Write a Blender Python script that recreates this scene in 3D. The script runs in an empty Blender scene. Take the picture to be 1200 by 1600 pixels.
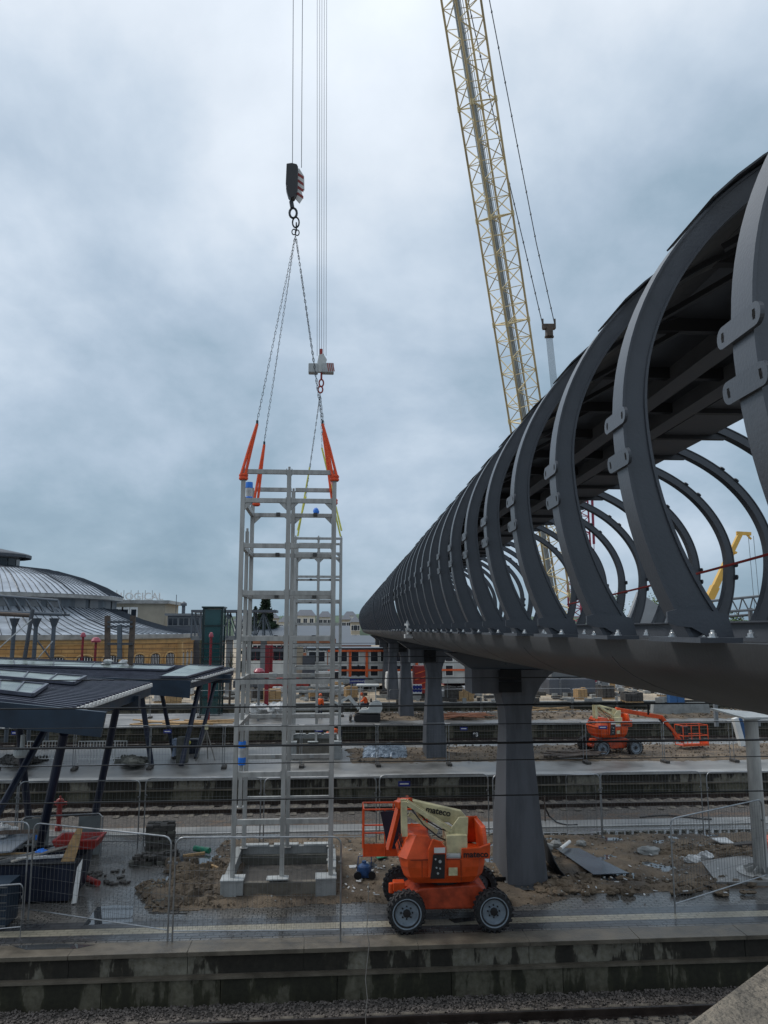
import bpy, math, random
from mathutils import Vector, Matrix, noise as mnoise
R = math.radians
random.seed(7)
SC = bpy.context.scene
COL = SC.collection

# ------------------------------------------------------------------ camera
PITCH = math.atan(183/1200); EYE = 6.6; YAW = R(4.2)
cam = bpy.data.cameras.new('camera'); camo = bpy.data.objects.new('camera', cam); COL.objects.link(camo)
cam.sensor_fit = 'VERTICAL'; cam.sensor_height = 32.0; cam.lens = 32.0*1200/1600
cam.clip_start = 0.05; cam.clip_end = 5000
camo.location = (0, 0, EYE); camo.rotation_euler = (math.pi/2+PITCH, 0, -YAW)
SC.camera = camo

# ------------------------------------------------------------------ world
W = bpy.data.worlds.new('World'); SC.world = W; W.use_nodes = True
SUN_EL, SUN_AZ = R(48), R(-62)      # azimuth from +Y towards +X; the sun sits behind thin cloud at the left
nt = W.node_tree; nt.nodes.clear()
def wn(t, **k):
    n = nt.nodes.new(t)
    for a, b in k.items(): setattr(n, a, b)
    return n
def ramp(n, stops):
    e = n.color_ramp.elements
    while len(e) > 1: e.remove(e[-1])
    e[0].position = stops[0][0]; e[0].color = (*stops[0][1], 1)
    for p, c in stops[1:]:
        x = e.new(p); x.color = (*c, 1)
out = wn('ShaderNodeOutputWorld'); sky = wn('ShaderNodeTexSky', sky_type='NISHITA')
sky.sun_disc = False; sky.sun_elevation = SUN_EL; sky.sun_rotation = SUN_AZ
bg1 = wn('ShaderNodeBackground'); bg1.inputs[1].default_value = 0.07
nt.links.new(sky.outputs[0], bg1.inputs[0])
tc = wn('ShaderNodeTexCoord'); sep = wn('ShaderNodeSeparateXYZ'); nt.links.new(tc.outputs['Generated'], sep.inputs[0])
# project the direction on a cloud deck: (x, y)/(z+k)
addz = wn('ShaderNodeMath', operation='ADD'); addz.inputs[1].default_value = 0.55; nt.links.new(sep.outputs[2], addz.inputs[0])
mx = wn('ShaderNodeMath', operation='MAXIMUM'); mx.inputs[1].default_value = 0.3; nt.links.new(addz.outputs[0], mx.inputs[0])
dx = wn('ShaderNodeMath', operation='DIVIDE'); dy = wn('ShaderNodeMath', operation='DIVIDE')
nt.links.new(sep.outputs[0], dx.inputs[0]); nt.links.new(mx.outputs[0], dx.inputs[1])
nt.links.new(sep.outputs[1], dy.inputs[0]); nt.links.new(mx.outputs[0], dy.inputs[1])
cmb = wn('ShaderNodeCombineXYZ'); nt.links.new(dx.outputs[0], cmb.inputs[0]); nt.links.new(dy.outputs[0], cmb.inputs[1])
n1 = wn('ShaderNodeTexNoise'); n1.inputs['Scale'].default_value = 2.3; n1.inputs['Detail'].default_value = 7; n1.inputs['Roughness'].default_value = .56; n1.inputs['Distortion'].default_value = .15
nt.links.new(cmb.outputs[0], n1.inputs['Vector'])
n2 = wn('ShaderNodeTexNoise'); n2.inputs['Scale'].default_value = 1.0; n2.inputs['Detail'].default_value = 3
mp2 = wn('ShaderNodeMapping'); mp2.inputs['Location'].default_value = (3.3, 1.7, 0); nt.links.new(cmb.outputs[0], mp2.inputs[0]); nt.links.new(mp2.outputs[0], n2.inputs['Vector'])
avg = wn('ShaderNodeMath', operation='ADD'); nt.links.new(n1.outputs[0], avg.inputs[0]); nt.links.new(n2.outputs[0], avg.inputs[1])
half = wn('ShaderNodeMath', operation='MULTIPLY_ADD'); half.inputs[1].default_value = .70; half.inputs[2].default_value = -.20; nt.links.new(avg.outputs[0], half.inputs[0])
# the cloud brightens towards the top of the sky
mr = wn('ShaderNodeMapRange'); mr.inputs[1].default_value = -0.02; mr.inputs[2].default_value = .72; mr.inputs[3].default_value = -.20; mr.inputs[4].default_value = .16
nt.links.new(sep.outputs[2], mr.inputs[0])
ad2 = wn('ShaderNodeMath', operation='ADD'); nt.links.new(half.outputs[0], ad2.inputs[0]); nt.links.new(mr.outputs[0], ad2.inputs[1])
cr = wn('ShaderNodeValToRGB'); nt.links.new(ad2.outputs[0], cr.inputs[0])
ramp(cr, [(.24, (.15, .225, .295)), (.37, (.225, .305, .38)), (.46, (.315, .39, .475)), (.55, (.42, .49, .57)), (.63, (.53, .585, .65)), (.78, (.66, .71, .77))])
bg2 = wn('ShaderNodeBackground'); bg2.inputs[1].default_value = 1.18; nt.links.new(cr.outputs[0], bg2.inputs[0])
mix = wn('ShaderNodeMixShader'); mix.inputs[0].default_value = .92
nt.links.new(bg1.outputs[0], mix.inputs[1]); nt.links.new(bg2.outputs[0], mix.inputs[2]); nt.links.new(mix.outputs[0], out.inputs[0])
W.cycles.sampling_method = 'AUTOMATIC'

sl = bpy.data.lights.new('sun', 'SUN'); sl.energy = 1.5; sl.angle = R(20); sl.color = (1, .96, .9)
so = bpy.data.objects.new('sun', sl); COL.objects.link(so)
sd = Vector((math.sin(SUN_AZ)*math.cos(SUN_EL), math.cos(SUN_AZ)*math.cos(SUN_EL), math.sin(SUN_EL)))
so.rotation_euler = (-sd).to_track_quat('-Z', 'Y').to_euler(); so.location = sd*200
vs = SC.view_settings; vs.view_transform = 'Standard'; vs.look = 'None'; vs.exposure = 0.34; vs.gamma = 1

# ------------------------------------------------------------------ photo geometry: a pixel's ray meets a plane of the place
def ray(px, py):
    x = (px-600)/1200; y = (800-py)/1200
    hy = math.cos(PITCH)-y*math.sin(PITCH); hz = math.sin(PITCH)+y*math.cos(PITCH)
    c, s = math.cos(YAW), math.sin(YAW)
    return Vector((x*c+hy*s, -x*s+hy*c, hz))
def onz(px, py, z=0):
    r = ray(px, py); return Vector((0, 0, EYE))+r*((z-EYE)/r.z)
def onY(px, py, Y):
    r = ray(px, py); return Vector((0, 0, EYE))+r*(Y/r.y)

# ------------------------------------------------------------------ materials
def mat(name, color, rough=.7, metal=0., var=.25, scale=3., bump=.0, bscale=40., c2=None, detail=4, stretch=None, trans=0, alpha=1, spec=.5, coat=0):
    m = bpy.data.materials.new(name); m.use_nodes = True; t = m.node_tree; b = t.nodes['Principled BSDF']
    b.inputs['Roughness'].default_value = rough; b.inputs['Metallic'].default_value = metal
    b.inputs['Transmission Weight'].default_value = trans; b.inputs['Alpha'].default_value = alpha
    b.inputs['Specular IOR Level'].default_value = spec; b.inputs['Coat Weight'].default_value = coat
    co = t.nodes.new('ShaderNodeTexCoord'); mp = t.nodes.new('ShaderNodeMapping'); t.links.new(co.outputs['Object'], mp.inputs[0])
    if stretch: mp.inputs['Scale'].default_value = stretch
    nz = t.nodes.new('ShaderNodeTexNoise'); nz.inputs['Scale'].default_value = scale; nz.inputs['Detail'].default_value = detail; nz.inputs['Roughness'].default_value = .6
    t.links.new(mp.outputs[0], nz.inputs['Vector'])
    r_ = t.nodes.new('ShaderNodeValToRGB'); c = Vector(color)
    d = c2 if c2 else tuple(c*(1-var*1.3))
    ramp(r_, [(.32, tuple(d)), (.62, tuple(c*(1+var*.35)))])
    t.links.new(nz.outputs[0], r_.inputs[0]); t.links.new(r_.outputs[0], b.inputs['Base Color'])
    rr = t.nodes.new('ShaderNodeMapRange'); rr.inputs[1].default_value = .3; rr.inputs[2].default_value = .7
    rr.inputs[3].default_value = max(.03, rough*.8); rr.inputs[4].default_value = min(1, rough*1.15); t.links.new(nz.outputs[0], rr.inputs[0]); t.links.new(rr.outputs[0], b.inputs['Roughness'])
    if bump:
        n_ = t.nodes.new('ShaderNodeTexNoise'); n_.inputs['Scale'].default_value = bscale; n_.inputs['Detail'].default_value = 6; t.links.new(co.outputs['Object'], n_.inputs['Vector'])
        bp = t.nodes.new('ShaderNodeBump'); bp.inputs['Strength'].default_value = bump; bp.inputs['Distance'].default_value = .05; t.links.new(n_.outputs[0], bp.inputs['Height']); t.links.new(bp.outputs[0], b.inputs['Normal'])
    m.diffuse_color = (*color, 1); return m

def brickmat(name, c1, c2, mortar, bw, bh, msize=.012, rough=.5, wet=0., bump=.4, vert=False, grime=.5, rot=0., squash=None):
    m = bpy.data.materials.new(name); m.use_nodes = True; t = m.node_tree; b = t.nodes['Principled BSDF']
    co = t.nodes.new('ShaderNodeTexCoord'); mp = t.nodes.new('ShaderNodeMapping'); t.links.new(co.outputs['Object'], mp.inputs[0])
    mp.inputs['Rotation'].default_value = (R(90) if vert else 0, 0, rot)
    bk = t.nodes.new('ShaderNodeTexBrick'); bk.inputs['Scale'].default_value = 1; bk.inputs['Brick Width'].default_value = bw; bk.inputs['Row Height'].default_value = bh
    bk.inputs['Mortar Size'].default_value = msize; bk.inputs['Color1'].default_value = (*c1, 1); bk.inputs['Color2'].default_value = (*c2, 1); bk.inputs['Mortar'].default_value = (*mortar, 1)
    bk.inputs['Mortar Smooth'].default_value = .3
    t.links.new(mp.outputs[0], bk.inputs['Vector'])
    nz = t.nodes.new('ShaderNodeTexNoise'); nz.inputs['Scale'].default_value = .45; nz.inputs['Detail'].default_value = 7; nz.inputs['Roughness'].default_value = .62; t.links.new(co.outputs['Object'], nz.inputs['Vector'])
    g = t.nodes.new('ShaderNodeValToRGB'); ramp(g, [(.35, (1-grime,)*3), (.6, (1, 1, 1))]); t.links.new(nz.outputs[0], g.inputs[0])
    mu = t.nodes.new('ShaderNodeMixRGB'); mu.blend_type = 'MULTIPLY'; mu.inputs[0].default_value = 1; t.links.new(bk.outputs[0], mu.inputs[1]); t.links.new(g.outputs[0], mu.inputs[2]); t.links.new(mu.outputs[0], b.inputs['Base Color'])
    rr = t.nodes.new('ShaderNodeMapRange'); rr.inputs[1].default_value = .42; rr.inputs[2].default_value = .58; rr.inputs[3].default_value = rough*(1-wet); rr.inputs[4].default_value = rough
    n3 = t.nodes.new('ShaderNodeTexNoise'); n3.inputs['Scale'].default_value = .6; n3.inputs['Detail'].default_value = 3
    t.links.new(co.outputs['Object'], n3.inputs['Vector']); t.links.new(n3.outputs[0], rr.inputs[0]); t.links.new(rr.outputs[0], b.inputs['Roughness'])
    bp = t.nodes.new('ShaderNodeBump'); bp.inputs['Strength'].default_value = bump; bp.inputs['Distance'].default_value = .01; bp.invert = True
    t.links.new(bk.outputs['Fac'], bp.inputs['Height']); t.links.new(bp.outputs[0], b.inputs['Normal'])
    return m

def wallmat(name, light, dark, panel=2.4):
    """weathered retaining wall: pale worn concrete with black-green runs, moss and panel joints"""
    m = bpy.data.materials.new(name); m.use_nodes = True; t = m.node_tree; b = t.nodes['Principled BSDF']; b.inputs['Roughness'].default_value = .75
    co = t.nodes.new('ShaderNodeTexCoord')
    def nz(scale, sc, det=5, loc=(0, 0, 0)):
        mp = t.nodes.new('ShaderNodeMapping'); mp.inputs['Scale'].default_value = sc; mp.inputs['Location'].default_value = loc; t.links.new(co.outputs['Object'], mp.inputs[0])
        n = t.nodes.new('ShaderNodeTexNoise'); n.inputs['Scale'].default_value = scale; n.inputs['Detail'].default_value = det; n.inputs['Roughness'].default_value = .6; t.links.new(mp.outputs[0], n.inputs['Vector']); return n
    a = nz(1.6, (1.3, 1, .35)); a2 = nz(.45, (1, 1, .6), 3, (4, 0, 0)); ad = t.nodes.new('ShaderNodeMath'); ad.operation = 'ADD'; t.links.new(a.outputs[0], ad.inputs[0]); t.links.new(a2.outputs[0], ad.inputs[1])
    r_ = t.nodes.new('ShaderNodeValToRGB'); ramp(r_, [(.475, dark), (.515, tuple(Vector(dark)*1.7)), (.53, tuple(Vector(light)*.7)), (.62, light)])
    hf = t.nodes.new('ShaderNodeMath'); hf.operation = 'MULTIPLY'; hf.inputs[1].default_value = .5; t.links.new(ad.outputs[0], hf.inputs[0]); t.links.new(hf.outputs[0], r_.inputs[0])
    n4 = nz(9, (1, 1, 1), 6); r4 = t.nodes.new('ShaderNodeValToRGB'); ramp(r4, [(.3, (.6, .58, .5)), (.65, (1.1, 1.1, 1.1))]); t.links.new(n4.outputs[0], r4.inputs[0])
    mu = t.nodes.new('ShaderNodeMixRGB'); mu.blend_type = 'MULTIPLY'; mu.inputs[0].default_value = 1; t.links.new(r_.outputs[0], mu.inputs[1]); t.links.new(r4.outputs[0], mu.inputs[2])
    t.links.new(mu.outputs[0], b.inputs['Base Color'])
    bp = t.nodes.new('ShaderNodeBump'); bp.inputs['Strength'].default_value = .3; bp.inputs['Distance'].default_value = .02; t.links.new(n4.outputs[0], bp.inputs['Height']); t.links.new(bp.outputs[0], b.inputs['Normal'])
    return m

M = {}
M['steel_dark'] = mat('charcoal_paint', (.066, .073, .086), .34, .0, .12, 2.2, .05, 60)
M['steel_roof'] = mat('dark_roof_paint', (.035, .038, .045), .5, .0, .2, 2)
M['girder'] = mat('girder_paint', (.060, .061, .063), .45, .0, .3, 1.1, .05, 30, stretch=(1, .5, 1), detail=9)
M['purlin'] = mat('grey_purlin_and_lit_strip', (.13, .14, .16), .5, 0, .15, 2)  # also colours the ceiling strip where falling light is painted in
M['rope_band'] = mat('pale_rope_band', (.60, .68, .74), .5, 0, .1, 1)
M['pillar'] = mat('pillar_paint', (.088, .093, .106), .5, .0, .28, 1.6, .05, 30, stretch=(2.2, 2.2, .35), detail=9)
M['bolt'] = mat('galvanised_bolt', (.7, .7, .7), .3, .9, .1)
M['hole'] = mat('black_recess', (.004, .004, .005), .8)
M['frame_grey'] = mat('light_grey_primer', (.36, .36, .345), .45, .0, .26, 1.8, .04, 30, stretch=(3, 3, .6), detail=9)
M['weld'] = mat('dark_weld_plate', (.06, .06, .06), .5)
M['concrete'] = mat('fresh_concrete', (.27, .28, .275), .75, 0, .2, 2.5, .25, 25)
M['plinth_wall'] = mat('damp_plinth_wall', (.15, .135, .11), .8, 0, .3, 2.5, .3, 25)
M['concrete_cap'] = mat('wet_concrete_cap', (.38, .40, .40), .5, 0, .15, 4, .1)
M['concrete_dark'] = mat('damp_concrete', (.105, .105, .09), .7, 0, .4, 1.4, .3, 14)
M['coping'] = mat('worn_coping_stone', (.125, .108, .083), .45, 0, .35, 2, .2, 20)
M['coping_far'] = mat('pale_coping_stone', (.30, .30, .29), .4, 0, .3, .8, .1)
M['wall'] = wallmat('stained_wall', (.22, .205, .165), (.020, .017, .012))
M['wall_low'] = wallmat('mossy_wall', (.135, .125, .09), (.022, .021, .011))
M['paving'] = brickmat('wet_block_paving', (.125, .12, .112), (.17, .163, .152), (.035, .035, .032), .22, .11, .012, .38, .62, .5, grime=.5)
M['paving_dark'] = brickmat('dark_block_paving', (.055, .058, .062), (.08, .084, .09), (.02, .02, .02), .3, .15, .012, .35, .5, .5, grime=.4)
M['tactile'] = brickmat('cream_tactile_paving', (.30, .275, .21), (.36, .33, .25), (.19, .17, .13), .22, .12, .012, .45, .4, .5, grime=.3)
M['slab'] = mat('wet_platform_slab', (.21, .205, .195), .4, 0, .35, .7, .08, 15)
M['dirt'] = mat('disturbed_earth', (.165, .125, .085), .85, 0, .5, .9, 1., 26, c2=(.045, .034, .024), detail=14)
M['sand'] = mat('sandy_site_ground', (.40, .33, .24), .85, 0, .3, .35, .4, 5, c2=(.17, .14, .105), detail=9)
M['brownbed'] = mat('brown_ballast_fines', (.105, .075, .055), .85, 0, .4, 1.5, .6, 30)
M['ballast'] = mat('track_ballast', (.10, .088, .078), .85, 0, .6, 9, 1, 26, c2=(.02, .018, .016), detail=8)
M['stone'] = mat('ballast_stone', (.145, .125, .112), .8, 0, .45, 5, .2)
M['stone_dark'] = mat('dark_stone', (.06, .055, .05), .8, 0, .45, 5)
M['rail'] = mat('worn_rail_steel', (.055, .04, .034), .4, .5, .3, 3)
M['rail_top'] = mat('rail_head', (.10, .095, .095), .35, .8, .1)
M['sleeper'] = mat('concrete_sleeper', (.13, .115, .095), .8, 0, .6, 2, .3)
M['galv'] = mat('galvanised_tube', (.33, .34, .35), .35, .8, .2, 5)
M['galv_dull'] = mat('dull_fence_wire', (.18, .185, .19), .45, .6, .2, 5)
M['ground'] = mat('gravelly_ground', (.16, .135, .105), .9, 0, .4, .12, .5, 3, detail=9)
M['orange'] = mat('orange_lift_paint', (.70, .085, .014), .42, 0, .30, 2.2, .03, 30, detail=10)
M['orange_dirty'] = mat('dusty_orange_paint', (.46, .06, .018), .5, 0, .35, 4, .05, 40)
M['cream'] = mat('cream_lift_paint', (.64, .58, .35), .45, 0, .32, 3, .03, detail=10)
M['rubber'] = mat('tyre_rubber', (.022, .022, .024), .75, 0, .4, 8, .3, 40)
M['rim'] = mat('grey_wheel_rim', (.26, .31, .36), .45, .1, .2, 6)
M['black'] = mat('black_plastic', (.012, .012, .014), .45)
M['navy'] = mat('navy_sheet', (.008, .013, .030), .5, 0, .3, 2)
M['white'] = mat('white_paint', (.72, .72, .70), .5, 0, .12, 2)
M['yellow_crane'] = mat('yellow_crane_paint', (.74, .60, .33), .5, 0, .2, 1)
M['brown_crane'] = mat('weathered_chord_paint', (.55, .42, .22), .5, 0, .3, .25)
M['yellow_telescopic'] = mat('golden_crane_paint', (.66, .40, .08), .45, 0, .15, .5)
M['red_crane'] = mat('maroon_crane_paint', (.25, .02, .05), .5)
M['rope'] = mat('steel_rope', (.10, .11, .12), .5, .5, .1)
M['chain'] = mat('dark_chain', (.045, .05, .055), .5, .6)
M['sling'] = mat('orange_lifting_sling', (.78, .09, .025), .75, 0, .25, 12, .3)
M['yellow_sling'] = mat('yellow_lifting_sling', (.62, .60, .10), .7)
M['blue'] = mat('blue_wrap', (.02, .20, .75), .5, 0, .1)
M['wire'] = mat('overhead_wire', (.012, .013, .015), .5, .3)
M['canopy'] = mat('navy_canopy_panel', (.012, .028, .050), .38, 0, .25, 1.2, .03)
M['slat'] = mat('canopy_slat', (.085, .09, .12), .35, .2, .25, 2)
M['canopy_post'] = mat('navy_canopy_post', (.014, .020, .042), .42, .1, .2, 2)
M['glassroof'] = mat('algae_glass_roof', (.21, .26, .25), .3, 0, .35, .9, 0, detail=8)
M['zinc'] = mat('zinc_roof', (.42, .47, .53), .33, .5, .25, .35)
M['zinc_dark'] = mat('dark_zinc_seam', (.05, .06, .075), .5, .2)
M['zinc_wall'] = mat('grey_drum_cladding', (.10, .12, .14), .6, 0, .3, .5, stretch=(6, 6, .3))
M['ochre'] = brickmat('ochre_sandstone', (.44, .24, .085), (.52, .31, .12), (.28, .16, .06), 1.1, .42, .03, .8, 0, .3, vert=True, grime=.35)
M['ochre_trim'] = mat('pale_ochre_stone', (.50, .32, .14), .8, 0, .2, 1)
M['window'] = mat('dark_window_glass', (.02, .025, .035), .15, 0, .3, .4)
M['window_white'] = mat('white_window_bar', (.6, .6, .6), .6)
M['beige'] = mat('beige_render', (.36, .32, .25), .8, 0, .15, .5, .1)
M['beige_pale'] = mat('pale_render', (.55, .52, .44), .8, 0, .12, .5)
M['grey_wall'] = mat('grey_facade', (.17, .18, .19), .7, 0, .2, .3)
M['slate'] = mat('slate_roof', (.085, .095, .115), .55, 0, .25, .4)
M['slate_light'] = mat('pale_metal_roof', (.10, .12, .145), .5, .1, .2, .2)
M['brickred'] = mat('brick_red', (.36, .15, .08), .8, 0, .2, 1)
M['lift_glass'] = mat('green_lift_glass', (.02, .07, .075), .1, 0, .2, .3)
M['lift_steel'] = mat('dark_green_steel', (.012, .030, .032), .4, .2)
M['office_white'] = mat('container_office_panel', (.52, .54, .53), .6, 0, .12, .8)
M['office_orange'] = mat('orange_office_frame', (.75, .13, .03), .5)
M['red'] = mat('red_paint', (.30, .025, .02), .5, 0, .2, 3)
M['maroon'] = mat('maroon_container', (.16, .018, .03), .55, 0, .25, 1)
M['container_blue'] = mat('blue_container', (.03, .10, .24), .5, 0, .25, 1)
M['blue_bright'] = mat('bright_blue_plastic', (.02, .12, .50), .5)
M['wood'] = mat('raw_timber', (.42, .27, .13), .75, 0, .35, 4, .1, stretch=(1, 6, 6))
M['wood_dark'] = mat('weathered_timber', (.10, .075, .06), .8, 0, .4, 3, .2)
M['wood_grey'] = mat('grey_timber', (.24, .23, .21), .8, 0, .3, 3)
M['barrier'] = mat('grey_plastic_panel', (.15, .165, .165), .5, 0, .25, 2)
M['signblue'] = mat('navy_sign', (.012, .025, .20), .4)
M['hivis'] = mat('hi_vis_orange', (.85, .12, .02), .7, 0, .15, 8)
M['trouser'] = mat('navy_workwear', (.012, .016, .035), .8)
M['skin'] = mat('skin', (.45, .26, .18), .6)
M['pale_cloth'] = mat('pale_blue_cloth', (.35, .42, .55), .8)
M['helmet_y'] = mat('yellow_helmet', (.55, .50, .05), .4)
M['helmet_o'] = mat('orange_helmet', (.8, .13, .03), .4)
M['tarp'] = mat('silver_blue_tarp', (.22, .27, .33), .3, .2, .6, 3.5, .8, 9, c2=(.06, .085, .12))
M['bag'] = mat('white_plastic_sheet', (.55, .56, .56), .45, 0, .3, 4, .4, 8)
M['leaf'] = mat('dark_needles', (.030, .055, .028), .8, 0, .5, .8)
M['leaf2'] = mat('spring_leaves', (.13, .19, .055), .8, 0, .5, .6)
M['leaf_bush'] = mat('bush_leaves', (.06, .11, .03), .8, 0, .5, .6)
M['bark'] = mat('bark', (.07, .055, .04), .9)
M['hill'] = mat('wooded_hill', (.075, .12, .075), .9, 0, .6, .03, .3, .2, detail=10)
M['pink'] = mat('red_lamp_globe', (.36, .07, .10), .35)
M['green_pipe'] = mat('green_plastic_pipe', (.02, .20, .12), .4)
M['wing_grey'] = mat('pale_grey_panel', (.30, .31, .32), .6, 0, .15, .4)
M['darkred_post'] = mat('crimson_post', (.22, .012, .02), .5)
M['parapet'] = mat('lichened_stone_coping', (.22, .19, .15), .85, 0, .45, 7, .8, 60, c2=(.10, .09, .075), detail=10)
M['pump'] = mat('blue_pump_paint', (.03, .09, .24), .4, 0, .3, 9)
M['text_dark'] = mat('dark_lettering', (.015, .012, .014), .5)
M['text_red'] = mat('maroon_lettering', (.20, .02, .012), .5)
M['text_white'] = mat('white_lettering', (.8, .8, .8), .5)

# ------------------------------------------------------------------ mesh builder
def wmat(o):
    m = o.matrix_basis.copy(); p = o.parent
    while p is not None: m = p.matrix_basis @ m; p = p.parent
    return m
class MB:
    def __init__(s): s.v = []; s.f = []; s.mi = []; s.cur = 0
    def add(s, vs_, fs):
        n = len(s.v); s.v += [tuple(v) for v in vs_]; s.f += [tuple(i+n for i in f) for f in fs]; s.mi += [s.cur]*len(fs); return s
    def box(s, a, b):
        (x0, y0, z0), (x1, y1, z1) = a, b
        if x0 > x1: x0, x1 = x1, x0
        if y0 > y1: y0, y1 = y1, y0
        if z0 > z1: z0, z1 = z1, z0
        return s.add([(x0, y0, z0), (x1, y0, z0), (x1, y1, z0), (x0, y1, z0), (x0, y0, z1), (x1, y0, z1), (x1, y1, z1), (x0, y1, z1)],
                     [(0, 3, 2, 1), (4, 5, 6, 7), (0, 1, 5, 4), (1, 2, 6, 5), (2, 3, 7, 6), (3, 0, 4, 7)])
    def cbox(s, c, sz, rot=None):
        h = Vector(sz)/2; n = len(s.v); s.box(-h, h)
        for i in range(n, len(s.v)):
            p = Vector(s.v[i])
            if rot is not None: p = rot @ p
            s.v[i] = tuple(p+Vector(c))
        return s
    def bar(s, p, q, w, h=None, up=(0, 0, 1)):
        """rectangular bar from p to q, w sideways, h along up"""
        h = h or w; p = Vector(p); q = Vector(q); d = (q-p)
        if d.length < 1e-6: return s
        d.normalize(); u = Vector(up)
        if abs(d.dot(u)) > .98: u = Vector((0, 1, 0)) if abs(d.y) < .9 else Vector((1, 0, 0))
        x = d.cross(u).normalized(); u = x.cross(d).normalized()
        vs_ = [c+x*a*w/2+u*b*h/2 for c in (p, q) for a, b in ((-1, -1), (1, -1), (1, 1), (-1, 1))]
        return s.add(vs_, [(0, 1, 2, 3), (7, 6, 5, 4), (0, 4, 5, 1), (1, 5, 6, 2), (2, 6, 7, 3), (3, 7, 4, 0)])
    def tube(s, p, q, r, n=8, r2=None, cap=True):
        p = Vector(p); q = Vector(q); d = (q-p)
        if d.length < 1e-7: return s
        d.normalize(); u = Vector((0, 0, 1)) if abs(d.z) < .95 else Vector((1, 0, 0)); x = d.cross(u).normalized(); y = d.cross(x)
        r2 = r if r2 is None else r2
        vs_ = []
        for c, rr in ((p, r), (q, r2)):
            vs_ += [c+(x*math.cos(2*math.pi*k/n)+y*math.sin(2*math.pi*k/n))*rr for k in range(n)]
        fs = [(k, (k+1) % n, n+(k+1) % n, n+k) for k in range(n)]
        if cap: fs += [tuple(range(n-1, -1, -1)), tuple(range(n, 2*n))]
        return s.add(vs_, fs)
    def path(s, pts, r, n=6):
        pts = [Vector(p) for p in pts]
        base = len(s.v); vs_ = []; fs = []
        prev = None
        for i, p in enumerate(pts):
            d = (pts[min(i+1, len(pts)-1)]-pts[max(i-1, 0)]).normalized()
            if prev is None:
                u = Vector((0, 0, 1)) if abs(d.z) < .9 else Vector((1, 0, 0)); x = d.cross(u).normalized()
            else:
                x = (prev-d*prev.dot(d)).normalized()
            prev = x; y = d.cross(x)
            vs_ += [p+(x*math.cos(2*math.pi*k/n)+y*math.sin(2*math.pi*k/n))*r for k in range(n)]
        for i in range(len(pts)-1):
            fs += [(i*n+k, i*n+(k+1) % n, (i+1)*n+(k+1) % n, (i+1)*n+k) for k in range(n)]
        fs += [tuple(range(n-1, -1, -1)), tuple((len(pts)-1)*n+k for k in range(n))]
        return s.add(vs_, fs)
    def prism(s, poly, d0, d1, axis='z'):
        """2-D polygon extruded from d0 to d1 along axis; poly is (x,y) for z, (x,z) for y, (y,z) for x"""
        def P(a, b, d): return {'z': (a, b, d), 'y': (a, d, b), 'x': (d, a, b)}[axis]
        n = len(poly)
        vs_ = [P(a, b, d0) for a, b in poly]+[P(a, b, d1) for a, b in poly]
        return s.add(vs_, [tuple(range(n-1, -1, -1)), tuple(range(n, 2*n))]+[(k, (k+1) % n, n+(k+1) % n, n+k) for k in range(n)])
    def lathe(s, prof, c=(0, 0, 0), n=24, axis='z', a0=0, a1=2*math.pi):
        full = abs(a1-a0-2*math.pi) < 1e-6; m = n if full else n+1; vs_ = []
        for r, h in prof:
            for k in range(m):
                a = a0+(a1-a0)*k/n; x, y = r*math.cos(a), r*math.sin(a)
                v = {'z': (x, y, h), 'y': (x, h, y), 'x': (h, x, y)}[axis]; vs_.append(Vector(v)+Vector(c))
        fs = []
        for i in range(len(prof)-1):
            for k in range(n):
                k2 = (k+1) % m; fs.append((i*m+k, i*m+k2, (i+1)*m+k2, (i+1)*m+k))
        return s.add(vs_, fs)
    def ell(s, c, r, seg=10, rings=6, jit=0):
        vs_ = []; fs = []
        for i in range(rings+1):
            t = math.pi*i/rings
            for k in range(seg):
                a = 2*math.pi*k/seg; j = 1+random.uniform(-jit, jit)
                vs_.append((c[0]+r[0]*math.sin(t)*math.cos(a)*j, c[1]+r[1]*math.sin(t)*math.sin(a)*j, c[2]+r[2]*math.cos(t)*j))
        for i in range(rings):
            for k in range(seg): fs.append((i*seg+k, (i+1)*seg+k, (i+1)*seg+(k+1) % seg, i*seg+(k+1) % seg))
        return s.add(vs_, fs)
    def quad(s, a, b, c, d): return s.add([a, b, c, d], [(0, 1, 2, 3)])
    def slabq(s, a, b, c, d, t):
        """four-corner plate with thickness t downward"""
        a, b, c, d = map(Vector, (a, b, c, d)); z = Vector((0, 0, -t))
        return s.add([a, b, c, d, a+z, b+z, c+z, d+z], [(0, 1, 2, 3), (7, 6, 5, 4), (0, 4, 5, 1), (1, 5, 6, 2), (2, 6, 7, 3), (3, 7, 4, 0)])
    def build(s, name, m, parent=None, world=True, smooth=False, bevel=0, recalc=True):
        me = bpy.data.meshes.new(name); vv = s.v
        if parent is not None and world:
            inv = wmat(parent).inverted(); vv = [tuple(inv @ Vector(v)) for v in s.v]
        me.from_pydata(vv, [], s.f); ms = m if isinstance(m, (list, tuple)) else [m]
        for x in ms: me.materials.append(M[x] if isinstance(x, str) else x)
        if len(ms) > 1: me.polygons.foreach_set('material_index', s.mi)
        if recalc:
            import bmesh
            bm = bmesh.new(); bm.from_mesh(me); bmesh.ops.recalc_face_normals(bm, faces=bm.faces); bm.to_mesh(me); bm.free()
        if smooth:
            me.polygons.foreach_set('use_smooth', [True]*len(me.polygons)); me.set_sharp_from_angle(angle=R(38))
        me.update(); o = bpy.data.objects.new(name, me); COL.objects.link(o); o.parent = parent
        if bevel:
            b = o.modifiers.new('bevel', 'BEVEL'); b.width = bevel; b.segments = 2; b.limit_method = 'ANGLE'; b.angle_limit = R(35)
        return o
def tag(o, label, cat, group=None, kind=None):
    if label: o['label'] = label
    if cat: o['category'] = cat
    if group: o['group'] = group
    if kind: o['kind'] = kind
    return o
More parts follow.
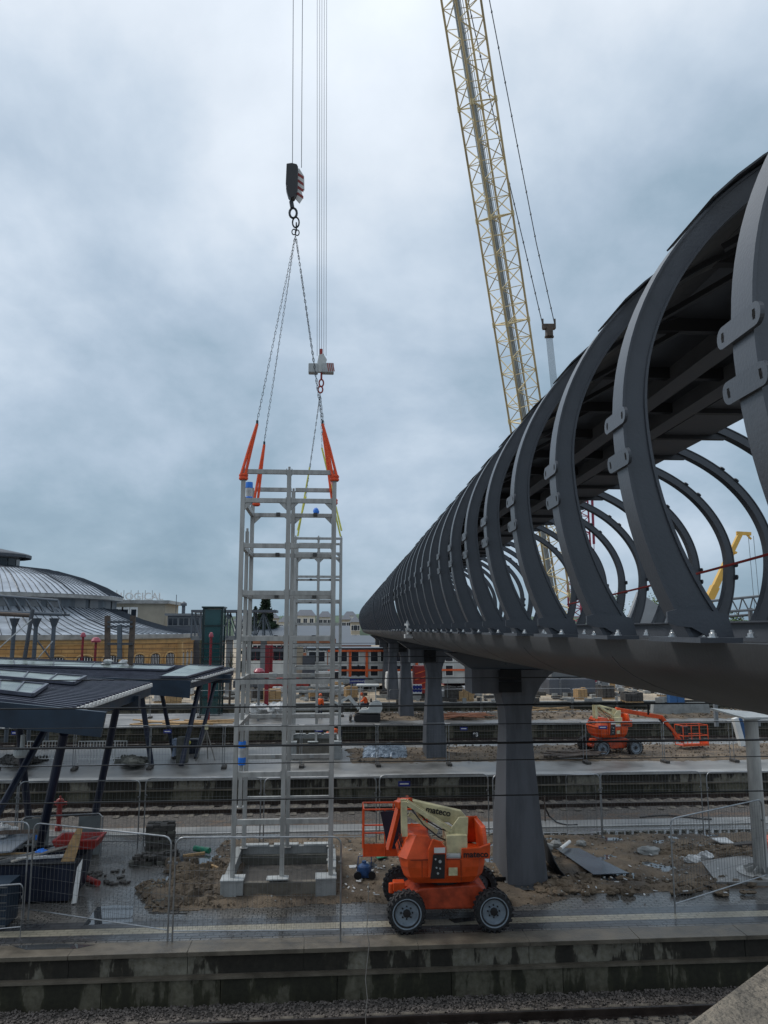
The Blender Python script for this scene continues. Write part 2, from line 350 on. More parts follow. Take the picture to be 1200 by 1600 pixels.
def thing(name, label, cat, loc=(0, 0, 0), rz=0, group=None):
    o = bpy.data.objects.new(name, None); COL.objects.link(o); o.empty_display_size = .2
    o.location = loc; o.rotation_euler = (0, 0, rz); return tag(o, label, cat, group)
def struct(o, label=None): return tag(o, label, None, kind='structure')
KIDS = {}
def dup(root, loc=None, rz=None, label=None, group=None, scale=None):
    def rec(o, parent):
        c = o.copy(); COL.objects.link(c); c.parent = parent
        for ch in [x for x in bpy.data.objects if x.parent == o]: rec(ch, c)
        return c
    r = rec(root, None)
    if loc is not None: r.location = loc
    if rz is not None: r.rotation_euler = (0, 0, rz)
    if scale: r.scale = scale
    if label: r['label'] = label
    if group: r['group'] = group
    return r
def text(body, size, m, parent, loc, rot, extrude=.004, name='lettering', bold=0):
    cu = bpy.data.curves.new(name, 'FONT'); cu.body = body; cu.size = size; cu.extrude = extrude; cu.align_x = 'CENTER'; cu.align_y = 'CENTER'; cu.offset = bold
    cu.materials.append(M[m]); tmp = bpy.data.objects.new(name, cu); COL.objects.link(tmp); dg = bpy.context.evaluated_depsgraph_get(); me = bpy.data.meshes.new_from_object(tmp.evaluated_get(dg))
    bpy.data.objects.remove(tmp); o = bpy.data.objects.new(name, me); COL.objects.link(o); o.parent = parent; o.location = loc; o.rotation_euler = rot; return o
def fbm(x, y, s, o=4):
    v = 0; a = 1; t = 0
    for k in range(o): v += a*mnoise.noise(Vector((x*s, y*s, 7.3*k))); t += a; a *= .55; s *= 2.1
    return v/t

# ================================================================== SETTING
X0, X1 = -60, 90
ZT = -1.05                        # level of the track beds
b = MB(); b.quad((-1500, -300, ZT-.12), (1500, -300, ZT-.12), (1500, 3000, ZT-.12), (-1500, 3000, ZT-.12)); struct(b.build('ground', 'ground'))
def platform(y0, y1, wallm, lowm, cop, top, xr=(X0, X1), front=True, depth=.62):
    b = MB(); b.box((xr[0], y0+.02, ZT-.15), (xr[1], y1, -.004)); struct(b.build('platform_core', 'concrete_dark'))
    b = MB(); b.quad((xr[0], y0+.5, 0), (xr[1], y0+.5, 0), (xr[1], y1, 0), (xr[0], y1, 0)); struct(b.build('platform_pavement', top))
    if front:
        # separate coping stones with hairline joints
        b = MB(); x = -22.
        while x < 48: b.box((x, y0-.12, -.085), (x+2.39, y0+.5, .002+random.uniform(0, .003))); x += 2.4
        struct(b.build('platform_coping', cop, bevel=.006))
        b = MB(); x = -22.
        while x < 48:
            b.box((x, y0-.004-random.uniform(0, .004), -.47), (x+2.385, y0+.1, -.1)); x += 2.4
        struct(b.build('platform_wall', wallm))
        b = MB(); b.box((xr[0], y0-.16, -.52), (xr[1], y0, -.47)); struct(b.build('platform_ledge', 'coping'))
        b = MB(); x = -21.3
        while x < 48:
            b.box((x, y0-.10-random.uniform(0, .005), ZT-.14), (x+2.385, y0+.08, -.52)); x += 2.4
        struct(b.build('platform_footing', lowm))
platform(17.42, 27.6, 'wall', 'wall_low', 'coping', 'paving')
platform(36.3, 45.6, 'wall', 'wall_low', 'coping_far', 'slab')
platform(55.2, 63.5, 'wall_low', 'wall_low', 'coping_far', 'slab')
platform(71.5, 420, 'concrete_dark', 'wall_low', 'coping_far', 'sand')
# bands laid in the first platform's paving: dark, cream tactile, dark, grey
for y0, y1, m, z in ((18.02, 18.36, 'paving_dark', .004), (18.36, 18.72, 'tactile', .0045), (18.72, 19.12, 'paving_dark', .004)):
    b = MB(); b.quad((X0, y0, z), (X1, y0, z), (X1, y1, z), (X0, y1, z)); struct(b.build('pavement_band', m))
b = MB(); b.quad((X0, 26.75, .004), (X1, 26.75, .004), (X1, 27.6, .004), (X0, 27.6, .004)); struct(b.build('pavement_edge', 'slab'))
b = MB(); b.box((X0, 26.62, 0), (X1, 26.75, .03)); struct(b.build('pavement_kerb', 'coping_far'))

def bumpy(name, x0, x1, y0, y1, step, z, amp, m, s=1., mask=None, base=None, lab=None):
    nx = int((x1-x0)/step)+1; ny = int((y1-y0)/step)+1; vs_ = []; fs = []
    for j in range(ny):
        for i in range(nx):
            x = x0+i*step; y = y0+j*step; k = 1 if mask is None else mask(x, y)
            h = amp*(fbm(x, y, s)+.35)
            vs_.append((x, y, z+h*k-(0 if mask is None else .05*(1-k))))
    for j in range(ny-1):
        for i in range(nx-1):
            a = j*nx+i; q = (a, a+1, a+nx+1, a+nx)
            if mask is not None and max(vs_[k][2] for k in q) < z-.02: continue
            fs.append(q)
    b = MB(); b.v = vs_; b.f = fs; b.mi = [0]*len(fs); return b.build(name, m, smooth=True, recalc=False)
bumpy_beds = [(-12, 14, 14.2, 17.5, .09, 'ballast', 5), ]
struct(bumpy('track_bed', -12, 14, 13.6, 17.4, .08, ZT-.02, .07, 'ballast', 3))
struct(bumpy('track_bed', -12, 14, 13.6, 16.3, .09, ZT+.055, .06, 'ballast', 3))
struct(bumpy('track_bed', -26, 40, 30.8, 36.3, .22, ZT+.03, .13, 'ballast', 2))
struct(bumpy('track_bed', -26, 40, 27.6, 33.0, .3, ZT+.05, .05, 'brownbed', 1))
struct(bumpy('track_bed', -40, 60, 45.6, 55.2, .5, ZT-.02, .08, 'ballast', 2))
struct(bumpy('track_bed', -50, 70, 63.5, 71.5, .6, ZT-.02, .08, 'ballast', 2))

# disturbed earth on the first platform, outlined as it lies on the ground
def poly_world(pts): return [tuple(onz(*p)[:2]) for p in pts]
dirt_polys = [poly_world([(262, 1427), (330, 1424), (560, 1412), (700, 1416), (800, 1418), (862, 1412), (905, 1398), (1020, 1396), (1300, 1384), (1300, 1300), (840, 1305), (760, 1303), (640, 1306), (530, 1304), (345, 1312), (333, 1345), (300, 1372), (225, 1380), (212, 1392), (222, 1412), (240, 1428)])]
def inside(p, poly):
    x, y = p; c = False; n = len(poly)
    for i in range(n):
        x1_, y1_ = poly[i]; x2_, y2_ = poly[(i+1) % n]
        if (y1_ > y) != (y2_ > y) and x < (x2_-x1_)*(y-y1_)/(y2_-y1_)+x1_: c = not c
    return c
def edge_dist(p, poly):
    best = 9e9; P = Vector((p[0], p[1])); n = len(poly)
    for i in range(n):
        a = Vector(poly[i]); c = Vector(poly[(i+1) % n]); d = c-a; t = max(0, min(1, (P-a).dot(d)/max(1e-9, d.length_squared))); best = min(best, (P-a-d*t).length)
    return best
def mask_poly(poly, soft=.35, ragged=.25):
    def f(x, y):
        qx = x+fbm(x, y, 2.2, 2)*ragged*.6; qy = y+fbm(x+40, y, 2.2, 2)*ragged
        qx = round(qx/.22)*.22+(x-round(x/.22)*.22)*.2            # ragged to the size of whole pavers
        if not inside((qx, qy), poly): return 0
        return min(1, edge_dist((qx, qy), poly)/soft)
    return f
PLINTH = ((-2.55, 20.35), (.36, 23.6))
_m1 = mask_poly(dirt_polys[0])
def m_dirt(x, y):
    k = _m1(x, y)
    if PLINTH[0][0]+.3 < x < PLINTH[1][0]-.3 and PLINTH[0][1]+.3 < y < PLINTH[1][1]-.3: return 0
    return k
struct(bumpy('earth_patch', -5.4, 17.5, 19.1, 26.3, .06, .035, .13, 'dirt', 1.1, m_dirt))
b = MB()                                                          # dark sheet inside the plinth; its colour stands in for the pit's shade
b.quad((-2.1, 20.8, .008), (.1, 20.8, .008), (.1, 23.2, .008), (-2.1, 23.2, .008)); struct(b.build('pit_shade_sheet', 'stone_dark'))
# concrete screed beside the steel column at the right
b = MB(); q = [onz(*p, .12) for p in ((1095, 1345), (1250, 1325), (1250, 1378), (1120, 1378))]
b.slabq(*q, .1); struct(b.build('screed_path', 'slab'))
# earth on the second and third platforms
E2 = [(1.2, 39.4), (9, 39.6), (18, 39.0), (30, 39.2), (30, 44.6), (10, 44.9), (1.0, 44.4)]
struct(bumpy('earth_patch', .6, 30, 38.8, 45.2, .14, .03, .16, 'dirt', .9, mask_poly(E2, .6, .5)))
E3 = [(2, 57.4), (40, 57.0), (40, 62.8), (2, 62.6)]
struct(bumpy('earth_patch', 1, 40, 56.4, 63.2, .3, .03, .25, 'dirt', .6, mask_poly(E3, .8, .8)))

# puddles: thin sheets of standing water
M['water'] = mat('standing_water', (.05, .055, .06), .03, 0, .1, 1, spec=.9)
def puddle(pts, name='puddle'):
    b = MB(); P = [onz(*p, .0065) for p in pts]; b.add(P, [tuple(range(len(P)))]); struct(b.build(name, 'water'))
puddle([(130, 1446), (152, 1417), (180, 1414), (208, 1416), (207, 1441), (170, 1443)])
puddle([(20, 1478), (90, 1474), (150, 1476), (120, 1482), (40, 1484)])
puddle([(700, 1436), (735, 1433), (745, 1438), (710, 1442)])

for k, (a_, c_, z_) in enumerate((((4.6, 20.4), (16, 25.2), .052), ((-4.2, 20.2), (-2.7, 24), .05), ((.6, 20.2), (4.2, 24.6), .05))):
    b = MB(); b.quad((a_[0], a_[1], z_), (c_[0], a_[1], z_), (c_[0], c_[1], z_), (a_[0], c_[1], z_)); struct(b.build('puddle', 'water'))
# tracks
def track(yc, xr, every=.6, z=ZT, lab='', fine=True):
    t = thing('railway_track', None, None, (0, yc, z)); t['kind'] = 'structure'; t['label'] = lab
    for s in (-1, 1):
        y = yc+s*.7525; b = MB()
        prof = [(-.07, 0), (.07, 0), (.07, .012), (.012, .03), (.012, .125), (.036, .135), (.036, .17), (-.036, .17), (-.036, .135), (-.012, .125), (-.012, .03), (-.07, .012)]
        b.prism([(y+a, z+.08+h) for a, h in prof], xr[0], xr[1], 'x'); rl = b.build('rail', 'rail', t)
        b = MB(); b.quad((xr[0], y-.03, z+.2515), (xr[1], y-.03, z+.2515), (xr[1], y+.03, z+.2515), (xr[0], y+.03, z+.2515)); b.build('rail_head', 'rail_top', rl)
    if fine:
        n = min(98, int((xr[1]-xr[0])/every)); proto = None
        for i in range(n):
            if proto is None:
                b = MB(); b.box((-.13, -1.25, 0), (.13, 1.25, .09)); b.box((-.1, -.95, .09), (.1, -.55, .1)); b.box((-.1, .55, .09), (.1, .95, .1))
                proto = b.build('sleeper', 'sleeper', t, world=False, bevel=.012); o = proto
            else: o = proto.copy(); COL.objects.link(o); o.parent = t
            o.location = (xr[0]+every*(i+.5), 0, 0)
    return t
track(15.35, (-10, 13), .6, lab='ballasted track at the foot of the nearest platform wall')
track(34.55, (-22, 36), .6, lab='ballasted track between the first and the second platform')
track(53.2, (-38, 58), 1.0, lab='track below the third platform wall')
track(48.2, (-38, 58), 1.0, lab='track just beyond the second platform')
track(69.4, (-48, 68), 1.0, lab='farthest track in front of the building site')

# ballast stones close to the camera: uncountable
def stones(name, n, area, z, smin, smax, m, lab, kind='stuff', keep=None):
    b = MB(); k = 0
    while k < n:
        x = random.uniform(area[0], area[1]); y = random.uniform(area[2], area[3])
        if keep and not keep(x, y): continue
        k += 1; r = random.uniform(smin, smax); zz = z(x, y) if callable(z) else z
        vs_ = []; rot = Matrix.Rotation(random.uniform(0, 6.3), 3, Vector((random.uniform(-1, 1), random.uniform(-1, 1), random.uniform(-1, 1))).normalized())
        for v in ((1, 0, 0), (-1, 0, 0), (0, 1, 0), (0, -1, 0), (0, 0, 1), (0, 0, -1)):
            p = rot @ (Vector(v)*r*random.uniform(.6, 1.25)); vs_.append((x+p.x, y+p.y, zz+p.z*.8))
        b.add(vs_, [(0, 2, 4), (2, 1, 4), (1, 3, 4), (3, 0, 4), (2, 0, 5), (1, 2, 5), (3, 1, 5), (0, 3, 5)])
    o = b.build(name, m, recalc=False); return tag(o, lab, 'stones', kind=kind)
ZB = lambda x, y: ZT+.0+.07*(fbm(x, y, 3)+.35)
stones('ballast_gravel', 9000, (-8.5, 10.5, 15.9, 17.38), ZB, .022, .045, 'stone', 'grey brown ballast at the foot of the nearest platform wall')
stones('ballast_gravel', 3600, (-8.5, 10.5, 14.9, 16.3), lambda x, y: ZT+.07+.06*(fbm(x, y, 3)+.35), .022, .042, 'stone_dark', 'dark ballast between the rails of the nearest track')
stones('ballast_gravel', 8000, (-20, 30, 33.2, 36.1), ZT+.02, .03, .055, 'stone', 'ballast of the track below the second platform')
stones('earth_rubble', 2600, (-4.5, 17, 19.5, 25.8), .08, .012, .045, 'dirt', 'small clods of earth and rubble on the torn up platform', keep=lambda x, y: m_dirt(x, y) > .3)
stones('earth_rubble', 420, (-4.3, 17, 19.6, 25.6), .09, .02, .06, 'concrete', 'pale chips of broken paving on the brown earth', keep=lambda x, y: m_dirt(x, y) > .3)
stones('earth_rubble', 700, (-5.2, -2.5, 19.8, 23.9), .07, .03, .09, 'dirt', 'brown lumps heaped left of the nearer lift frame plinth', keep=lambda x, y: m_dirt(x, y) > .2)
stones('earth_rubble', 900, (1.5, 29, 39.4, 44.6), .12, .03, .09, 'dirt', 'clods of earth on the second platform')
stones('earth_rubble', 700, (2, 38, 57.2, 62.5), .15, .05, .14, 'dirt', 'rubble strewn on the third platform')

# wooded hill far behind the town
vs_ = []; fs = []; NX = 90
for i in range(NX+1):
    x = -700+1500*i/NX
    h = 17+2.5*math.sin(x*.006+1.2)+5*fbm(x, 3, .01)
    vs_ += [(x, 620, -2), (x, 640, h*.55+3*fbm(x, 9, .06)), (x, 700, h+1.6*fbm(x, 5, .08)), (x, 900, h-4)]
for i in range(NX):
    for k in range(3): fs.append((i*4+k, (i+1)*4+k, (i+1)*4+k+1, i*4+k+1))
b = MB(); b.add(vs_, fs); struct(b.build('hill', 'hill', smooth=True))

# ================================================================== FOOTBRIDGE
BROT = R(1.2)                       # the bridge runs 1.2 degrees off the platforms' normal
UC, ZC, EA, EB = 4.74, EYE+1.25, 3.06, 2.33
bridge = thing('footbridge', 'long charcoal steel tube footbridge of curved ribs striding over the tracks', 'footbridge', (0, 0, 0), -BROT)
def el(th, off=0):
    c, s = math.cos(th), math.sin(th); eb = EB if s > 0 else 2.85; n = Vector((c/EA, s/eb)).normalized()
    return (UC+EA*c+n.x*off, ZC+eb*s+n.y*off)
SEND = 86.0
# girder: boat-shaped soffit with pointed rims
GU, GD, GR = 2.65, .63, EYE-.075
prof = [(UC-GU, GR), (UC+GU, GR)]
for k in range(1, 24):
    a = math.pi*k/24; prof.append((UC+GU*math.cos(a)*(1 if True else 1), GR-.05-GD*math.sin(a)))
b = MB()
secs = [1.2, 24.2, 24.35, 42.3, 42.45, 62, 62.15, SEND]
for k in range(0, len(secs), 2): b.prism(prof, secs[k], secs[k+1], 'y')
b.build('girder', 'girder', bridge, world=False, smooth=True)
for k in range(27):
    b = MB(); y_ = 3.05+3*k; b.prism([(UC+(u-UC)*1.0012, z-.002) for u, z in prof[2:]], y_, y_+.022, 'y'); b.build('weld_seam', 'steel_dark', bridge, world=False)
b = MB()
for s in (-1, 1):
    u = UC+s*2.22
    b.box((u-.012, 1.2, GR), (u+.012, SEND, GR+.115)); b.box((u-.05, 1.2, GR+.115), (u+.05, SEND, GR+.125))
b.build('upstand', 'steel_dark', bridge, world=False)
# a rib: web with inner and outer flange, swept over the tube; its plates, lug and bolts are sub-parts
A0, A1 = R(207.6), R(-27.6)
def rib_mesh(seg=110):
    b = MB(); S = .088
    def sweep(o0, o1, s0, s1):
        vs_ = []; fs = []
        for i in range(seg+1):
            th = A0+(A1-A0)*i/seg
            e_ = min(i, seg-i)/seg; wk = 1+.65*max(0, 1-e_/.17)**1.5      # the web deepens towards the feet
            for off, s in ((o0, s0), (o1, s0), (o1, s1), (o0, s1)):
                u, z = el(th, off*wk); vs_.append((u, s, z))
        for i in range(seg):
            for k in range(4): fs.append((i*4+k, i*4+(k+1) % 4, (i+1)*4+(k+1) % 4, (i+1)*4+k))
        fs += [(0, 1, 2, 3), (seg*4+3, seg*4+2, seg*4+1, seg*4)]
        b.add(vs_, fs)
    sweep(-.016, 0, -S, S); sweep(-.128, -.016, -S+.014, S-.014); sweep(-.143, -.128, -S, S)
    return b
def rounded(l, h, n=5):
    r = h/2*.92; P = []
    for cx, cy, a0 in ((l/2-r, h/2-r, 0), (-l/2+r, h/2-r, 90), (-l/2+r, -h/2+r, 180), (l/2-r, -h/2+r, 270)):
        for k in range(n+1): a = R(a0+90*k/n); P.append((cx+r*math.cos(a), cy+r*math.sin(a)))
    return P
def plate_at(th, l=.36, h=.10, off=0.0, t=.02):
    """flat plate with rounded ends tangent to the rib's outer flange"""
    b = MB(); u, z = el(th, off); c, s = math.cos(th), math.sin(th); n = Vector((c/EA, 0, s/EB)).normalized(); tg = Vector((-n.z, 0, n.x))
    P = rounded(l, h); m = len(P); vs_ = []
    for d in (.001, t):
        vs_ += [Vector((u, 0, z))+n*d+Vector((0, 1, 0))*a+tg*c_ for a, c_ in P]
    b.add(vs_, [tuple(range(m-1, -1, -1)), tuple(range(m, 2*m))]+[(k, (k+1) % m, m+(k+1) % m, m+k) for k in range(m)])
    h_ = MB()
    for sgn in (-1, 1):
        c0 = Vector((u, 0, z))+Vector((0, sgn*(l/2-.05), 0)); Q = rounded(.022, .042, 3); q = len(Q)
        vs_ = [c0+n*d+Vector((0, 1, 0))*a+tg*c_ for d in (.0005, t+.0015) for a, c_ in Q]
        h_.add(vs_, [tuple(range(q-1, -1, -1)), tuple(range(q, 2*q))]+[(k, (k+1) % q, q+(k+1) % q, q+k) for k in range(q)])
    return b, h_
rib_p = rib_mesh().build('rib', 'steel_dark', bridge, world=False, smooth=True)
me = rib_p.data
th_l1, th_l2 = math.pi-math.asin((1.27-1.25)/EB), math.pi-math.asin((1.02-1.25)/2.85)
plates = []
for th in (th_l1, th_l2, math.pi-th_l1, math.pi-th_l2, R(38), R(45), R(72)):
    p, h_ = plate_at(th, .36 if th > 2.2 or th < .3 else .24, .10)
    plates.append((p.build('connector_plate', 'steel_dark', None, world=False, bevel=0), h_.build('slot', 'hole', None, world=False)))
def base_mesh(s):
    b = MB(); u0 = UC+s*2.60
    b.box((u0-.19*1, -.36, GR), (u0+.05, .36, GR+.028)) if s < 0 else b.box((u0-.05, -.36, GR), (u0+.19, .36, GR+.028))
    return b
def lug_mesh(s):
    b = MB()
    P = [(UC-2.62, GR+.028), (UC-2.47, GR+.028), (UC-2.50, GR+.16), (UC-2.62, GR+.185), (UC-2.80, GR+.19), (UC-2.86, GR+.175), (UC-2.86, GR+.11), (UC-2.80, GR+.09), (UC-2.72, GR+.085)]
    b.prism(P if s < 0 else [(2*UC-x, z) for x, z in P], -.112, -.092, 'y'); return b
def bolt_mesh(s, du, ds):
    u = UC+s*du
    return MB().lathe([(0, GR+.028), (.030, GR+.028), (.030, GR+.034), (.021, GR+.034), (.021, GR+.052), (.012, GR+.056), (.012, GR+.07), (0, GR+.072)], (u, ds, 0), 8)
extras = []
for s in (-1, 1):
    extras.append(base_mesh(s).build('base_plate', 'steel_dark', None, world=False)); extras.append(lug_mesh(s).build('lug', 'steel_dark', None, world=False))
    for du, ds in ((2.68, -.28), (2.46, -.28), (2.68, .25), (2.46, .25)):
        if s < 0: extras.append(bolt_mesh(s, du, ds).build('bolt', 'bolt', None, world=False))
skip = (26.5, 43.6)
pos = []; s_ = 3.02
while s_ < SEND-.3:
    if all(abs(s_-g) > .8 for g in skip): pos.append(s_)
    s_ += 1.5 if s_ < 42 else 1.42
subs = plates
first = True
for i, s_ in enumerate(pos):
    if first: r = rib_p; first = False
    else: r = rib_p.copy(); COL.objects.link(r); r.parent = bridge
    r.location = (0, s_, 0)
    if s_ < 34:
        for q in tuple(extras)+tuple(p for p, _ in plates):
            if i == 0: c = q
            else: c = q.copy(); COL.objects.link(c)
            c.parent = r
            if q in [p for p, _ in plates]:
                h_ = dict(plates)[q] if i == 0 else None
                if i == 0: h_.parent = q; h_['_slot'] = 1
    # the slots are dark inserts in the plates; below a sub-part nothing goes deeper, so they join the plates' mesh
import bmesh
for p, h_ in plates:                 # merge each plate with its slots: one sub-part, two materials
    bm = bmesh.new(); bm.from_mesh(p.data); n0 = len(bm.faces); bm.from_mesh(h_.data); bm.faces.ensure_lookup_table()
    for f in bm.faces[n0:]: f.material_index = 1
    bm.to_mesh(p.data); bm.free(); p.data.materials.append(M['hole']); bpy.data.objects.remove(h_)
# roof: dark skin under the ribs' crown, ceiling sheet, purlins, cross-beams
def skin(b, s0, s1, th0, th1, off, t=.03, seg=14):
    vs_ = []; fs = []
    for i in range(seg+1):
        th = th0+(th1-th0)*i/seg
        for o_, s in ((off, s0), (off+t, s0), (off+t, s1), (off, s1)):
            u, z = el(th, o_); vs_.append((u, s, z))
    for i in range(seg):
        for k in range(4): fs.append((i*4+k, i*4+(k+1) % 4, (i+1)*4+(k+1) % 4, (i+1)*4+k))
    fs += [(0, 1, 2, 3), (seg*4+3, seg*4+2, seg*4+1, seg*4)]; b.add(vs_, fs)
for k, s_ in enumerate(pos[:-1]):
    if pos[k+1]-s_ > 1.8: continue
    b = MB(); skin(b, s_+.09, pos[k+1]-.09, R(64), R(137 if k % 5 else 126), -.10); b.build('roof_skin', 'steel_roof', bridge, world=False)
    b = MB(); skin(b, s_-.2, s_+.5, R(119), R(143), .012, .012, 5); b.build('cladding_strip', 'steel_roof', bridge, world=False)
b = MB(); zc = EYE+3.1
b.box((3.3, 1.2, zc+.12), (6.02, SEND, zc+.16)); b.build('ceiling_sheet', 'steel_dark', bridge, world=False)
b = MB(); b.box((5.2, 1.2, zc+.05), (6.02, SEND, zc+.118)); b.build('lit_ceiling_strip', 'purlin', bridge, world=False)  # paler strip added under the ceiling sheet; light painted in as colour
for u, w in ((4.10, .15), (4.78, .15)):
    b = MB(); b.box((u-w/2, 1.2, zc-.10), (u+w/2, SEND, zc+.12)); b.box((u-w/2-.05, 1.2, zc-.115), (u+w/2+.05, SEND, zc-.10)); b.build('purlin', 'purlin', bridge, world=False)
for s_ in pos:
    b = MB(); b.box((3.15, s_-.05, zc-.02), (6.25, s_+.05, zc+.12)); b.bar((3.5, s_, zc-.0), (2.75, s_+.6, zc-.35), .05, .05)
    b.build('cross_beam', 'steel_roof', bridge, world=False)
b = MB(); b.box((UC-2.2, 1.2, GR), (UC+2.2, SEND, GR+.03)); b.build('deck', 'girder', bridge, world=False)
b = MB()                              # service duct under the crown
b.path([(3.0, 1.2+2*k, zc-.0+.03*(k % 2)) for k in range(43)], .05, 6); b.build('cable_duct', 'black', bridge, world=False)
# joint bundle wrapped in pale sheet at the segment joint
t = thing('wrapped_joint', 'pale grey wrapped bundle hanging on the bridge rim at a segment joint', 'wrapped bundle', (0, 0, 0), -BROT)
b = MB(); b.ell((2.02, 24.0, GR+.14), (.12, .16, .26), 10, 8, .12); b.box((1.9, 23.8, GR-.2), (2.14, 24.3, GR-.08)); o = b.build('sheet_wrap', 'bag', t, world=False, smooth=True)
# the red tape stretched through the tube
b = MB(); pts = []
for k in range(25):
    q = k/24; pts.append((4.8-.25*q, 6.0+9.5*q, EYE+.98-.42*q*1.15-.05*math.sin(q*math.pi)))
b.path(pts, .016, 6); o = b.build('red_tape', 'red', None, world=False); o.rotation_euler = (0, 0, -BROT); tag(o, 'taut red tape strung through the inside of the bridge tube', 'tape')

def BW(u, s, z=0):                    # bridge frame to world
    return Matrix.Rotation(-BROT, 4, 'Z') @ Vector((u, s, z))
def pillar(s, label):
    c = BW(UC+.06, s); t = thing('bridge_pillar', label, 'bridge pillar', (c.x, c.y, 0), -BROT, 'tapered pillars under the footbridge')
    zs = [0, .8, 1.6, 2.4, 3.2, 3.9, 4.4, 4.8, 5.1, 5.35, 5.5]
    hw = [.56, .52, .475, .43, .385, .35, .37, .48, .64, .86, 1.08]
    hd = [1.05, .94, .83, .72, .62, .55, .55, .58, .62, .66, .70]
    vs_ = []; fs = []
    for z, w, d in zip(zs, hw, hd):
        l = min(w, .5); vs_ += [(-l, -d, z), (w, -d, z), (w, d, z), (-l, d, z)]
    for i in range(len(zs)-1):
        for k in range(4): fs.append((i*4+k, i*4+(k+1) % 4, (i+1)*4+(k+1) % 4, (i+1)*4+k))
    fs += [(3, 2, 1, 0), tuple(range(len(vs_)-4, len(vs_)))]
    b = MB(); b.add(vs_, fs); b.build('shaft', 'pillar', t, world=False, bevel=.012)
    b = MB(); b.box((-1.28, -.62, 4.86), (-.5, .62, 5.52)); b.box((-1.28, -.62, 5.19), (-.5, -.628, 5.2)); b.build('capital_box', 'pillar', t, world=False, bevel=.01)
    b = MB(); b.box((-.56, -.74, 4.9), (.06, -.705, 5.19)); b.box((-.56, -.74, 5.21), (.06, -.705, 5.5)); b.build('access_opening', 'hole', t, world=False)
    b = MB(); b.prism([(-1.28, 5.52), (1.05, 5.5), (1.5, 5.95), (-1.9, 5.95)], -.5, .5, 'y'); b.build('saddle', 'steel_dark', t, world=False)
    b = MB()
    for x in (-.5, .48):
        for y in (-1.0, 1.0): b.box((x-.05, y-.05, 0), (x+.05, y+.05, .03))
    b.box((-.66, -1.15, 0), (.66, 1.15, .02)); b.build('foot_plate', 'steel_dark', t, world=False)
    return t
pillar(21.9, 'nearest and biggest of the charcoal bridge pillars, beside the orange boom lift')
pillar(41.5, 'second charcoal bridge pillar, right of the silver tarpaulin')
pillar(60.0, 'third charcoal bridge pillar, right of the white mini excavator')
pillar(75.5, 'slim fourth bridge pillar just left of the third one')
pillar(85.4, 'farthest bridge pillar, in front of the white and orange site office')
# black formwork round the nearest pillar's foot
fw = thing('foundation_formwork', 'black sheet formwork curling round the foot of the nearest bridge pillar', 'formwork', (5.6, 21.2, 0))
b = MB(); pts = [onz(*p) for p in ((762, 1382), (885, 1380), (868, 1368), (846, 1340))]
p0 = pts[0]; p1 = pts[1]; b.bar(p0+Vector((0, 0, .08)), p1+Vector((0, 0, .08)), .03, .2)
q = [p1, p1.lerp(pts[2], .6), pts[2], pts[2].lerp(pts[3], .5), pts[3]+Vector((0, 0, 0))]
hts = [.15, .22, .34, .55, .75]
for i in range(4):
    a, c = q[i], q[i+1]; b.add([a, c, c+Vector((0, 0, hts[i+1])), a+Vector((0, 0, hts[i])), a+Vector((.03, .03, 0)), c+Vector((.03, .03, 0)), c+Vector((.03, .03, hts[i+1])), a+Vector((.03, .03, hts[i]))],
        [(0, 1, 2, 3), (7, 6, 5, 4), (3, 2, 6, 7), (0, 4, 5, 1), (0, 3, 7, 4), (1, 5, 6, 2)])
b.build('sheet', 'hole', fw)
b = MB(); b.quad(p0+Vector((0, 0, .02)), p1+Vector((0, 0, .02)), pts[3]+Vector((0, 0, .02)), pts[3]+Vector((-1.5, .2, .02))); b.build('pit_sheet', 'black', fw)

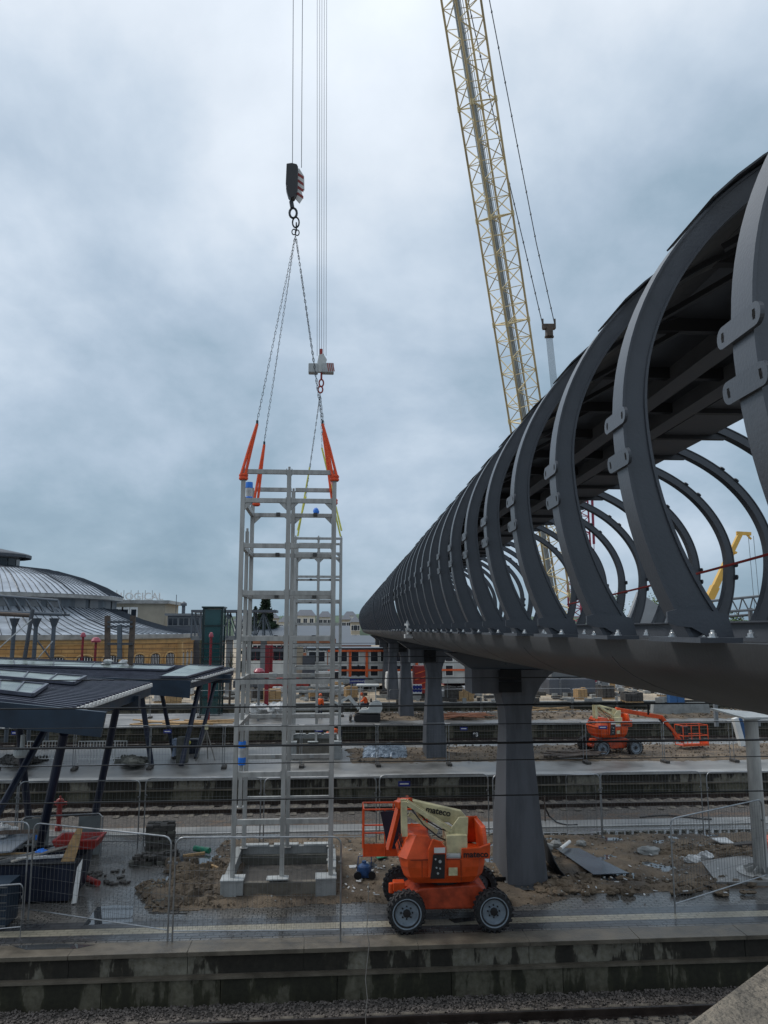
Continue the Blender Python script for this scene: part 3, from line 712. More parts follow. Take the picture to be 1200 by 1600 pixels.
# ================================================================== LIFT SHAFT FRAMES
TX0, TX1, TY0, TY1, TZ0 = -2.29, .16, 20.57, 23.27, .45
def shaft():
    cx, cy = (TX0+TX1)/2, (TY0+TY1)/2; W_, D_ = TX1-TX0, TY1-TY0
    t = thing('lift_shaft_frame', 'nearer tall light grey steel lift shaft frame hanging from orange slings', 'steel frame', (cx, TY0, TZ0), 0, 'light grey lift shaft frames')
    H_ = 10.42; s = .115
    def post(x, y, z0, z1, w=s):
        b = MB(); b.box((x-w/2, y-w/2, z0), (x+w/2, y+w/2, z1)); b.box((x-w/2-.05, y-w/2-.05, z0), (x+w/2+.05, y+w/2+.05, z0+.015))
        b.tube((x, y, z1), (x, y, z1+.09), .035, 8); b.build('post', 'frame_grey', t, world=False, bevel=.008)
    xs = (-W_/2, 0, W_/2)
    for x in xs: post(x, 0, 0, H_)
    for x in (-W_/2, W_/2): post(x, D_/2, 0 if x > 0 else 1.4, 8.9, .10); post(x, D_, 0, H_-.1)
    post(.0, D_, 0, H_-.1)
    lev = [1.37, 2.62, 3.86, 5.10, 6.2, 7.42, 8.63, 9.82]
    ys = [1283, 1209, 1137, 1065, 998, 926.5, 853, 782.5]
    zl = [onY(450, y, TY0).z-TZ0 for y in ys]+[H_-.06]
    for i, z in enumerate(zl):
        hh = .12
        for x0, x1 in ((-W_/2+s/2, -s/2), (s/2, W_/2-s/2)):
            b = MB(); b.box((x0+.014, -.05, z-hh/2), (x1-.014, .05, z+hh/2))
            for xe, d_ in ((x0, 1), (x1, -1)):
                b.box((xe+d_*.001, -.056, z-hh/2-.03), (xe+d_*.014, .056, z+hh/2+.03))
                for zz in (-.075, .075): b.tube((xe+d_*.014, -.035, z+zz), (xe+d_*.03, -.035, z+zz), .011, 6)
            b.build('beam', 'frame_grey', t, world=False, bevel=.004)
            b = MB(); b.box((x0, D_-.05, z-hh/2), (x1, D_+.05, z+hh/2)); b.build('beam', 'frame_grey', t, world=False, bevel=.006)
        if i in (2, 3, 4, 5, 6, 7, 8):
            for x in (-W_/2, W_/2):
                if i == 8 and x < 0: continue
                b = MB(); b.box((x-.05, .06, z-hh/2), (x+.05, D_-.06, z+hh/2)); b.build('beam', 'frame_grey', t, world=False)
        if i in (1, 2, 3, 4, 5, 6, 7):                       # small bracket plates on the rear beams
            b = MB()
            for x in (-W_/2+.78, W_/2-.55): b.box((x-.06, D_-.115, z-.03), (x+.06, D_-.052, z+.07))
            b.build('bracket', 'weld' if i > 3 else 'concrete_cap', t, world=False)
    z = zl[7]-.06                                    # haunches under the second beam
    for x, d in ((-.06, -1), (.06, 1), (W_/2-.06, -1), (-W_/2+.06, 1)):
        for y in (0, D_): b = MB(); b.prism([(x, z), (x+d*.2, z), (x, z-.2)], y-.03, y+.03, 'y'); b.build('haunch', 'frame_grey', t, world=False)
    return t, zl
tower, ZL = shaft()
# wrapping tape of blue and white round the posts
def wrap(t, x, y, z, h, lab, w=.19):
    c = thing('protective_wrap', lab, 'wrap', (x, y, z)); 
    b = MB(); b.lathe([(w/2, 0), (w/2*1.06, h*.3), (w/2, h*.32)], (x, y, z), 10); b.lathe([(w/2, h*.72), (w/2*1.05, h*.74), (w/2, h)], (x, y, z), 10); b.build('blue_band', 'blue', c)
    b = MB(); b.lathe([(w/2*.95, h*.3), (w/2*.98, h*.75)], (x, y, z), 10); b.build('clear_band', 'bag', c); return c
wrap(tower, TX0+.02, TY1-1.35, 10.15, .62, 'blue and white wrapped band at the top left of the nearer lift frame', .2)
wrap(tower, TX0+.02, TY1-1.35, 2.95, .62, 'blue wrapped band low on the left side of the nearer lift frame', .2)
o = MB().ell((TX1-.53, TY1, ZL[7]+TZ0+.12), (.09, .08, .12), 8, 6, .15).build('glove_bundle', 'blue', None, smooth=True); tag(o, 'crumpled blue rag on a rear beam of the nearer lift frame', 'rag')
tower2 = dup(tower, (-.50, 41.2, .85), None, 'farther light grey lift shaft frame, seen through and right of the nearer one')
tower2.scale = (1, 1, 1.02)
def plinth(x0, y0, label, h=.45, sc=1.):
    t = thing('frame_plinth', label, 'concrete plinth', ((x0+1.4), y0, 0), 0, 'concrete plinths under the lift frames')
    w, d = 2.9, 3.2; h0 = h
    def bx(name, a, b_, m, bev=.01): b = MB(); b.box((x0+a[0], y0+a[1], a[2]), (x0+b_[0], y0+b_[1], b_[2])); return b.build(name, m, t, bevel=bev)
    bx('corner_block', (0, -.05, 0), (.40, .42, h0), 'concrete'); bx('corner_block', (.40, -.049, .12), (.56, .41, h0-.002), 'concrete'); bx('corner_block', (w-.56, -.05, 0), (w-.05, .42, h0), 'concrete')
    for a, c in (((-.01, -.06), (.57, .43)), ((w-.57, -.06), (w-.04, .43)), ((1.12, -.04), (1.66, .26))): bx('cap', (*a, h0), (*c, h0+.03), 'concrete_cap', .005)
    bx('wall', (.56, .06, 0), (w-.56, .22, h0-.07), 'plinth_wall'); bx('wall', (.02, .42, 0), (.2, d, h0-.03), 'concrete'); bx('wall', (w-.24, .42, 0), (w-.06, d, h0-.03), 'concrete')
    bx('wall', (.2, d-.2, 0), (w-.24, d, h0+.0), 'concrete')
    for k in range(3): bx('cap', (.25+k*.85, d-.22, h0), (.95+k*.85, d+.02, h0+.05), 'concrete_cap', .005)
    bx('cap', (w-.26, .9, h0-.03), (w-.04, 2.6, h0+.02), 'concrete_cap', .005)
    bx('inner_wall', (.2, d-.35, -.0), (w-.24, d-.2, h0-.2), 'concrete_dark')  # darker concrete on the inner wall paints in the pit's shade
    return t
plinth(-2.55, 20.34, 'grey concrete plinth with a pit under the nearer lift frame')
plinth(-2.05, 40.95, 'grey concrete plinth under the farther lift frame on the second platform', .85)

# ================================================================== HOOKS, CHAINS, SLINGS
def chain(b, p, q, r=.02, pitch=.11, wire=.0075):
    """links alternate by a quarter turn"""
    p = Vector(p); q = Vector(q); d = q-p; L = d.length; d.normalize(); u = Vector((0, 1, 0)); x = d.cross(u).normalized(); y = d.cross(x); n = int(L/pitch)
    for i in range(n):
        c = p+d*(i+.5)*L/n; a = x if i % 2 else y; hl = pitch*.62
        pts = [c-d*hl, c-d*hl*.6+a*r, c+d*hl*.6+a*r, c+d*hl, c+d*hl*.6-a*r, c-d*hl*.6-a*r, c-d*hl]
        b.path(pts, wire, 3)
def ring(b, c, rx, rz, w, ax='y', n=14):
    c = Vector(c); pts = []
    for k in range(n+1):
        a = 2*math.pi*k/n; pts.append(c+(Vector((rx*math.cos(a), 0, rz*math.sin(a))) if ax == 'y' else Vector((0, rx*math.cos(a), rz*math.sin(a)))))
    b.path(pts, w, 6)
HK = onY(463, 262, 21.9); YH = 21.9
def hp(px, py, Y=YH): return onY(px, py, Y)
hb = thing('hook_block', 'black crane hook block with a red and white striped cheek plate', 'hook block', tuple(hp(461, 330)))
c0 = hp(458, 290)
b = MB(); P = [(-.14, .50), (-.02, .53), (.10, .50), (.13, .43), (.12, -.30), (.06, -.5), (-.02, -.55), (-.09, -.45), (-.14, -.25), (-.12, -.16), (-.15, -.12)]
b.prism([(c0.x+a, c0.z+c) for a, c in P], YH-.16, YH+.06, 'y')
b.build('block_body', 'black', hb, bevel=.015)
b = MB(); P = [(-.10, .46), (.12, .52), (.24, .28), (.25, -.10), (.18, -.14), (.22, -.35), (.14, -.52), (.02, -.36)]
b.prism([(c0.x+.03+a, c0.z+c) for a, c in P], YH+.06, YH+.14, 'y'); b.build('cheek_plate', 'white', hb)
b = MB()
for k in range(4):
    z0 = c0.z+.30-.2*k; b.add([(c0.x+.12, YH+.0585, z0), (c0.x+.26, YH+.0585, z0-.12), (c0.x+.26, YH+.0585, z0-.03), (c0.x+.12, YH+.0585, z0+.09)], [(0, 1, 2, 3)])
b.build('red_stripes', 'red', hb)
b = MB(); b.tube((c0.x-.02, YH, c0.z-.55), (c0.x+.01, YH, c0.z-.75), .05, 8); ring(b, (c0.x+.03, YH, c0.z-.90), .085, .15, .03); b.build('hook', 'chain', hb)
hb.scale = (1.3, 1.2, 1.08)
cs = thing('chain_sling', 'dark four leg chain sling between the hook block and the orange slings', 'chain sling', tuple(hp(462, 370)))
b = MB(); ct = hp(462, 352); ring(b, ct+Vector((.0, .05, .12)), .10, .17, .026); ring(b, ct+Vector((.02, 0, -.05)), .075, .13, .022, 'x'); ring(b, ct+Vector((-.05, 0, -.22)), .06, .09, .018); ring(b, ct+Vector((.05, 0, -.24)), .06, .09, .018); b.build('master_link', 'chain', cs)
apex = ct+Vector((0, 0, -.3))
ends = [hp(402, 657, TY0), hp(413, 690, TY1), hp(504, 657, TY0), hp(520, 700, TY1)]
ends[3] = onY(505, 672, TY1)
for e in ends:
    b = MB(); chain(b, apex+(e-apex).normalized()*.05, e); b.build('chain_leg', 'chain', cs)
    b = MB(); b.tube(e, e+Vector((0, 0, -.12)), .035, 6); b.build('end_hook', 'chain', cs)
# orange round slings choked round the corner posts
corners = [(Vector((TX0-.0, TY0, 10.72)), ends[0], 'orange sling choked on the front left corner of the nearer frame'), (Vector((TX0+.1, TY1, 10.45)), ends[1], 'orange sling on the rear left corner of the nearer frame'),
           (Vector((TX1, TY0, 10.72)), ends[2], 'orange sling choked on the front right corner of the nearer frame'), (Vector((TX1+.0, TY1-.1, 10.5)), ends[3], 'orange sling on the rear right corner of the nearer frame')]
for c, e, lab in corners:
    t = thing('lifting_sling', lab, 'sling', tuple(c), 0, 'orange slings on the nearer lift frame')
    for k in (-1, 1):
        b = MB(); b.path([e+Vector((0, 0, -.1)), (e+c)/2+Vector((k*.03, 0, 0)), c+Vector((k*.055, -.07, .0))], .042, 6); b.build('strand', 'sling', t, smooth=True)
    b = MB()
    for dz in (-.10, -.02): b.lathe([(.10, dz-.05), (.125, dz-.02), (.125, dz+.02), (.10, dz+.05)], c, 12)
    b.build('choke', 'sling', t, smooth=True)
def rope(name, pts, r, m, label, cat, group=None, n=5):
    b = MB(); b.path(pts, r, n); return tag(b.build(name, m, None), label, cat, group)
TOPZ = 62
def upto(p, px_top):               # the rope leaves the frame's top at px_top
    q = onY(px_top, -150, p.y); return q
for k, (x0, x1) in enumerate(((457, 460), (471, 475))):
    p = hp(x0, 262); rope('hoist_rope', [p, onY(x1, -400, YH)], .011, 'rope', ['left', 'right'][k]+' of the two steel ropes above the black hook block', 'rope', 'ropes of the black hook block')
# second hook: pale counterweight block
Y2 = 44.; c2 = onY(501, 577, Y2)
hb2 = thing('hook_block', 'pale grey counterweight hook block with a red striped end, behind the chains', 'hook block', tuple(c2))
b = MB(); b.box((c2.x-.72, Y2-.25, c2.z-.28), (c2.x-.16, Y2+.25, c2.z+.3)); b.build('left_weight', 'concrete_cap', hb2, bevel=.05)
b = MB(); b.box((c2.x+.08, Y2-.25, c2.z-.26), (c2.x+.78, Y2+.25, c2.z+.34)); b.build('right_weight', 'concrete_cap', hb2, bevel=.05)
b = MB(); b.prism([(c2.x-.16, c2.z-.2), (c2.x+.1, c2.z-.2), (c2.x+.36, c2.z+.6), (c2.x+.14, c2.z+.95), (c2.x-.12, c2.z+.85), (c2.x-.2, c2.z+.4)], Y2-.12, Y2+.12, 'y'); b.build('sheave_housing', 'office_white', hb2, bevel=.02)
b = MB()
for k in range(4):
    x = c2.x+.36+.11*k; b.add([(x, Y2-.2535, c2.z+.32), (x+.05, Y2-.2535, c2.z+.32), (x+.15, Y2-.2535, c2.z-.2), (x+.10, Y2-.2535, c2.z-.2)], [(0, 1, 2, 3)])
b.build('red_stripes', 'red', hb2)
b = MB(); b.tube((c2.x+.05, Y2, c2.z-.2), (c2.x+.05, Y2, c2.z-.6), .06, 8); ring(b, (c2.x+.05, Y2, c2.z-.85), .13, .22, .05); ring(b, (c2.x, Y2, c2.z-1.25), .14, .2, .05); b.tube((c2.x+.02, Y2, c2.z+.8), (c2.x+.02, Y2, c2.z+1.25), .09, 8); b.build('hook', 'red', hb2)
for k, x in enumerate((495.5, 499.2, 502.5, 506, 509.5)):
    p = onY(x, 556, Y2); q = onY(x+1+ (k-2)*.4, -500, Y2); rope('hoist_rope', [p, q], .014, 'rope', ['first', 'second', 'third', 'fourth', 'fifth'][k]+' from the left of the five ropes above the pale hook block', 'rope', 'ropes of the pale hook block')
cs2 = thing('chain_sling', 'thin chain sling dropping from the pale hook block to yellow slings', 'chain sling', tuple(c2))
ap2 = c2+Vector((0, 0, -1.5)); t2x0, t2x1, t2y0, t2y1, t2z = -.5-1.225, -.5+1.225, 41.2, 43.9, 11.85
e2 = [onY(478, 776, t2y0), onY(484, 730, t2y1), onY(503, 700, t2y0+.5), onY(521, 790, t2y1)]
for e in e2: b = MB(); chain(b, ap2, e, .028, .24, .010); b.build('chain_leg', 'chain', cs2)
for e, c in ((e2[0], (t2x0+.1, t2y0, t2z)), (e2[1], (t2x0, t2y1, t2z)), (e2[3], (t2x1, t2y1, t2z)), (e2[2], (t2x1, t2y0, t2z))):
    rope('lifting_sling', [e, Vector(c)], .05, 'yellow_sling', 'yellow sling down to the '+('front' if c[1] < 42 else 'rear')+(' left' if c[0] < -.5 else ' right')+' corner of the farther frame', 'sling', 'yellow slings on the farther lift frame')

# ================================================================== CRANES
def lattice(t, A, B, w0, w1, bays, m, roll=0., rc=.09, rl=.045, lace='lacing'):
    A = Vector(A); B = Vector(B); d = (B-A).normalized(); x = d.cross(Vector((0, 1, 0))).normalized(); y = d.cross(x).normalized()
    c, s = math.cos(roll), math.sin(roll); x, y = x*c+y*s, y*c-x*s
    def P(k, q, n):
        w = w0+(w1-w0)*q/n; return A+(B-A)*q/n+x*(w/2*(1 if k in (0, 3) else -1))+y*(w/2*(1 if k in (0, 1) else -1))
    for k in range(4):
        b = MB(); b.tube(P(k, 0, 1), P(k, 1, 1), rc, 6); b.build('chord', m[0], t)
    for f in range(4):
        b = MB(); k, l = f, (f+1) % 4; n = bays
        for q in range(n):
            if q % 2: b.tube(P(k, q, n), P(l, q+1, n), rl, 4, cap=False)
            else: b.tube(P(l, q, n), P(k, q+1, n), rl, 4, cap=False)
            if q % (2 if f % 2 else 1) == 0: b.tube(P(k, q, n), P(l, q, n), rl*.8, 4, cap=False)
        b.build(lace, m[1], t)
    return P
cA = onY(881, 1035, 80); cB = onY(700, -130, 53)
yc = thing('lattice_crane', 'huge yellow lattice boom crane rising behind the bridge', 'crane', (cA.x, cA.y, 0))
P = lattice(yc, cA, cB, 2.3, 2.3, 44, ('brown_crane', 'yellow_crane'), .22, .10, .05)
n = 44
for q in range(5, 44, 6):            # section joints
    b = MB()
    for k in range(4):
        p = P(k, q, n); d = (cB-cA).normalized()*.22; b.tube(p-d, p+d, .15, 6)
    for k, l in ((0, 1), (1, 2), (2, 3), (3, 0), (0, 2)):
        b.tube(P(k, q, n), P(l, q, n), .07, 4); 
    b.build('section_joint', 'yellow_crane', yc)
# hoist ropes running down inside the boom, read as a pale band
ax = (cB-cA)
for k, (dx_, r_) in enumerate(((-.35, .03), (-.17, .03), (.0, .03), (.18, .03), (.36, .03))):
    b = MB(); b.tube(cA+Vector((dx_*.8+.3, .2, 0)), cB+Vector((dx_-.2, .2, 0)), r_, 4); b.build('inner_rope', 'galv', yc)
b = MB(); a1, a2 = cA+Vector((.05, .3, 0)), cB+Vector((-.35, .3, 0))
b.bar(a1, a2, .62, .03, up=(0, 1, 0)); b.build('rope_bundle_sheet', 'rope_band', yc)  # flat pale sheet standing in for the bundle of ropes
# cab and base
b = MB(); b.box((cA.x-2.2, 78, 0), (cA.x+2.6, 84, 1.6)); b.build('undercarriage', 'slate', yc, bevel=.1)
b = MB(); b.box((cA.x-1.8, 78.5, 1.6), (cA.x+2.2, 85, 2.4)); b.build('machine_house', 'grey_wall', yc, bevel=.1)
# pendants and spreader behind the boom
YP = 78
spl, spr = onY(848, 508, YP), onY(867, 508, YP)
for k, (p, top) in enumerate(((spl, onY(722, -40, 62)), (spr, onY(757, -40, 62)))):
    mid = onY(*((786, 245) if k == 0 else (806, 215)), 69)
    b = MB(); pts = [p, onY(*((820, 388) if k == 0 else (838, 380)), 74), mid, top]; b.path(pts, .05, 5)
    for q in range(14):
        f = q/14.01*3; i = int(f); u_ = pts[i].lerp(pts[i+1], f-i); b.ell(u_, (.10, .10, .16), 6, 4)
    b.build('pendant', 'rope', yc)
b = MB(); b.bar(spl+Vector((0, 0, -.2)), spr+Vector((0, 0, -.2)), .5, .55); b.box((spl.x+.35, YP-.4, spl.z-1.3), (spr.x-.35, YP+.4, spl.z-.3)); b.bar(spl+Vector((.2, 0, -1.35)), spr+Vector((-.2, 0, -1.35)), .3, .2)
for p in (spl, spr): b.bar(p+Vector((0, 0, -.4)), p+Vector((0, 0, .7)), .16, .2)
b.build('spreader', 'wood_dark', yc)
for k in range(9):
    f = k/8; p = spl.lerp(spr, .25+.5*f)+Vector((0, 0, -1.4)); q = onY(872+(f-.5)*14, 640, YP+1); b = MB(); b.tube(p, onY(868+(f-.5)*11, 578, YP)+(onY(880, 740, YP)-onY(868, 578, YP)), .022, 4); b.build('luffing_rope', 'rope', yc)

rA, rB = onY(912, 1000, 92), onY(896, 720, 92)
rcn = thing('lattice_crane', 'dark red lattice crane mast seen through the bridge ribs', 'crane', (rA.x, 92, 0))
lattice(rcn, Vector((rA.x, 92, 1)), rB, 2.2, 2.0, 26, ('red_crane', 'red_crane'), .5, .11, .06)
p = onY(925, 775, 92); b = MB(); b.path([p, onY(928, 850, 92)], .16, 6); b.path([onY(928, 850, 92), onY(930, 930, 92)], .05, 5); b.build('hanging_block', 'red_crane', rcn)
b = MB(); b.box((rA.x-3, 89, 0), (rA.x+3, 95, 2.4)); b.build('undercarriage', 'red_crane', rcn, bevel=.1)

tA, tM, tB = onY(1085, 985, 110), onY(1143, 862, 110), onY(1156, 835, 110)
tc_ = thing('telescopic_crane', 'yellow telescopic crane boom leaning right, seen through the bridge', 'crane', (tA.x-4, 110, 0))
tk = (tA.z-2)/(tM.z-tA.z); tF = tA-(tM-tA)*tk; b = MB(); b.bar(tF, tA.lerp(tM, .55), 1.0, 1.1); b.build('lower_boom', 'yellow_telescopic', tc_)
b = MB(); b.bar(tA.lerp(tM, .5), tM, .75, .85); b.bar(tM-(tM-tA).normalized()*.1, tM+(tM-tA).normalized()*.2, 1.1, 1.2); b.build('middle_boom', 'yellow_telescopic', tc_)
b = MB(); b.bar(tM, tB, .55, .65); b.bar(tB+Vector((-.5, 0, .2)), tB+Vector((1.7, 0, .1)), .35, .5); b.bar(tB+Vector((.9, 0, .2)), tB+Vector((1.7, 0, -.7)), .2, .25); b.build('boom_head', 'yellow_telescopic', tc_)
for k in (0, 1): b = MB(); q = tB+Vector((1.3+.8*k, 0, -.2)); b.tube(q, Vector((q.x+.3, 110, 2)), .04, 4); b.build('hoist_rope', 'rope', tc_)
b = MB(); b.box((tA.x-11, 107, .8), (tA.x-1, 111, 2.6)); b.build('carrier', 'yellow_crane', tc_, bevel=.1)

# ================================================================== FENCES
FN = {}
def fence_proto(w, h=2.0, fine=.1, foot=False, sign=False):
    key = (round(w, 2), h, fine, foot, sign)
    t = thing('mesh_fence_panel', None, None)
    r = .019; rr = .16; pts = [(0, 0, 0), (0, 0, h-rr)]+[(rr-rr*math.cos(a), 0, h-rr+rr*math.sin(a)) for a in (R(30), R(60), R(90))]
    pts += [(w-x, y, z) for x, y, z in reversed(pts)]
    b = MB(); b.path(pts, r, 8); b.tube((0, 0, .22), (w, 0, .22), .015, 6); b.build('tube_frame', 'galv', t, world=False, smooth=True)
    b = MB(); n = int(w/fine)
    for k in range(1, n): b.bar((w*k/n, 0, .22), (w*k/n, 0, h-.01), .0045, .0045)
    k = .4
    while k < h-.05: b.bar((0, .004, k), (w, .004, k), .0045, .0045); k += .26
    b.build('wire_mesh', 'galv_dull', t, world=False, recalc=False)
    for x in (.02, w-.02): b = MB(); b.bar((x, -.02, h*.75), (x, .02, h*.75), .07, .05); b.build('coupler', 'galv_dull', t, world=False)
    if foot:
        b = MB(); b.box((-.12, -.32, 0), (.12, .32, .13)); b.build('foot_block', 'stone_dark', t, world=False, bevel=.03)
    if sign:
        b = MB(); b.box((w*.17, -.03, h-.34), (w*.17+.38, -.022, h-.18)); s_ = b.build('sign_plate', 'signblue', t, world=False)
        b = MB(); b.box((w*.17+.05, -.0335, h-.28), (w*.17+.33, -.031, h-.24)); b.build('sign_line', 'white', s_, world=False)
    return t
def fence_between(p, q, label, grp, foot=False, sign=False, proto=[None, None], lean=0, h=2.0, fine=.1):
    p = Vector(p); q = Vector(q); d = q-p; w = Vector((d.x, d.y)).length
    key = (foot, sign, h, fine)
    if key not in FN:
        FN[key] = fence_proto(3.45, h, fine, foot, sign); t = FN[key]
    else: t = dup(FN[key])
    t.location = (p.x, p.y, 0); t.rotation_euler = (lean, 0, math.atan2(d.y, d.x)); t.scale = (w/3.45, 1, 1); tag(t, label, 'fence panel', grp)
    return t
G1 = 'mesh fence panels along the nearest platform edge'
fence_between((-6.78, 19.42), (-3.33, 17.92), 'oblique mesh fence panel between waste skip and torn paving, nearest row', G1, h=2.12)
fence_between((-3.22, 17.86), (.36, 17.66), 'mesh fence panel in front of the concrete plinth, nearest row', G1, h=2.12)
fence_between((-10.3, 19.9), (-6.92, 19.5), 'mesh fence panel cut by the left edge of the photo, nearest row', G1, h=2.12)
fence_between((8.22, 18.67), (11.6, 20.6), 'mesh fence panel around the pale steel column at the right, nearest row', G1, h=2.12)
fence_between((-8.3, 18.0), (-6.55, 18.35), 'low mesh fence piece leaning before the waste skip at the left edge', G1, h=1.1)
G2 = 'mesh fence panels along the far edge of the first platform'
xs = [-23.9, -20.35, -16.8, -13.2, -9.35, -5.62, -1.95, 1.66, 5.26, 8.85, 12.3, 15.8]
desc = ['seventh post bay left of the waste skip', 'sixth bay left of the waste skip', 'bay far left behind the canopy posts', 'bay left of the red hydrant', 'bay behind the red hydrant', 'bay right of the stacked pavers', 'bay behind the nearer lift frame', 'bay behind the orange boom lift', 'bay just behind the nearest bridge pillar', 'bay above the leaning grey steel sheet', 'bay behind the pale steel column', 'bay at the right edge of the photo']
for i in range(len(xs)-1):
    if i < 2: continue
    fence_between((xs[i]+.06, 25.15+(.2 if i % 2 else 0)), (xs[i+1]-.06, 25.15+(.2 if i % 2 else 0)-.03), 'mesh fence panel, '+desc[i]+', second row', G2, sign=(i in (7,)), fine=.11)
fence_between((7.65, 25.0), (8.6, 25.0), 'narrow mesh fence panel right of the nearest bridge pillar, second row', G2, fine=.11)
G3 = 'mesh fence panels with feet on the second platform'
x = -20.0; k = 0; dz = ['far left under the canopy', 'behind the leftmost navy canopy leg', 'behind the sand heap', 'behind the grey bin', 'right of the surveyor tripod', 'behind the lift frame posts', 'left part over the silver tarpaulin', 'right part over the silver tarpaulin', 'behind the nearest bridge pillar', 'left of the farther boom lift', 'over the farther boom lift wheels', 'over the lift jib', 'before the far lift basket', 'right of the far lift basket', 'at the right edge of the photo']
xs3 = [-22.6, -19.1, -15.5, -11.9, -8.4, -4.9, -1.2, 2.5, 6.0, 9.4, 12.9, 16.9, 20.5, 24.1]
dz += ['beyond']
for i in range(len(xs3)-1):
    fence_between((xs3[i]+.05, 38.75), (xs3[i+1]-.05, 38.75+(.2 if i % 2 else 0)), 'mesh fence panel '+dz[i]+', third row', G3, foot=True, sign=(i % 2 == 0), fine=.14)
G4 = 'mesh fence panels before the far building site'
xs4 = [-24+3.6*i for i in range(17)]
for i in range(16):
    fence_between((xs4[i]+.05, 60.4), (xs4[i+1]-.05, 60.4), 'far mesh fence panel on the third platform, number %d from the left' % (i+1), G4, foot=True, fine=.3)
xs5 = [-14+3.6*i for i in range(12)]
for i in range(11):
    if 4 < i < 7: continue
    fence_between((xs5[i]+.05, 72.6), (xs5[i+1]-.05, 72.6), 'far mesh fence panel before the sandy site, number %d from the left' % (i+1), 'mesh fence panels at the edge of the sandy site', foot=True, fine=.4)

# ================================================================== OVERHEAD WIRES
def wire(Y, z, r, lab, slope=0., sag=.0, x0=-40, x1=60):
    b = MB(); n = 40; pts = []
    for k in range(n+1):
        x = x0+(x1-x0)*k/n; pts.append((x, Y+0.0, z+slope*x+sag*math.sin(x*.11)))
    b.path(pts, r, 6); return tag(b.build('overhead_wire', 'wire', None), lab, 'overhead wire', 'overhead wires above the tracks')
def zat(py, Y, px=600): return onY(px, py, Y).z
for py, Y, r, lab, sl_ in ((1103, 15.3, .017, 'thick black overhead wire crossing the top of the nearest bridge pillar', .0), (1133, 15.3, .008, 'thin overhead wire just below the upper thick one', .0), (1163, 15.3, .022, 'thickest black overhead wire across the middle of the lift frame', .0),
                          (1190, 15.3, .010, 'overhead wire crossing above the far edge of the second platform', .0), (1246, 11.5, .010, 'grey overhead wire running before the second track', .0), (1060, 11.5, .008, 'thin grey overhead wire crossing the front of the capital box', .0),
                          (1013, 36, .016, 'overhead wire before the site office windows', .0), (1026, 36, .020, 'overhead wire at the level of the site office middle frame', .0), (1005, 36, .012, 'high thin overhead wire before the round building', 0), (1019, 50, .012, 'thin far overhead wire before the ochre wall', 0), (1036, 36, .012, 'lowest of the overhead wires before the ochre wall', 0)):
    wire(Y, zat(py, Y), r, lab, sl_, .012)
# dropper between wires at the right
b = MB(); p = onY(1013, 1101, 15.3); b.tube(p, onY(1013, 1117, 15.3), .02, 6); tag(b.build('wire_dropper', 'wire', None), 'short black dropper between two overhead wires above the far boom lift', 'dropper')
p = onY(574, 1440, 9.5); pts = [onY(x, y, 9.5) for x, y in ((576, 1380), (575, 1425), (573, 1450), (577, 1475), (574, 1500), (571, 1530), (574, 1560), (571, 1590), (575, 1660))]
rope('hanging_cable', pts, .005, 'galv', 'thin grey cable hanging down in front of the nearest platform', 'cable')

# stone parapet at the lower right, close to the viewer
pp = thing('parapet', 'lichen stained stone coping of the viewer\'s parapet in the lower right corner', 'parapet', tuple(onz(1130, 1600, 5.6)))
a, c = onz(1052, 1612, 5.75), onz(1215, 1492, 5.75); d = (c-a).normalized(); nrm = Vector((d.y, -d.x, 0))
a = a-d*2; c = c+d*4
b = MB(); b.slabq(a, c, c+nrm*.5, a+nrm*.5, .11); b.build('coping', 'parapet', pp, bevel=.012)
b = MB(); b.slabq(a+nrm*.05+Vector((0, 0, -.12)), c+nrm*.05+Vector((0, 0, -.12)), c+nrm*.4+Vector((0, 0, -.12)), a+nrm*.4+Vector((0, 0, -.12)), 5.6); b.build('wall', 'concrete_dark', pp)

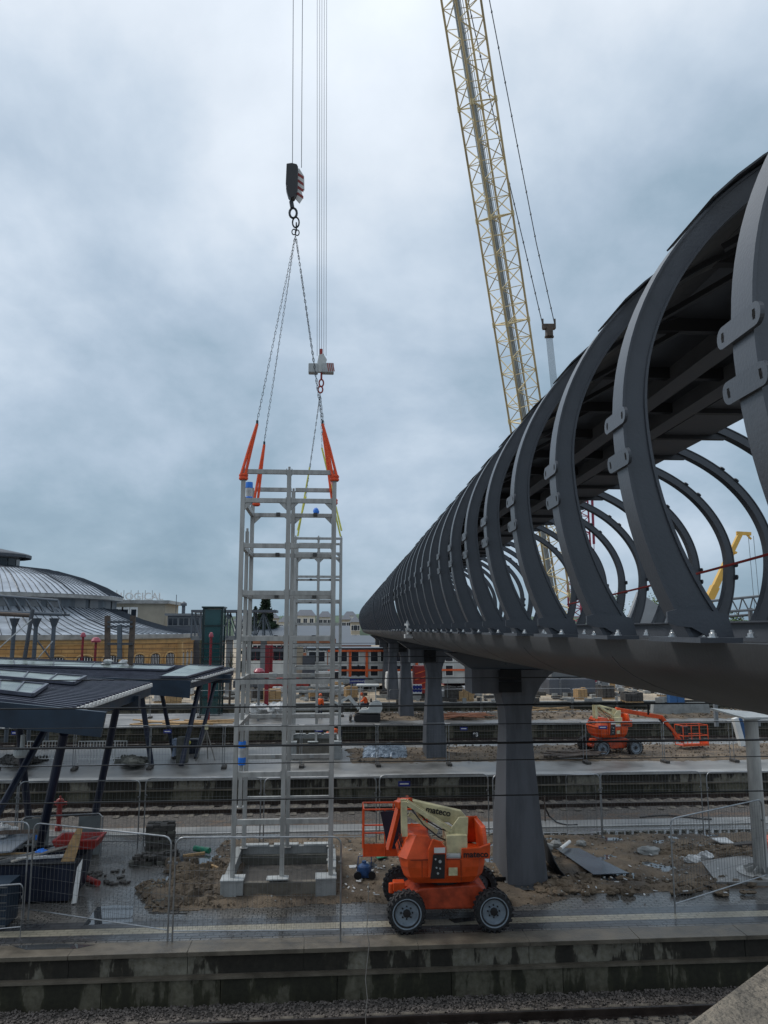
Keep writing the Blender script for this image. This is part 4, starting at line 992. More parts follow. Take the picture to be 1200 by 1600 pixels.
# ================================================================== BOOM LIFTS
def wheel(t, x, y, side, R_=.43, w=.32):
    """side -1 faces the viewer"""
    b = MB(); y0, y1 = y-w/2, y+w/2
    b.lathe([(R_*.60, y0+.02), (R_*.62, y0), (R_*.86, y0), (R_*.955, y0+.05), (R_*.965, y), (R_*.955, y1-.05), (R_*.86, y1), (R_*.62, y1), (R_*.60, y1-.02)], (x, 0, R_), 36, 'y')
    for k in range(22):                                             # chevron lugs
        for s in (-1, 1):
            a = 2*math.pi*(k+(.5 if s > 0 else 0))/22; a2 = a+.14
            def P(r, aa, yy): return Vector((x+r*math.cos(aa), yy, R_+r*math.sin(aa)))
            ya, yb = y+s*.01, y+s*(w/2+.004); da = .065; vs_ = []
            for (aa, yy) in ((a-da, ya), (a+da, ya), (a2+da, yb), (a2-da, yb)):
                vs_.append(P(R_*.94, aa, yy)); vs_.append(P(R_*1.0, aa, yy))
            b.add(vs_, [(1, 3, 5, 7), (0, 2, 3, 1), (2, 4, 5, 3), (4, 6, 7, 5), (6, 0, 1, 7)])
            vs_ = []
            for (aa, rr) in ((a2-da, 1.0), (a2+da, 1.0), (a2+da*.7, .84), (a2-da*.7, .84)):
                vs_.append(P(R_*rr, aa, yb)); vs_.append(P(R_*rr, aa, y+s*(w/2-.03)))
            b.add(vs_, [(0, 2, 4, 6), (0, 1, 3, 2), (2, 3, 5, 4), (4, 5, 7, 6), (6, 7, 1, 0)])
    tw = b.build('wheel', 'rubber', t, world=False)
    b = MB(); s = side; yo = y+s*w/2
    b.lathe([(R_*.745, yo+s*.012), (R_*.70, yo+s*.012), (R_*.66, yo-s*.02), (R_*.55, yo-s*.10), (R_*.24, yo-s*.105), (R_*.23, yo-s*.06), (0, yo-s*.06)], (x, 0, R_), 32, 'y'); b.build('rim', 'rim', tw, world=False, smooth=False)
    b = MB(); b.lathe([(R_*.21, yo-s*.06), (R_*.20, yo-s*.02), (R_*.10, yo-s*.015), (0, yo-s*.015)], (x, 0, R_), 8, 'y')
    for k in range(8): a = 2*math.pi*k/8; b.tube((x+R_*.30*math.cos(a), yo-s*.105, R_+R_*.30*math.sin(a)), (x+R_*.30*math.cos(a), yo-s*.08, R_+R_*.30*math.sin(a)), .018, 6)
    b.build('hub', 'black', tw, world=False)
def lift(label, loc, rz, stowed=True, rows=('orange',)):
    t = thing('boom_lift', label, 'boom lift', loc, rz, 'orange articulated boom lifts'); O = 'orange'
    for x in (-.965, .965):
        for y, s in ((-.86, -1), (.86, 1)): wheel(t, x, y, s)
    # chassis: cast box tapering between the axles
    b = MB(); b.prism([(-.95, .36), (-.62, .34), (.62, .34), (.95, .40), (.95, .66), (.72, .86), (-.62, .80), (-.95, .62)], -.52, .52, 'y'); b.build('chassis', 'orange_dirty', t, world=False, bevel=.04)
    for x in (-.965, .965): b = MB(); b.tube((x, -.75, .43), (x, .75, .43), .09, 10); b.build('axle', 'orange_dirty', t, world=False)
    b = MB(); b.box((-1.22, -.28, .66), (-.95, -.02, .86)); b.tube((-1.25, -.15, .6), (-1.25, -.15, .82), .07, 10); b.bar((-1.2, .1, .62), (-.85, .1, .62), .1, .12); b.build('tow_bracket', O, t, world=False, bevel=.03)
    b = MB(); b.lathe([(.42, .82), (.42, .93)], (0, 0, 0), 24); b.build('slewing_ring', 'black', t, world=False)
    # turntable: one bathtub plan with raised left hood and raised right horn
    def loop(z, k=1.):
        return [(x*k, y*k, z) for x, y in ((-1.06, -.50), (-.92, -.72), (.35, -.74), (.70, -.68), (.88, -.44), (.92, 0), (.88, .42), (.70, .66), (.35, .74), (-.92, .72), (-1.06, .50), (-1.08, 0))]
    b = MB(); L = [loop(.93, .80), loop(1.08, .93), loop(1.30, .99), loop(1.48, 1.0)]; vs_ = [v for l in L for v in l]; n = 12
    fs = [(i*n+k, i*n+(k+1) % n, (i+1)*n+(k+1) % n, (i+1)*n+k) for i in range(3) for k in range(n)]+[tuple(range(n-1, -1, -1)), tuple(range(3*n, 4*n))]
    b.add(vs_, fs); b.build('turntable', O, t, world=False, bevel=.01)
    b = MB()                                                           # left hood, leaning back
    lo = [(-1.12, -.50, 1.48), (-.95, -.72, 1.48), (-.18, -.735, 1.48), (-.18, .70, 1.48), (-.95, .72, 1.48), (-1.12, .5, 1.48)]
    hi = [(-.86, -.42, 1.93), (-.72, -.58, 1.95), (-.40, -.62, 1.90), (-.40, .62, 1.9), (-.72, .58, 1.95), (-.86, .42, 1.93)]
    hi[2] = (-.42, -.60, 1.93); n = 6
    b.add(lo+hi, [(k, (k+1) % n, n+(k+1) % n, n+k) for k in range(n)]+[tuple(range(n, 2*n)), tuple(range(n-1, -1, -1))]); b.build('hood', O, t, world=False, bevel=.008)
    b = MB(); P = [(-.30, 1.44), (.10, 1.44), (.10, 1.0), (-.34, 1.0)]
    b.prism([(-.46, 1.1), (-.05, 1.1), (-.05, 1.72), (-.17, 1.86), (-.36, 1.92), (-.46, 1.7)], -.775, -.70, 'y'); b.build('side_door', O, t, world=False, bevel=.02)
    b = MB(); b.prism([(-.42, 1.08), (-.10, 1.08), (-.08, 1.60), (-.35, 1.60)], -.80, -.772, 'y'); cp = b.build('control_panel', 'black', t, world=False, bevel=.008)
    b = MB()
    for x, z, r in ((-.2, 1.45, .035), (-.28, 1.32, .02), (-.2, 1.3, .02), (-.25, 1.2, .025), (-.3, 1.5, .02)): b.lathe([(r, -.802), (r, -.815), (0, -.815)], (x, 0, z), 10, 'y')
    b.build('dial', 'concrete_cap', cp, world=False)
    b = MB(); b.box((-.33, -.806, 1.63), (-.08, -.778, 1.74)); b.build('sticker', 'white', t, world=False); b = MB(); b.box((.0, -.748, 1.13), (.2, -.742, 1.3)); b.build('sticker', 'cream', t, world=False)
    b = MB()                                                           # right horn: counterweight shell with a concave top
    prof = [(.52, 1.44), (.96, 1.44), (.99, 1.62), (.94, 2.05), (.60, 2.02), (.62, 1.9), (.72, 1.72)]
    b.prism([(.30, 1.47), (.94, 1.47), (.965, 1.8), (.90, 1.78), (.72, 1.72), (.5, 1.70), (.30, 1.70)], -.74, -.66, 'y'); b.prism([(.30, 1.47), (.94, 1.47), (.965, 1.8), (.5, 1.7), (.30, 1.70)], .60, .70, 'y')
    b.add([(.93, -.72, 1.47), (.93, .68, 1.47), (.90, .64, 2.08), (.90, -.50, 2.12), (.80, -.46, 2.08), (.80, .6, 2.06), (.84, .6, 1.47), (.84, -.66, 1.47)], [(0, 1, 2, 3), (3, 2, 5, 4), (4, 5, 6, 7), (0, 3, 4, 7), (1, 6, 5, 2), (0, 7, 6, 1)])
    b.add([(.58, .62, 1.5), (.93, .62, 1.5), (.90, .60, 2.1), (.55, .56, 2.1), (.58, .54, 1.5), (.93, .54, 1.5), (.90, .52, 2.1), (.55, .5, 2.1)], [(0, 1, 2, 3), (7, 6, 5, 4), (0, 3, 7, 4), (3, 2, 6, 7), (1, 5, 6, 2), (0, 4, 5, 1)])
    b.build('counterweight', O, t, world=False, bevel=.02)
    for q in (((-.60, -.745, 1.1), (-.60, -.7425, 1.46)), ((.28, -.7445, 1.02), (.28, -.7425, 1.46)), ((-.86, -.742, 1.47), (.26, -.7435, 1.47))): b = MB(); b.bar(q[0], q[1], .008, .012, up=(0, 1, 0)); b.build('panel_gap', 'hole', t, world=False)
    for q, (a_, c_) in enumerate((((-.5, -.02, 2.40), (.5, -.1, 1.9)), ((-.8, -.46, 2.5), (.1, -.43, 1.75)), ((-.75, -.12, 2.5), (.2, -.12, 1.9)))):
        a_, c_ = Vector(a_), Vector(c_); b = MB(); b.path([a_, a_.lerp(c_, .3)+Vector((0, -.02, -.12)), a_.lerp(c_, .7)+Vector((0, -.02, -.10)), c_], .016, 6); b.build('hydraulic_hose', 'black', t, world=False)
    # louvres
    for k in range(4): b = MB(); z = 1.50+.09*k; b.bar((-1.085+.12*(z-1.48)*2, -.38, z), (-1.085+.12*(z-1.48)*2, .36, z), .02, .03); b.build('louvre', 'black', t, world=False)
    text('mateco', .19, 'text_dark', t, (.62, -.752, 1.62-.05), (R(90), 0, 0), .004, bold=.004)
    text('mateco', .15, 'text_red', t, (-1.06, 0, 1.8), (R(78), 0, R(-90)), .004)
    # tower: cream riser
    C = 'cream'
    b = MB(); b.box((-.02, -.60, 1.50), (.46, .12, 1.95)); b.prism([(-.05, 1.5), (.50, 1.9), (.52, 2.3), (.3, 2.3), (-.05, 1.85)], -.40, -.36, 'y'); b.build('riser_box', C, t, world=False, bevel=.015)
    b = MB(); b.tube((-.04, -.66, 1.52), (.28, -.66, 1.52), .065, 12); b.build('slew_cylinder', 'concrete_cap', t, world=False)
    sx = -.9
    for y in (-.40, -.18):
        b = MB(); b.bar((sx, y, 2.62), (.15, y, 1.98), .07, .10); b.build('link_arm', C, t, world=False, bevel=.01)
    b = MB(); b.bar((sx+.05, -.29, 2.36), (-.2, -.29, 1.95), .08, .10); b.build('lower_link', C, t, world=False)
    for y in (-.42, -.16): b = MB(); b.bar((sx-.07, y, 2.66), (sx-.06, y, 1.9), .05, .13, up=(1, 0, 0)); b.build('upright_plate', C, t, world=False)
    b = MB(); b.bar((-.45, -.40, 2.30), (-.45, -.18, 2.30), .05); b.build('link_brace', C, t, world=False)
    b = MB(); b.prism([(-.62, 2.22), (-.75, 2.62), (.1, 2.42), (.42, 2.35), (.56, 2.18), (.56, 2.0), (.50, 1.95), (.3, 1.95), (.12, 2.1)], -.08, .14, 'y'); b.build('main_boom', C, t, world=False, bevel=.02)
    b = MB(); b.box((.34, -.10, 1.98), (.52, -.082, 2.12)); b.build('boom_window', 'hole', t, world=False)
    text('mateco', .20, 'text_dark', t, (-.14, -.089, 2.36), (R(90), R(11), 0), .004, bold=.004)
    if stowed:
        bx, by, bz = -1.55, .95, .95
        for y, w in ((.12, .05), (.32, .05)):
            b = MB(); b.bar((-1.0, y, 2.60), (-1.32, y-.35, 1.55), .07, .12); b.build('jib_arm', O, t, world=False)
        b = MB(); b.bar((-1.12, -.1, 2.52), (-.78, .1, 2.60), .22, .16); b.build('jib_head', O, t, world=False, bevel=.02)
        b = MB(); b.bar((-1.06, .2, 2.3), (-1.30, -.1, 1.6), .06, .06); b.build('jib_cylinder', 'black', t, world=False)
        B0 = (-1.08, 1.3, 1.1)
    else:
        b = MB(); b.bar((.5, .1, 2.3), (3.3, .1, 1.8), .20, .22); b.build('boom_extension', O, t, world=False, bevel=.02)
        for y in (.0, .2): b = MB(); b.bar((3.25, y, 1.85), (4.45, y, .45), .06, .14); b.build('jib_arm', O, t, world=False)
        b = MB(); b.bar((3.15, .1, 1.7), (3.9, .1, .95), .08, .08); b.build('jib_cylinder', 'black', t, world=False)
        B0 = (5.15, .15, .25)
    x, y, z = B0; w, d, h = .78, .38, 1.1
    b = MB(); b.box((x-w, y-d, z), (x+w, y+d, z+.04)); b.box((x-w, y-d-.012, z), (x+w, y-d, z+.30 if stowed else z+.12)); b.box((x+w, y-d, z), (x+w+.012, y+d, z+.2)); fl = b.build('basket_floor', O, t, world=False, bevel=.006)
    b = MB(); r = .022
    for zz in (z+.55, z+h): b.path([(x-w, y-d, zz), (x+w, y-d, zz), (x+w, y+d, zz), (x-w, y+d, zz), (x-w, y-d, zz)], r, 6)
    for xx, yy in ((-w, -d), (-w/3, -d), (w/3, -d), (w, -d), (w, d), (0, d), (-w, d)): b.tube((x+xx, y+yy, z), (x+xx, y+yy, z+h), r, 6)
    b.build('basket_rail', O, t, world=False)
    if stowed:
        b = MB(); b.prism([(x-.38, z+h-.04), (x+.28, z+h-.02), (x+.22, z+.70), (x+.16, z+.18), (x-.20, z+.2), (x-.30, z+.7)], y-d-.06, y-d-.03, 'y'); b.build('hanging_jacket', 'navy', t, world=False)
    else:
        b = MB(); b.box((x-.5, y+.05, z+.3), (x-.15, y+.3, z+1.0)); b.build('control_box', 'black', t, world=False, bevel=.03)
    return t
lift('bright orange boom lift parked in front of the nearest bridge pillar, basket at its left', (2.80, 18.86, 0), R(-1))
bl2 = lift('farther orange boom lift with its jib stretched right, on the second platform', (15.2, 41.6, 0), R(10), False)

# ================================================================== PEOPLE
def skinbody(name, m, parent, J, E_, sub=2):
    """one continuous surface grown round a skeleton: J = {joint: (x, y, z, r)}"""
    keys = list(J); me = bpy.data.meshes.new(name)
    me.from_pydata([J[k][:3] for k in keys], [(keys.index(a), keys.index(b_)) for a, b_ in E_], []); me.materials.append(M[m])
    o = bpy.data.objects.new(name, me); COL.objects.link(o); o.parent = parent
    md = o.modifiers.new('skin', 'SKIN'); md.use_smooth_shade = True
    if not me.skin_vertices: me.attributes.new  # layer is made by the modifier
    lay = me.skin_vertices[0].data if me.skin_vertices else None
    if lay:
        for i, k in enumerate(keys):
            r = J[k][3]; lay[i].radius = (r, r) if not isinstance(r, tuple) else r; lay[i].use_root = (i == 0)
    sb = o.modifiers.new('smooth', 'SUBSURF'); sb.levels = 1; sb.render_levels = sub
    return o
POSES = {}
POSES['stand'] = dict(pel=(0, 0, .95), che=(0, .02, 1.30), nek=(0, .02, 1.48), hed=(0, -.02, 1.65), lk=(.10, -.02, .50), lf=(.12, 0, .06), rk=(-.10, .0, .50), rf=(-.12, .02, .06), le=(.24, .02, 1.15), lh=(.20, -.16, .95), re=(-.24, .02, 1.15), rh=(-.18, -.14, .95))
POSES['bend'] = dict(pel=(0, 0, .88), che=(-.30, 0, .98), nek=(-.46, 0, .93), hed=(-.60, 0, .86), lk=(.02, -.10, .48), lf=(.10, -.10, .06), rk=(.02, .10, .48), rf=(.10, .12, .06), le=(-.36, -.22, .72), lh=(-.42, -.2, .45), re=(-.36, .22, .72), rh=(-.44, .16, .45))
POSES['sit'] = dict(pel=(0, 0, .10), che=(-.12, 0, .48), nek=(-.22, 0, .66), hed=(-.32, 0, .78), lk=(-.45, -.12, .12), lf=(-.50, -.12, -.32), rk=(-.45, .12, .12), rf=(-.5, .12, -.32), le=(-.28, -.24, .38), lh=(-.50, -.18, .28), re=(-.28, .24, .38), rh=(-.50, .18, .28))
def person(label, loc, rz, pose, top='hivis', hat='helmet_o', legs='trouser', grp=None):
    t = thing('person', label, 'person', loc, rz, grp); p = {k: Vector(v) for k, v in POSES[pose].items()}
    side = (p['che']-p['pel']).cross(Vector((1, 0, 0) if pose == 'stand' else (0, 1, 0))).normalized()
    lat = Vector((1, 0, 0)) if pose == 'stand' else Vector((0, 1, 0))*-1
    sh = .19; ls, rs = p['che'].lerp(p['nek'], .6)+lat*sh, p['che'].lerp(p['nek'], .6)-lat*sh
    lp, rp = p['pel']+lat*.10, p['pel']-lat*.10
    j = dict(pel=(*p['pel'], .13), che=(*p['che'], .15), nk0=(*p['che'].lerp(p['nek'], .7), .10), nek=(*p['nek'], .055), ch=(*p['nek'].lerp(p['hed'], .5), .07), hed=(*p['hed'], .10), top=(*(p['hed']+(p['hed']-p['nek'])*.5), .075),
             lp=(*lp, .09), lk=(*p['lk'], .06), la=(*p['lf'].lerp(p['lk'], .1), .042), rp=(*rp, .09), rk=(*p['rk'], .06), ra=(*p['rf'].lerp(p['rk'], .1), .042),
             ls=(*ls, .06), le=(*p['le'], .042), lh=(*p['lh'], .03), rs=(*rs, .06), re=(*p['re'], .042), rh=(*p['rh'], .03))
    fwd = lat.cross(Vector((0, 0, 1)))*1.0
    fwd = Vector((0, -1, 0)) if pose == 'stand' else Vector((-1, 0, 0))
    j['lt'] = (*(p['lf']+fwd*.16-Vector((0, 0, .01))), .035); j['rt'] = (*(p['rf']+fwd*.16-Vector((0, 0, .01))), .035)
    ed = [('pel', 'che'), ('che', 'nk0'), ('nk0', 'nek'), ('nek', 'ch'), ('ch', 'hed'), ('hed', 'top'), ('pel', 'lp'), ('lp', 'lk'), ('lk', 'la'), ('la', 'lt'), ('pel', 'rp'), ('rp', 'rk'), ('rk', 'ra'), ('ra', 'rt'), ('nk0', 'ls'), ('ls', 'le'), ('le', 'lh'), ('nk0', 'rs'), ('rs', 're'), ('re', 'rh')]
    for s in 'lr':                                                  # short finger and thumb chains
        e = Vector(j[s+'e'][:3]); h = Vector(j[s+'h'][:3]); d = (h-e).normalized(); q = d.cross(fwd).normalized() if abs(d.dot(fwd)) < .9 else lat
        j[s+'pm'] = (*(h+d*.06), .032); ed.append((s+'h', s+'pm'))
        for k in range(4): j[s+'f%d' % k] = (*(h+d*(.145-.012*abs(k-1))+q*(.022*(k-1.5))), .009); ed.append((s+'pm', s+'f%d' % k))
        j[s+'th'] = (*(h+d*.07+fwd*.05+q*.03), .011); ed.append((s+'h', s+'th'))
    skinbody('body', 'skin', t, j, ed)
    g = lambda k, r: (*j[k][:3], r)
    jj = dict(pel=g('pel', .150), che=g('che', .185), nk0=g('nk0', .13), nc=(*p['che'].lerp(p['nek'], .9), .075), ls=g('ls', .085), le=g('le', .065), lw=(*p['le'].lerp(p['lh'], .85), .05), rs=g('rs', .085), re=g('re', .065), rw=(*p['re'].lerp(p['rh'], .85), .05))
    skinbody('jacket', top, t, jj, [('pel', 'che'), ('che', 'nk0'), ('nk0', 'nc'), ('nk0', 'ls'), ('ls', 'le'), ('le', 'lw'), ('nk0', 'rs'), ('rs', 're'), ('re', 'rw')])
    jj = dict(pel=g('pel', .145), lp=g('lp', .11), lk=g('lk', .082), la=g('la', .072), rp=g('rp', .11), rk=g('rk', .082), ra=g('ra', .072))
    skinbody('trousers', legs, t, jj, [('pel', 'lp'), ('lp', 'lk'), ('lk', 'la'), ('pel', 'rp'), ('rp', 'rk'), ('rk', 'ra')])
    for s in 'lr':
        a = Vector(j[s+'a'][:3]); f = Vector(j[s+'t'][:3]); b = MB(); b.ell(a.lerp(f, .5)-Vector((0, 0, .0)), (.15 if abs(fwd.x) > .5 else .055, .15 if abs(fwd.y) > .5 else .055, .06), 10, 6); b.build('boot', 'black', t, world=False, smooth=True)
    ax_ = (p['hed']-p['nek']).normalized(); c = p['hed']+ax_*.05
    b = MB(); rot = ax_.to_track_quat('Z', 'Y').to_matrix(); n0 = 0
    b.lathe([(.155, 0), (.125, .012), (.122, .05), (.10, .11), (.05, .145), (0, .15)], (0, 0, 0), 16)
    b.v = [tuple(rot @ Vector(v)+c) for v in b.v]; b.build('helmet', hat, t, world=False, smooth=True)
    # face: nose, eyes and ears on the side the head looks to
    b = MB(); hc = p['hed']; 
    b.ell(hc+fwd*.105-ax_*.01, (.018, .018, .025), 6, 4)
    for s in (-1, 1): b.ell(hc+lat*s*.10, (.02, .02, .03), 6, 4)
    b.build('nose_and_ears', 'skin', t, world=False, smooth=True)
    b = MB()
    for s in (-1, 1): b.ell(hc+fwd*.093+lat*s*.035+ax_*.02, (.012, .012, .010), 6, 4)
    b.build('eyes', 'black', t, world=False)
    return t
GP = 'workers in orange high visibility jackets'
p_ = onz(500, 1123, 0); person('standing worker in orange jacket and dark trousers seen through the lift frame', (p_.x, p_.y, 0), R(160), 'stand', grp=GP)
p_ = onz(527, 1170, 0); person('worker in orange jacket bending down beside the farther plinth', (.75, 44.6, 0.0), R(20), 'bend', grp=GP)
p_ = onz(868, 1077, 0); person('far worker in orange standing among machines right of the nearest pillar', (20.0, 82, 0.9), R(120), 'stand', grp=GP)
p_ = onz(905, 1077, 0); person('far worker in orange on the raised platform right of the nearest pillar', (21.6, 83, 1.9), R(40), 'stand', grp=GP)
p_ = onz(272, 1190, 0); person('bending person in pale blue clothes and yellow helmet behind the grey bin', (p_.x-.1, p_.y+.8, 0), R(170), 'bend', 'pale_cloth', 'helmet_y', 'pale_cloth')

# ================================================================== MINI EXCAVATOR
ex = thing('mini_excavator', 'white mini excavator with canopy roof working on the third platform', 'excavator', (3.0, 57.3, 0), R(-4))
for y in (-.75, .45):
    b = MB(); b.prism([(-.95, .15), (-.8, 0), (.8, 0), (.95, .15), (.95, .40), (.8, .52), (-.8, .52), (-.95, .40)], y, y+.32, 'y')
    for k in range(14): b.box((-.8+.12*k, y-.01, .5), (-.74+.12*k, y+.33, .55))
    b.build('track', 'rubber', ex, world=False, bevel=.03)
b = MB(); b.box((-1.3, -.75, .1), (-1.15, .77, .4)); b.build('dozer_blade', 'stone_dark', ex, world=False)
b = MB(); b.prism([(-.6, .62), (.95, .62), (1.08, .9), (1.05, 1.25), (.75, 1.45), (.2, 1.35), (.05, .95), (-.6, .85)], -.7, .72, 'y'); b.build('house_body', 'office_white', ex, world=False, bevel=.08)
b = MB(); b.box((-.05, -.25, .95), (.3, .25, 1.12)); b.box((.2, -.25, 1.1), (.32, .25, 1.6)); b.build('seat', 'black', ex, world=False, bevel=.04)
for x, y in ((-.55, -.6), (-.55, .62), (.62, -.6), (.62, .62)): b = MB(); b.tube((x, y, .85 if x < 0 else 1.3), (x*.95, y, 2.5), .035, 6); b.build('canopy_pillar', 'office_white', ex, world=False)
b = MB(); b.box((-.8, -.7, 2.5), (.85, .72, 2.62)); b.build('roof', 'office_white', ex, world=False, bevel=.04)
b = MB(); b.bar((-.6, -.1, .9), (-1.35, -.1, 1.75), .16, .24); b.build('boom', 'office_white', ex, world=False)
b = MB(); b.bar((-1.3, -.1, 1.75), (-2.2, -.1, 1.2), .14, .18); b.bar((-2.15, -.1, 1.25), (-2.6, -.1, 1.5), .12, .14); b.build('dipper', 'office_white', ex, world=False)
b = MB(); b.tube((-.9, -.1, 1.35), (-1.8, -.1, 1.75), .05, 6); b.build('cylinder', 'galv', ex, world=False)
b = MB(); b.prism([(-2.25, 1.2), (-1.75, 1.1), (-1.65, .7), (-2.0, .55), (-2.3, .8)], -.3, .1, 'y'); b.build('bucket', 'stone_dark', ex, world=False)
person('excavator driver in orange jacket leaning forward on the seat', (2.95, 57.3, 1.08), R(-4), 'sit', grp=GP)

# ================================================================== BUILDINGS
def G(a, c, m, name, t, bev=0): b = MB(); b.box(a, c); return b.build(name, m, t, bevel=bev)
YR = 115
cxr = onY(-24, 990, YR).x; RE = onY(304, 990, YR).x-cxr; RU = onY(184, 938, YR).x-cxr; RD = RU-.7; RL = onY(28, 880, YR).x-cxr
rt = thing('round_building', 'ochre sandstone round building with faceted zinc dome and lantern at the left', 'round building', (cxr, YR, 0))
NF = 16; A_ = math.pi/NF
def ringpt(r, z, k): a = 2*math.pi*(k+.5)/NF; return Vector((cxr+r*math.cos(a), YR+r*math.sin(a), z))
def facet(prof, m, name, seams=0, t=None):
    b = MB(); n = len(prof); vs_ = []
    for r, z in prof: vs_ += [ringpt(r, z, k) for k in range(NF)]
    b.add(vs_, [(i*NF+k, i*NF+(k+1) % NF, (i+1)*NF+(k+1) % NF, (i+1)*NF+k) for i in range(n-1) for k in range(NF)]); o = b.build(name, m, t or rt)
    if seams:
        b = MB()
        for k in range(NF//2-2, NF+3):
            for q in range(seams+1):
                f = q/seams; b.path([ringpt(r, z+.06, k).lerp(ringpt(r, z+.06, k+1), f) for r, z in prof], .13 if q == 0 else .05, 3)
        b.build(name+'_seams', 'zinc_dark', t or rt)
    return o
zE, zU = 5.95, 11.2
facet([(RE, zE), (RE-4, zE+.75), (RE-8, zE+1.9), (RD, zE+3.5)], 'zinc', 'lower_roof', 9)
facet([(RE+.1, zE), (RE+.1, zE-.55), (RE-.3, zE-.7)], 'coping_far', 'gutter')
facet([(RE-.5, zE-.55), (RE-.5, 0)], 'ochre', 'wall')
facet([(RE-.42, zE-.7), (RE-.35, zE-.95), (RE-.42, zE-1.2)], 'ochre_trim', 'cornice')
facet([(RD, zE+3.4), (RD, zU)], 'zinc_wall', 'drum'); facet([(RU+.15, zU), (RU+.15, zU-.5), (RD, zU-.6)], 'coping_far', 'drum_cornice')
facet([(RU+.2, zU), (RU*.88, zU+1.35), (RU*.7, zU+2.7), (RU*.5, zU+3.7), (RL, zU+4.3)], 'zinc', 'dome', 8)
facet([(RL, zU+4.2), (RL, zU+5.6)], 'zinc_wall', 'lantern_wall'); facet([(RL+1.6, zU+5.6), (RL+1.6, zU+6.0), (RL+1.2, zU+6.2), (.2, zU+7.2)], 'zinc_dark', 'lantern_roof')
for k in range(NF//2, NF):                                   # drum and lantern windows
    for f in (.3, .7):
        p = ringpt(RD+.05, zE+3.4, k).lerp(ringpt(RD+.05, zE+3.4, k+1), f); n_ = (p-Vector((cxr, YR, p.z))).normalized()
        b = MB(); b.bar(p, p+Vector((0, 0, 1.7)), 1.9, .08, up=n_); b.build('drum_panel', 'grey_wall', rt)
for k in range(NF//2, NF):
    p = ringpt(RL+.05, zU+4.35, k).lerp(ringpt(RL+.05, zU+4.35, k+1), .5); n_ = (p-Vector((cxr, YR, p.z))).normalized(); b = MB(); b.bar(p, p+Vector((0, 0, 1.1)), 1.3, .08, up=n_); b.build('lantern_window', 'window', rt)
def archwin(t, c, n_, w, h, m='window', bars=6):
    x = Vector((0, 0, 1)).cross(n_).normalized(); P = [(-w/2, 0), (w/2, 0)]+[(w/2*math.cos(R(a)), h-w*.28+w*.28*math.sin(R(a))) for a in range(0, 181, 20)]
    b = MB(); q = len(P); vs_ = [c+x*a+Vector((0, 0, z))+n_*d for d in (0, .10) for a, z in P]
    b.add(vs_, [tuple(range(q)), tuple(range(q, 2*q))]+[(k, (k+1) % q, q+(k+1) % q, q+k) for k in range(q)]); o = b.build('window', m, t)
    b = MB()
    for k in range(1, bars): a = -w/2+w*k/bars; b.bar(c+x*a+n_*.13, c+x*a+n_*.13+Vector((0, 0, h-.15-abs(a)*.12)), .07, .05, up=n_)
    b.build('glazing_bars', 'window_white', o); b = MB()
    b.path([c+x*a*1.1+Vector((0, 0, z*1.03))+n_*.08 for a, z in P[1:]+P[:1]], .14, 5); b.build('window_surround', 'ochre_trim', o)
for k in range(NF//2, NF):
    a, c = ringpt(RE-.5, 1.2, k), ringpt(RE-.5, 1.2, k+1); n_ = ((a+c)/2-Vector((cxr, YR, 1.2))).normalized()
    for f in (.2, .5, .8): archwin(rt, a.lerp(c, f), n_, 2.1, 2.3)
    b = MB(); b.bar(a+Vector((0, 0, -1.2)), a+Vector((0, 0, 3.6)), .9, .9, up=n_); b.build('pilaster', 'ochre_trim', rt)

def block(name, label, cat, px0, px1, ytop, Y, depth, m, zb=0, roof=None, over=.4, win=None, grp=None, rm='slate', hip=0):
    a = onY(px0, ytop, Y); c = onY(px1, ytop, Y); z1 = (a.z+c.z)/2; x0, x1 = a.x, c.x
    t = thing(name, label, cat, ((x0+x1)/2, Y, zb), 0, grp); G((x0, Y, zb), (x1, Y+depth, z1), m, 'wall', t)
    if roof == 'flat': G((x0-over, Y-over, z1), (x1+over, Y+depth+over, z1+.35), rm, 'roof', t)
    elif roof:
        b = MB(); h = roof; xa, xb = x0-over, x1+over; ya, yb = Y-over, Y+depth+over; ym = (ya+yb)/2
        b.add([(xa, ya, z1), (xb, ya, z1), (xb, yb, z1), (xa, yb, z1), (xa+hip, ym, z1+h), (xb-hip, ym, z1+h)], [(0, 1, 5, 4), (2, 3, 4, 5), (0, 4, 3), (1, 2, 5), (0, 3, 2, 1)]); b.build('roof', rm, t)
    if win:
        nx, rows, w, h, fm = win
        for zz in rows:
            for k in range(nx):
                x = x0+(x1-x0)*(k+.5)/nx; f = G((x-w/2-.12, Y-.06, zz-.12), (x+w/2+.12, Y-.002, zz+h+.12), fm, 'window_frame', t)
                G((x-w/2, Y-.09, zz), (x+w/2, Y-.065, zz+h), 'window', 'pane', f); G((x-.03, Y-.11, zz), (x+.03, Y-.092, zz+h), fm, 'mullion', f)
    return t, x0, x1, z1
t, x0, x1, z1 = block('flat_roofed_building', 'beige rendered building with white rooftop letters behind the round building', 'building', 120, 258, 943, 135, 12, 'beige')
xa = onY(148, 940, 135).x; G((xa-2, 134.3, z1), (onY(266, 940, 135).x, 148, z1+.55), 'coping_far', 'roof_slab', t)
for px in (187, 196.5, 209.5):
    x = onY(px, 950, 135).x; f = G((x-.65, 134.9, z1-2.9), (x+.65, 134.99, z1-.6), 'white', 'window_frame', t); G((x-.42, 134.85, z1-2.7), (x+.42, 134.89, z1-1.0), 'window', 'pane', f)
xs_ = onY(205, 930, 135).x; text('GEOLOGICAL', 1.75, 'white', t, (xs_-(x0+x1)/2, -.2, z1+1.15), (R(90), 0, 0), .1, 'rooftop_letters', bold=.02)
b = MB(); b.box((xs_-5.2, 135.2, z1+.55), (xs_+3.6, 135.3, z1+.62)); 
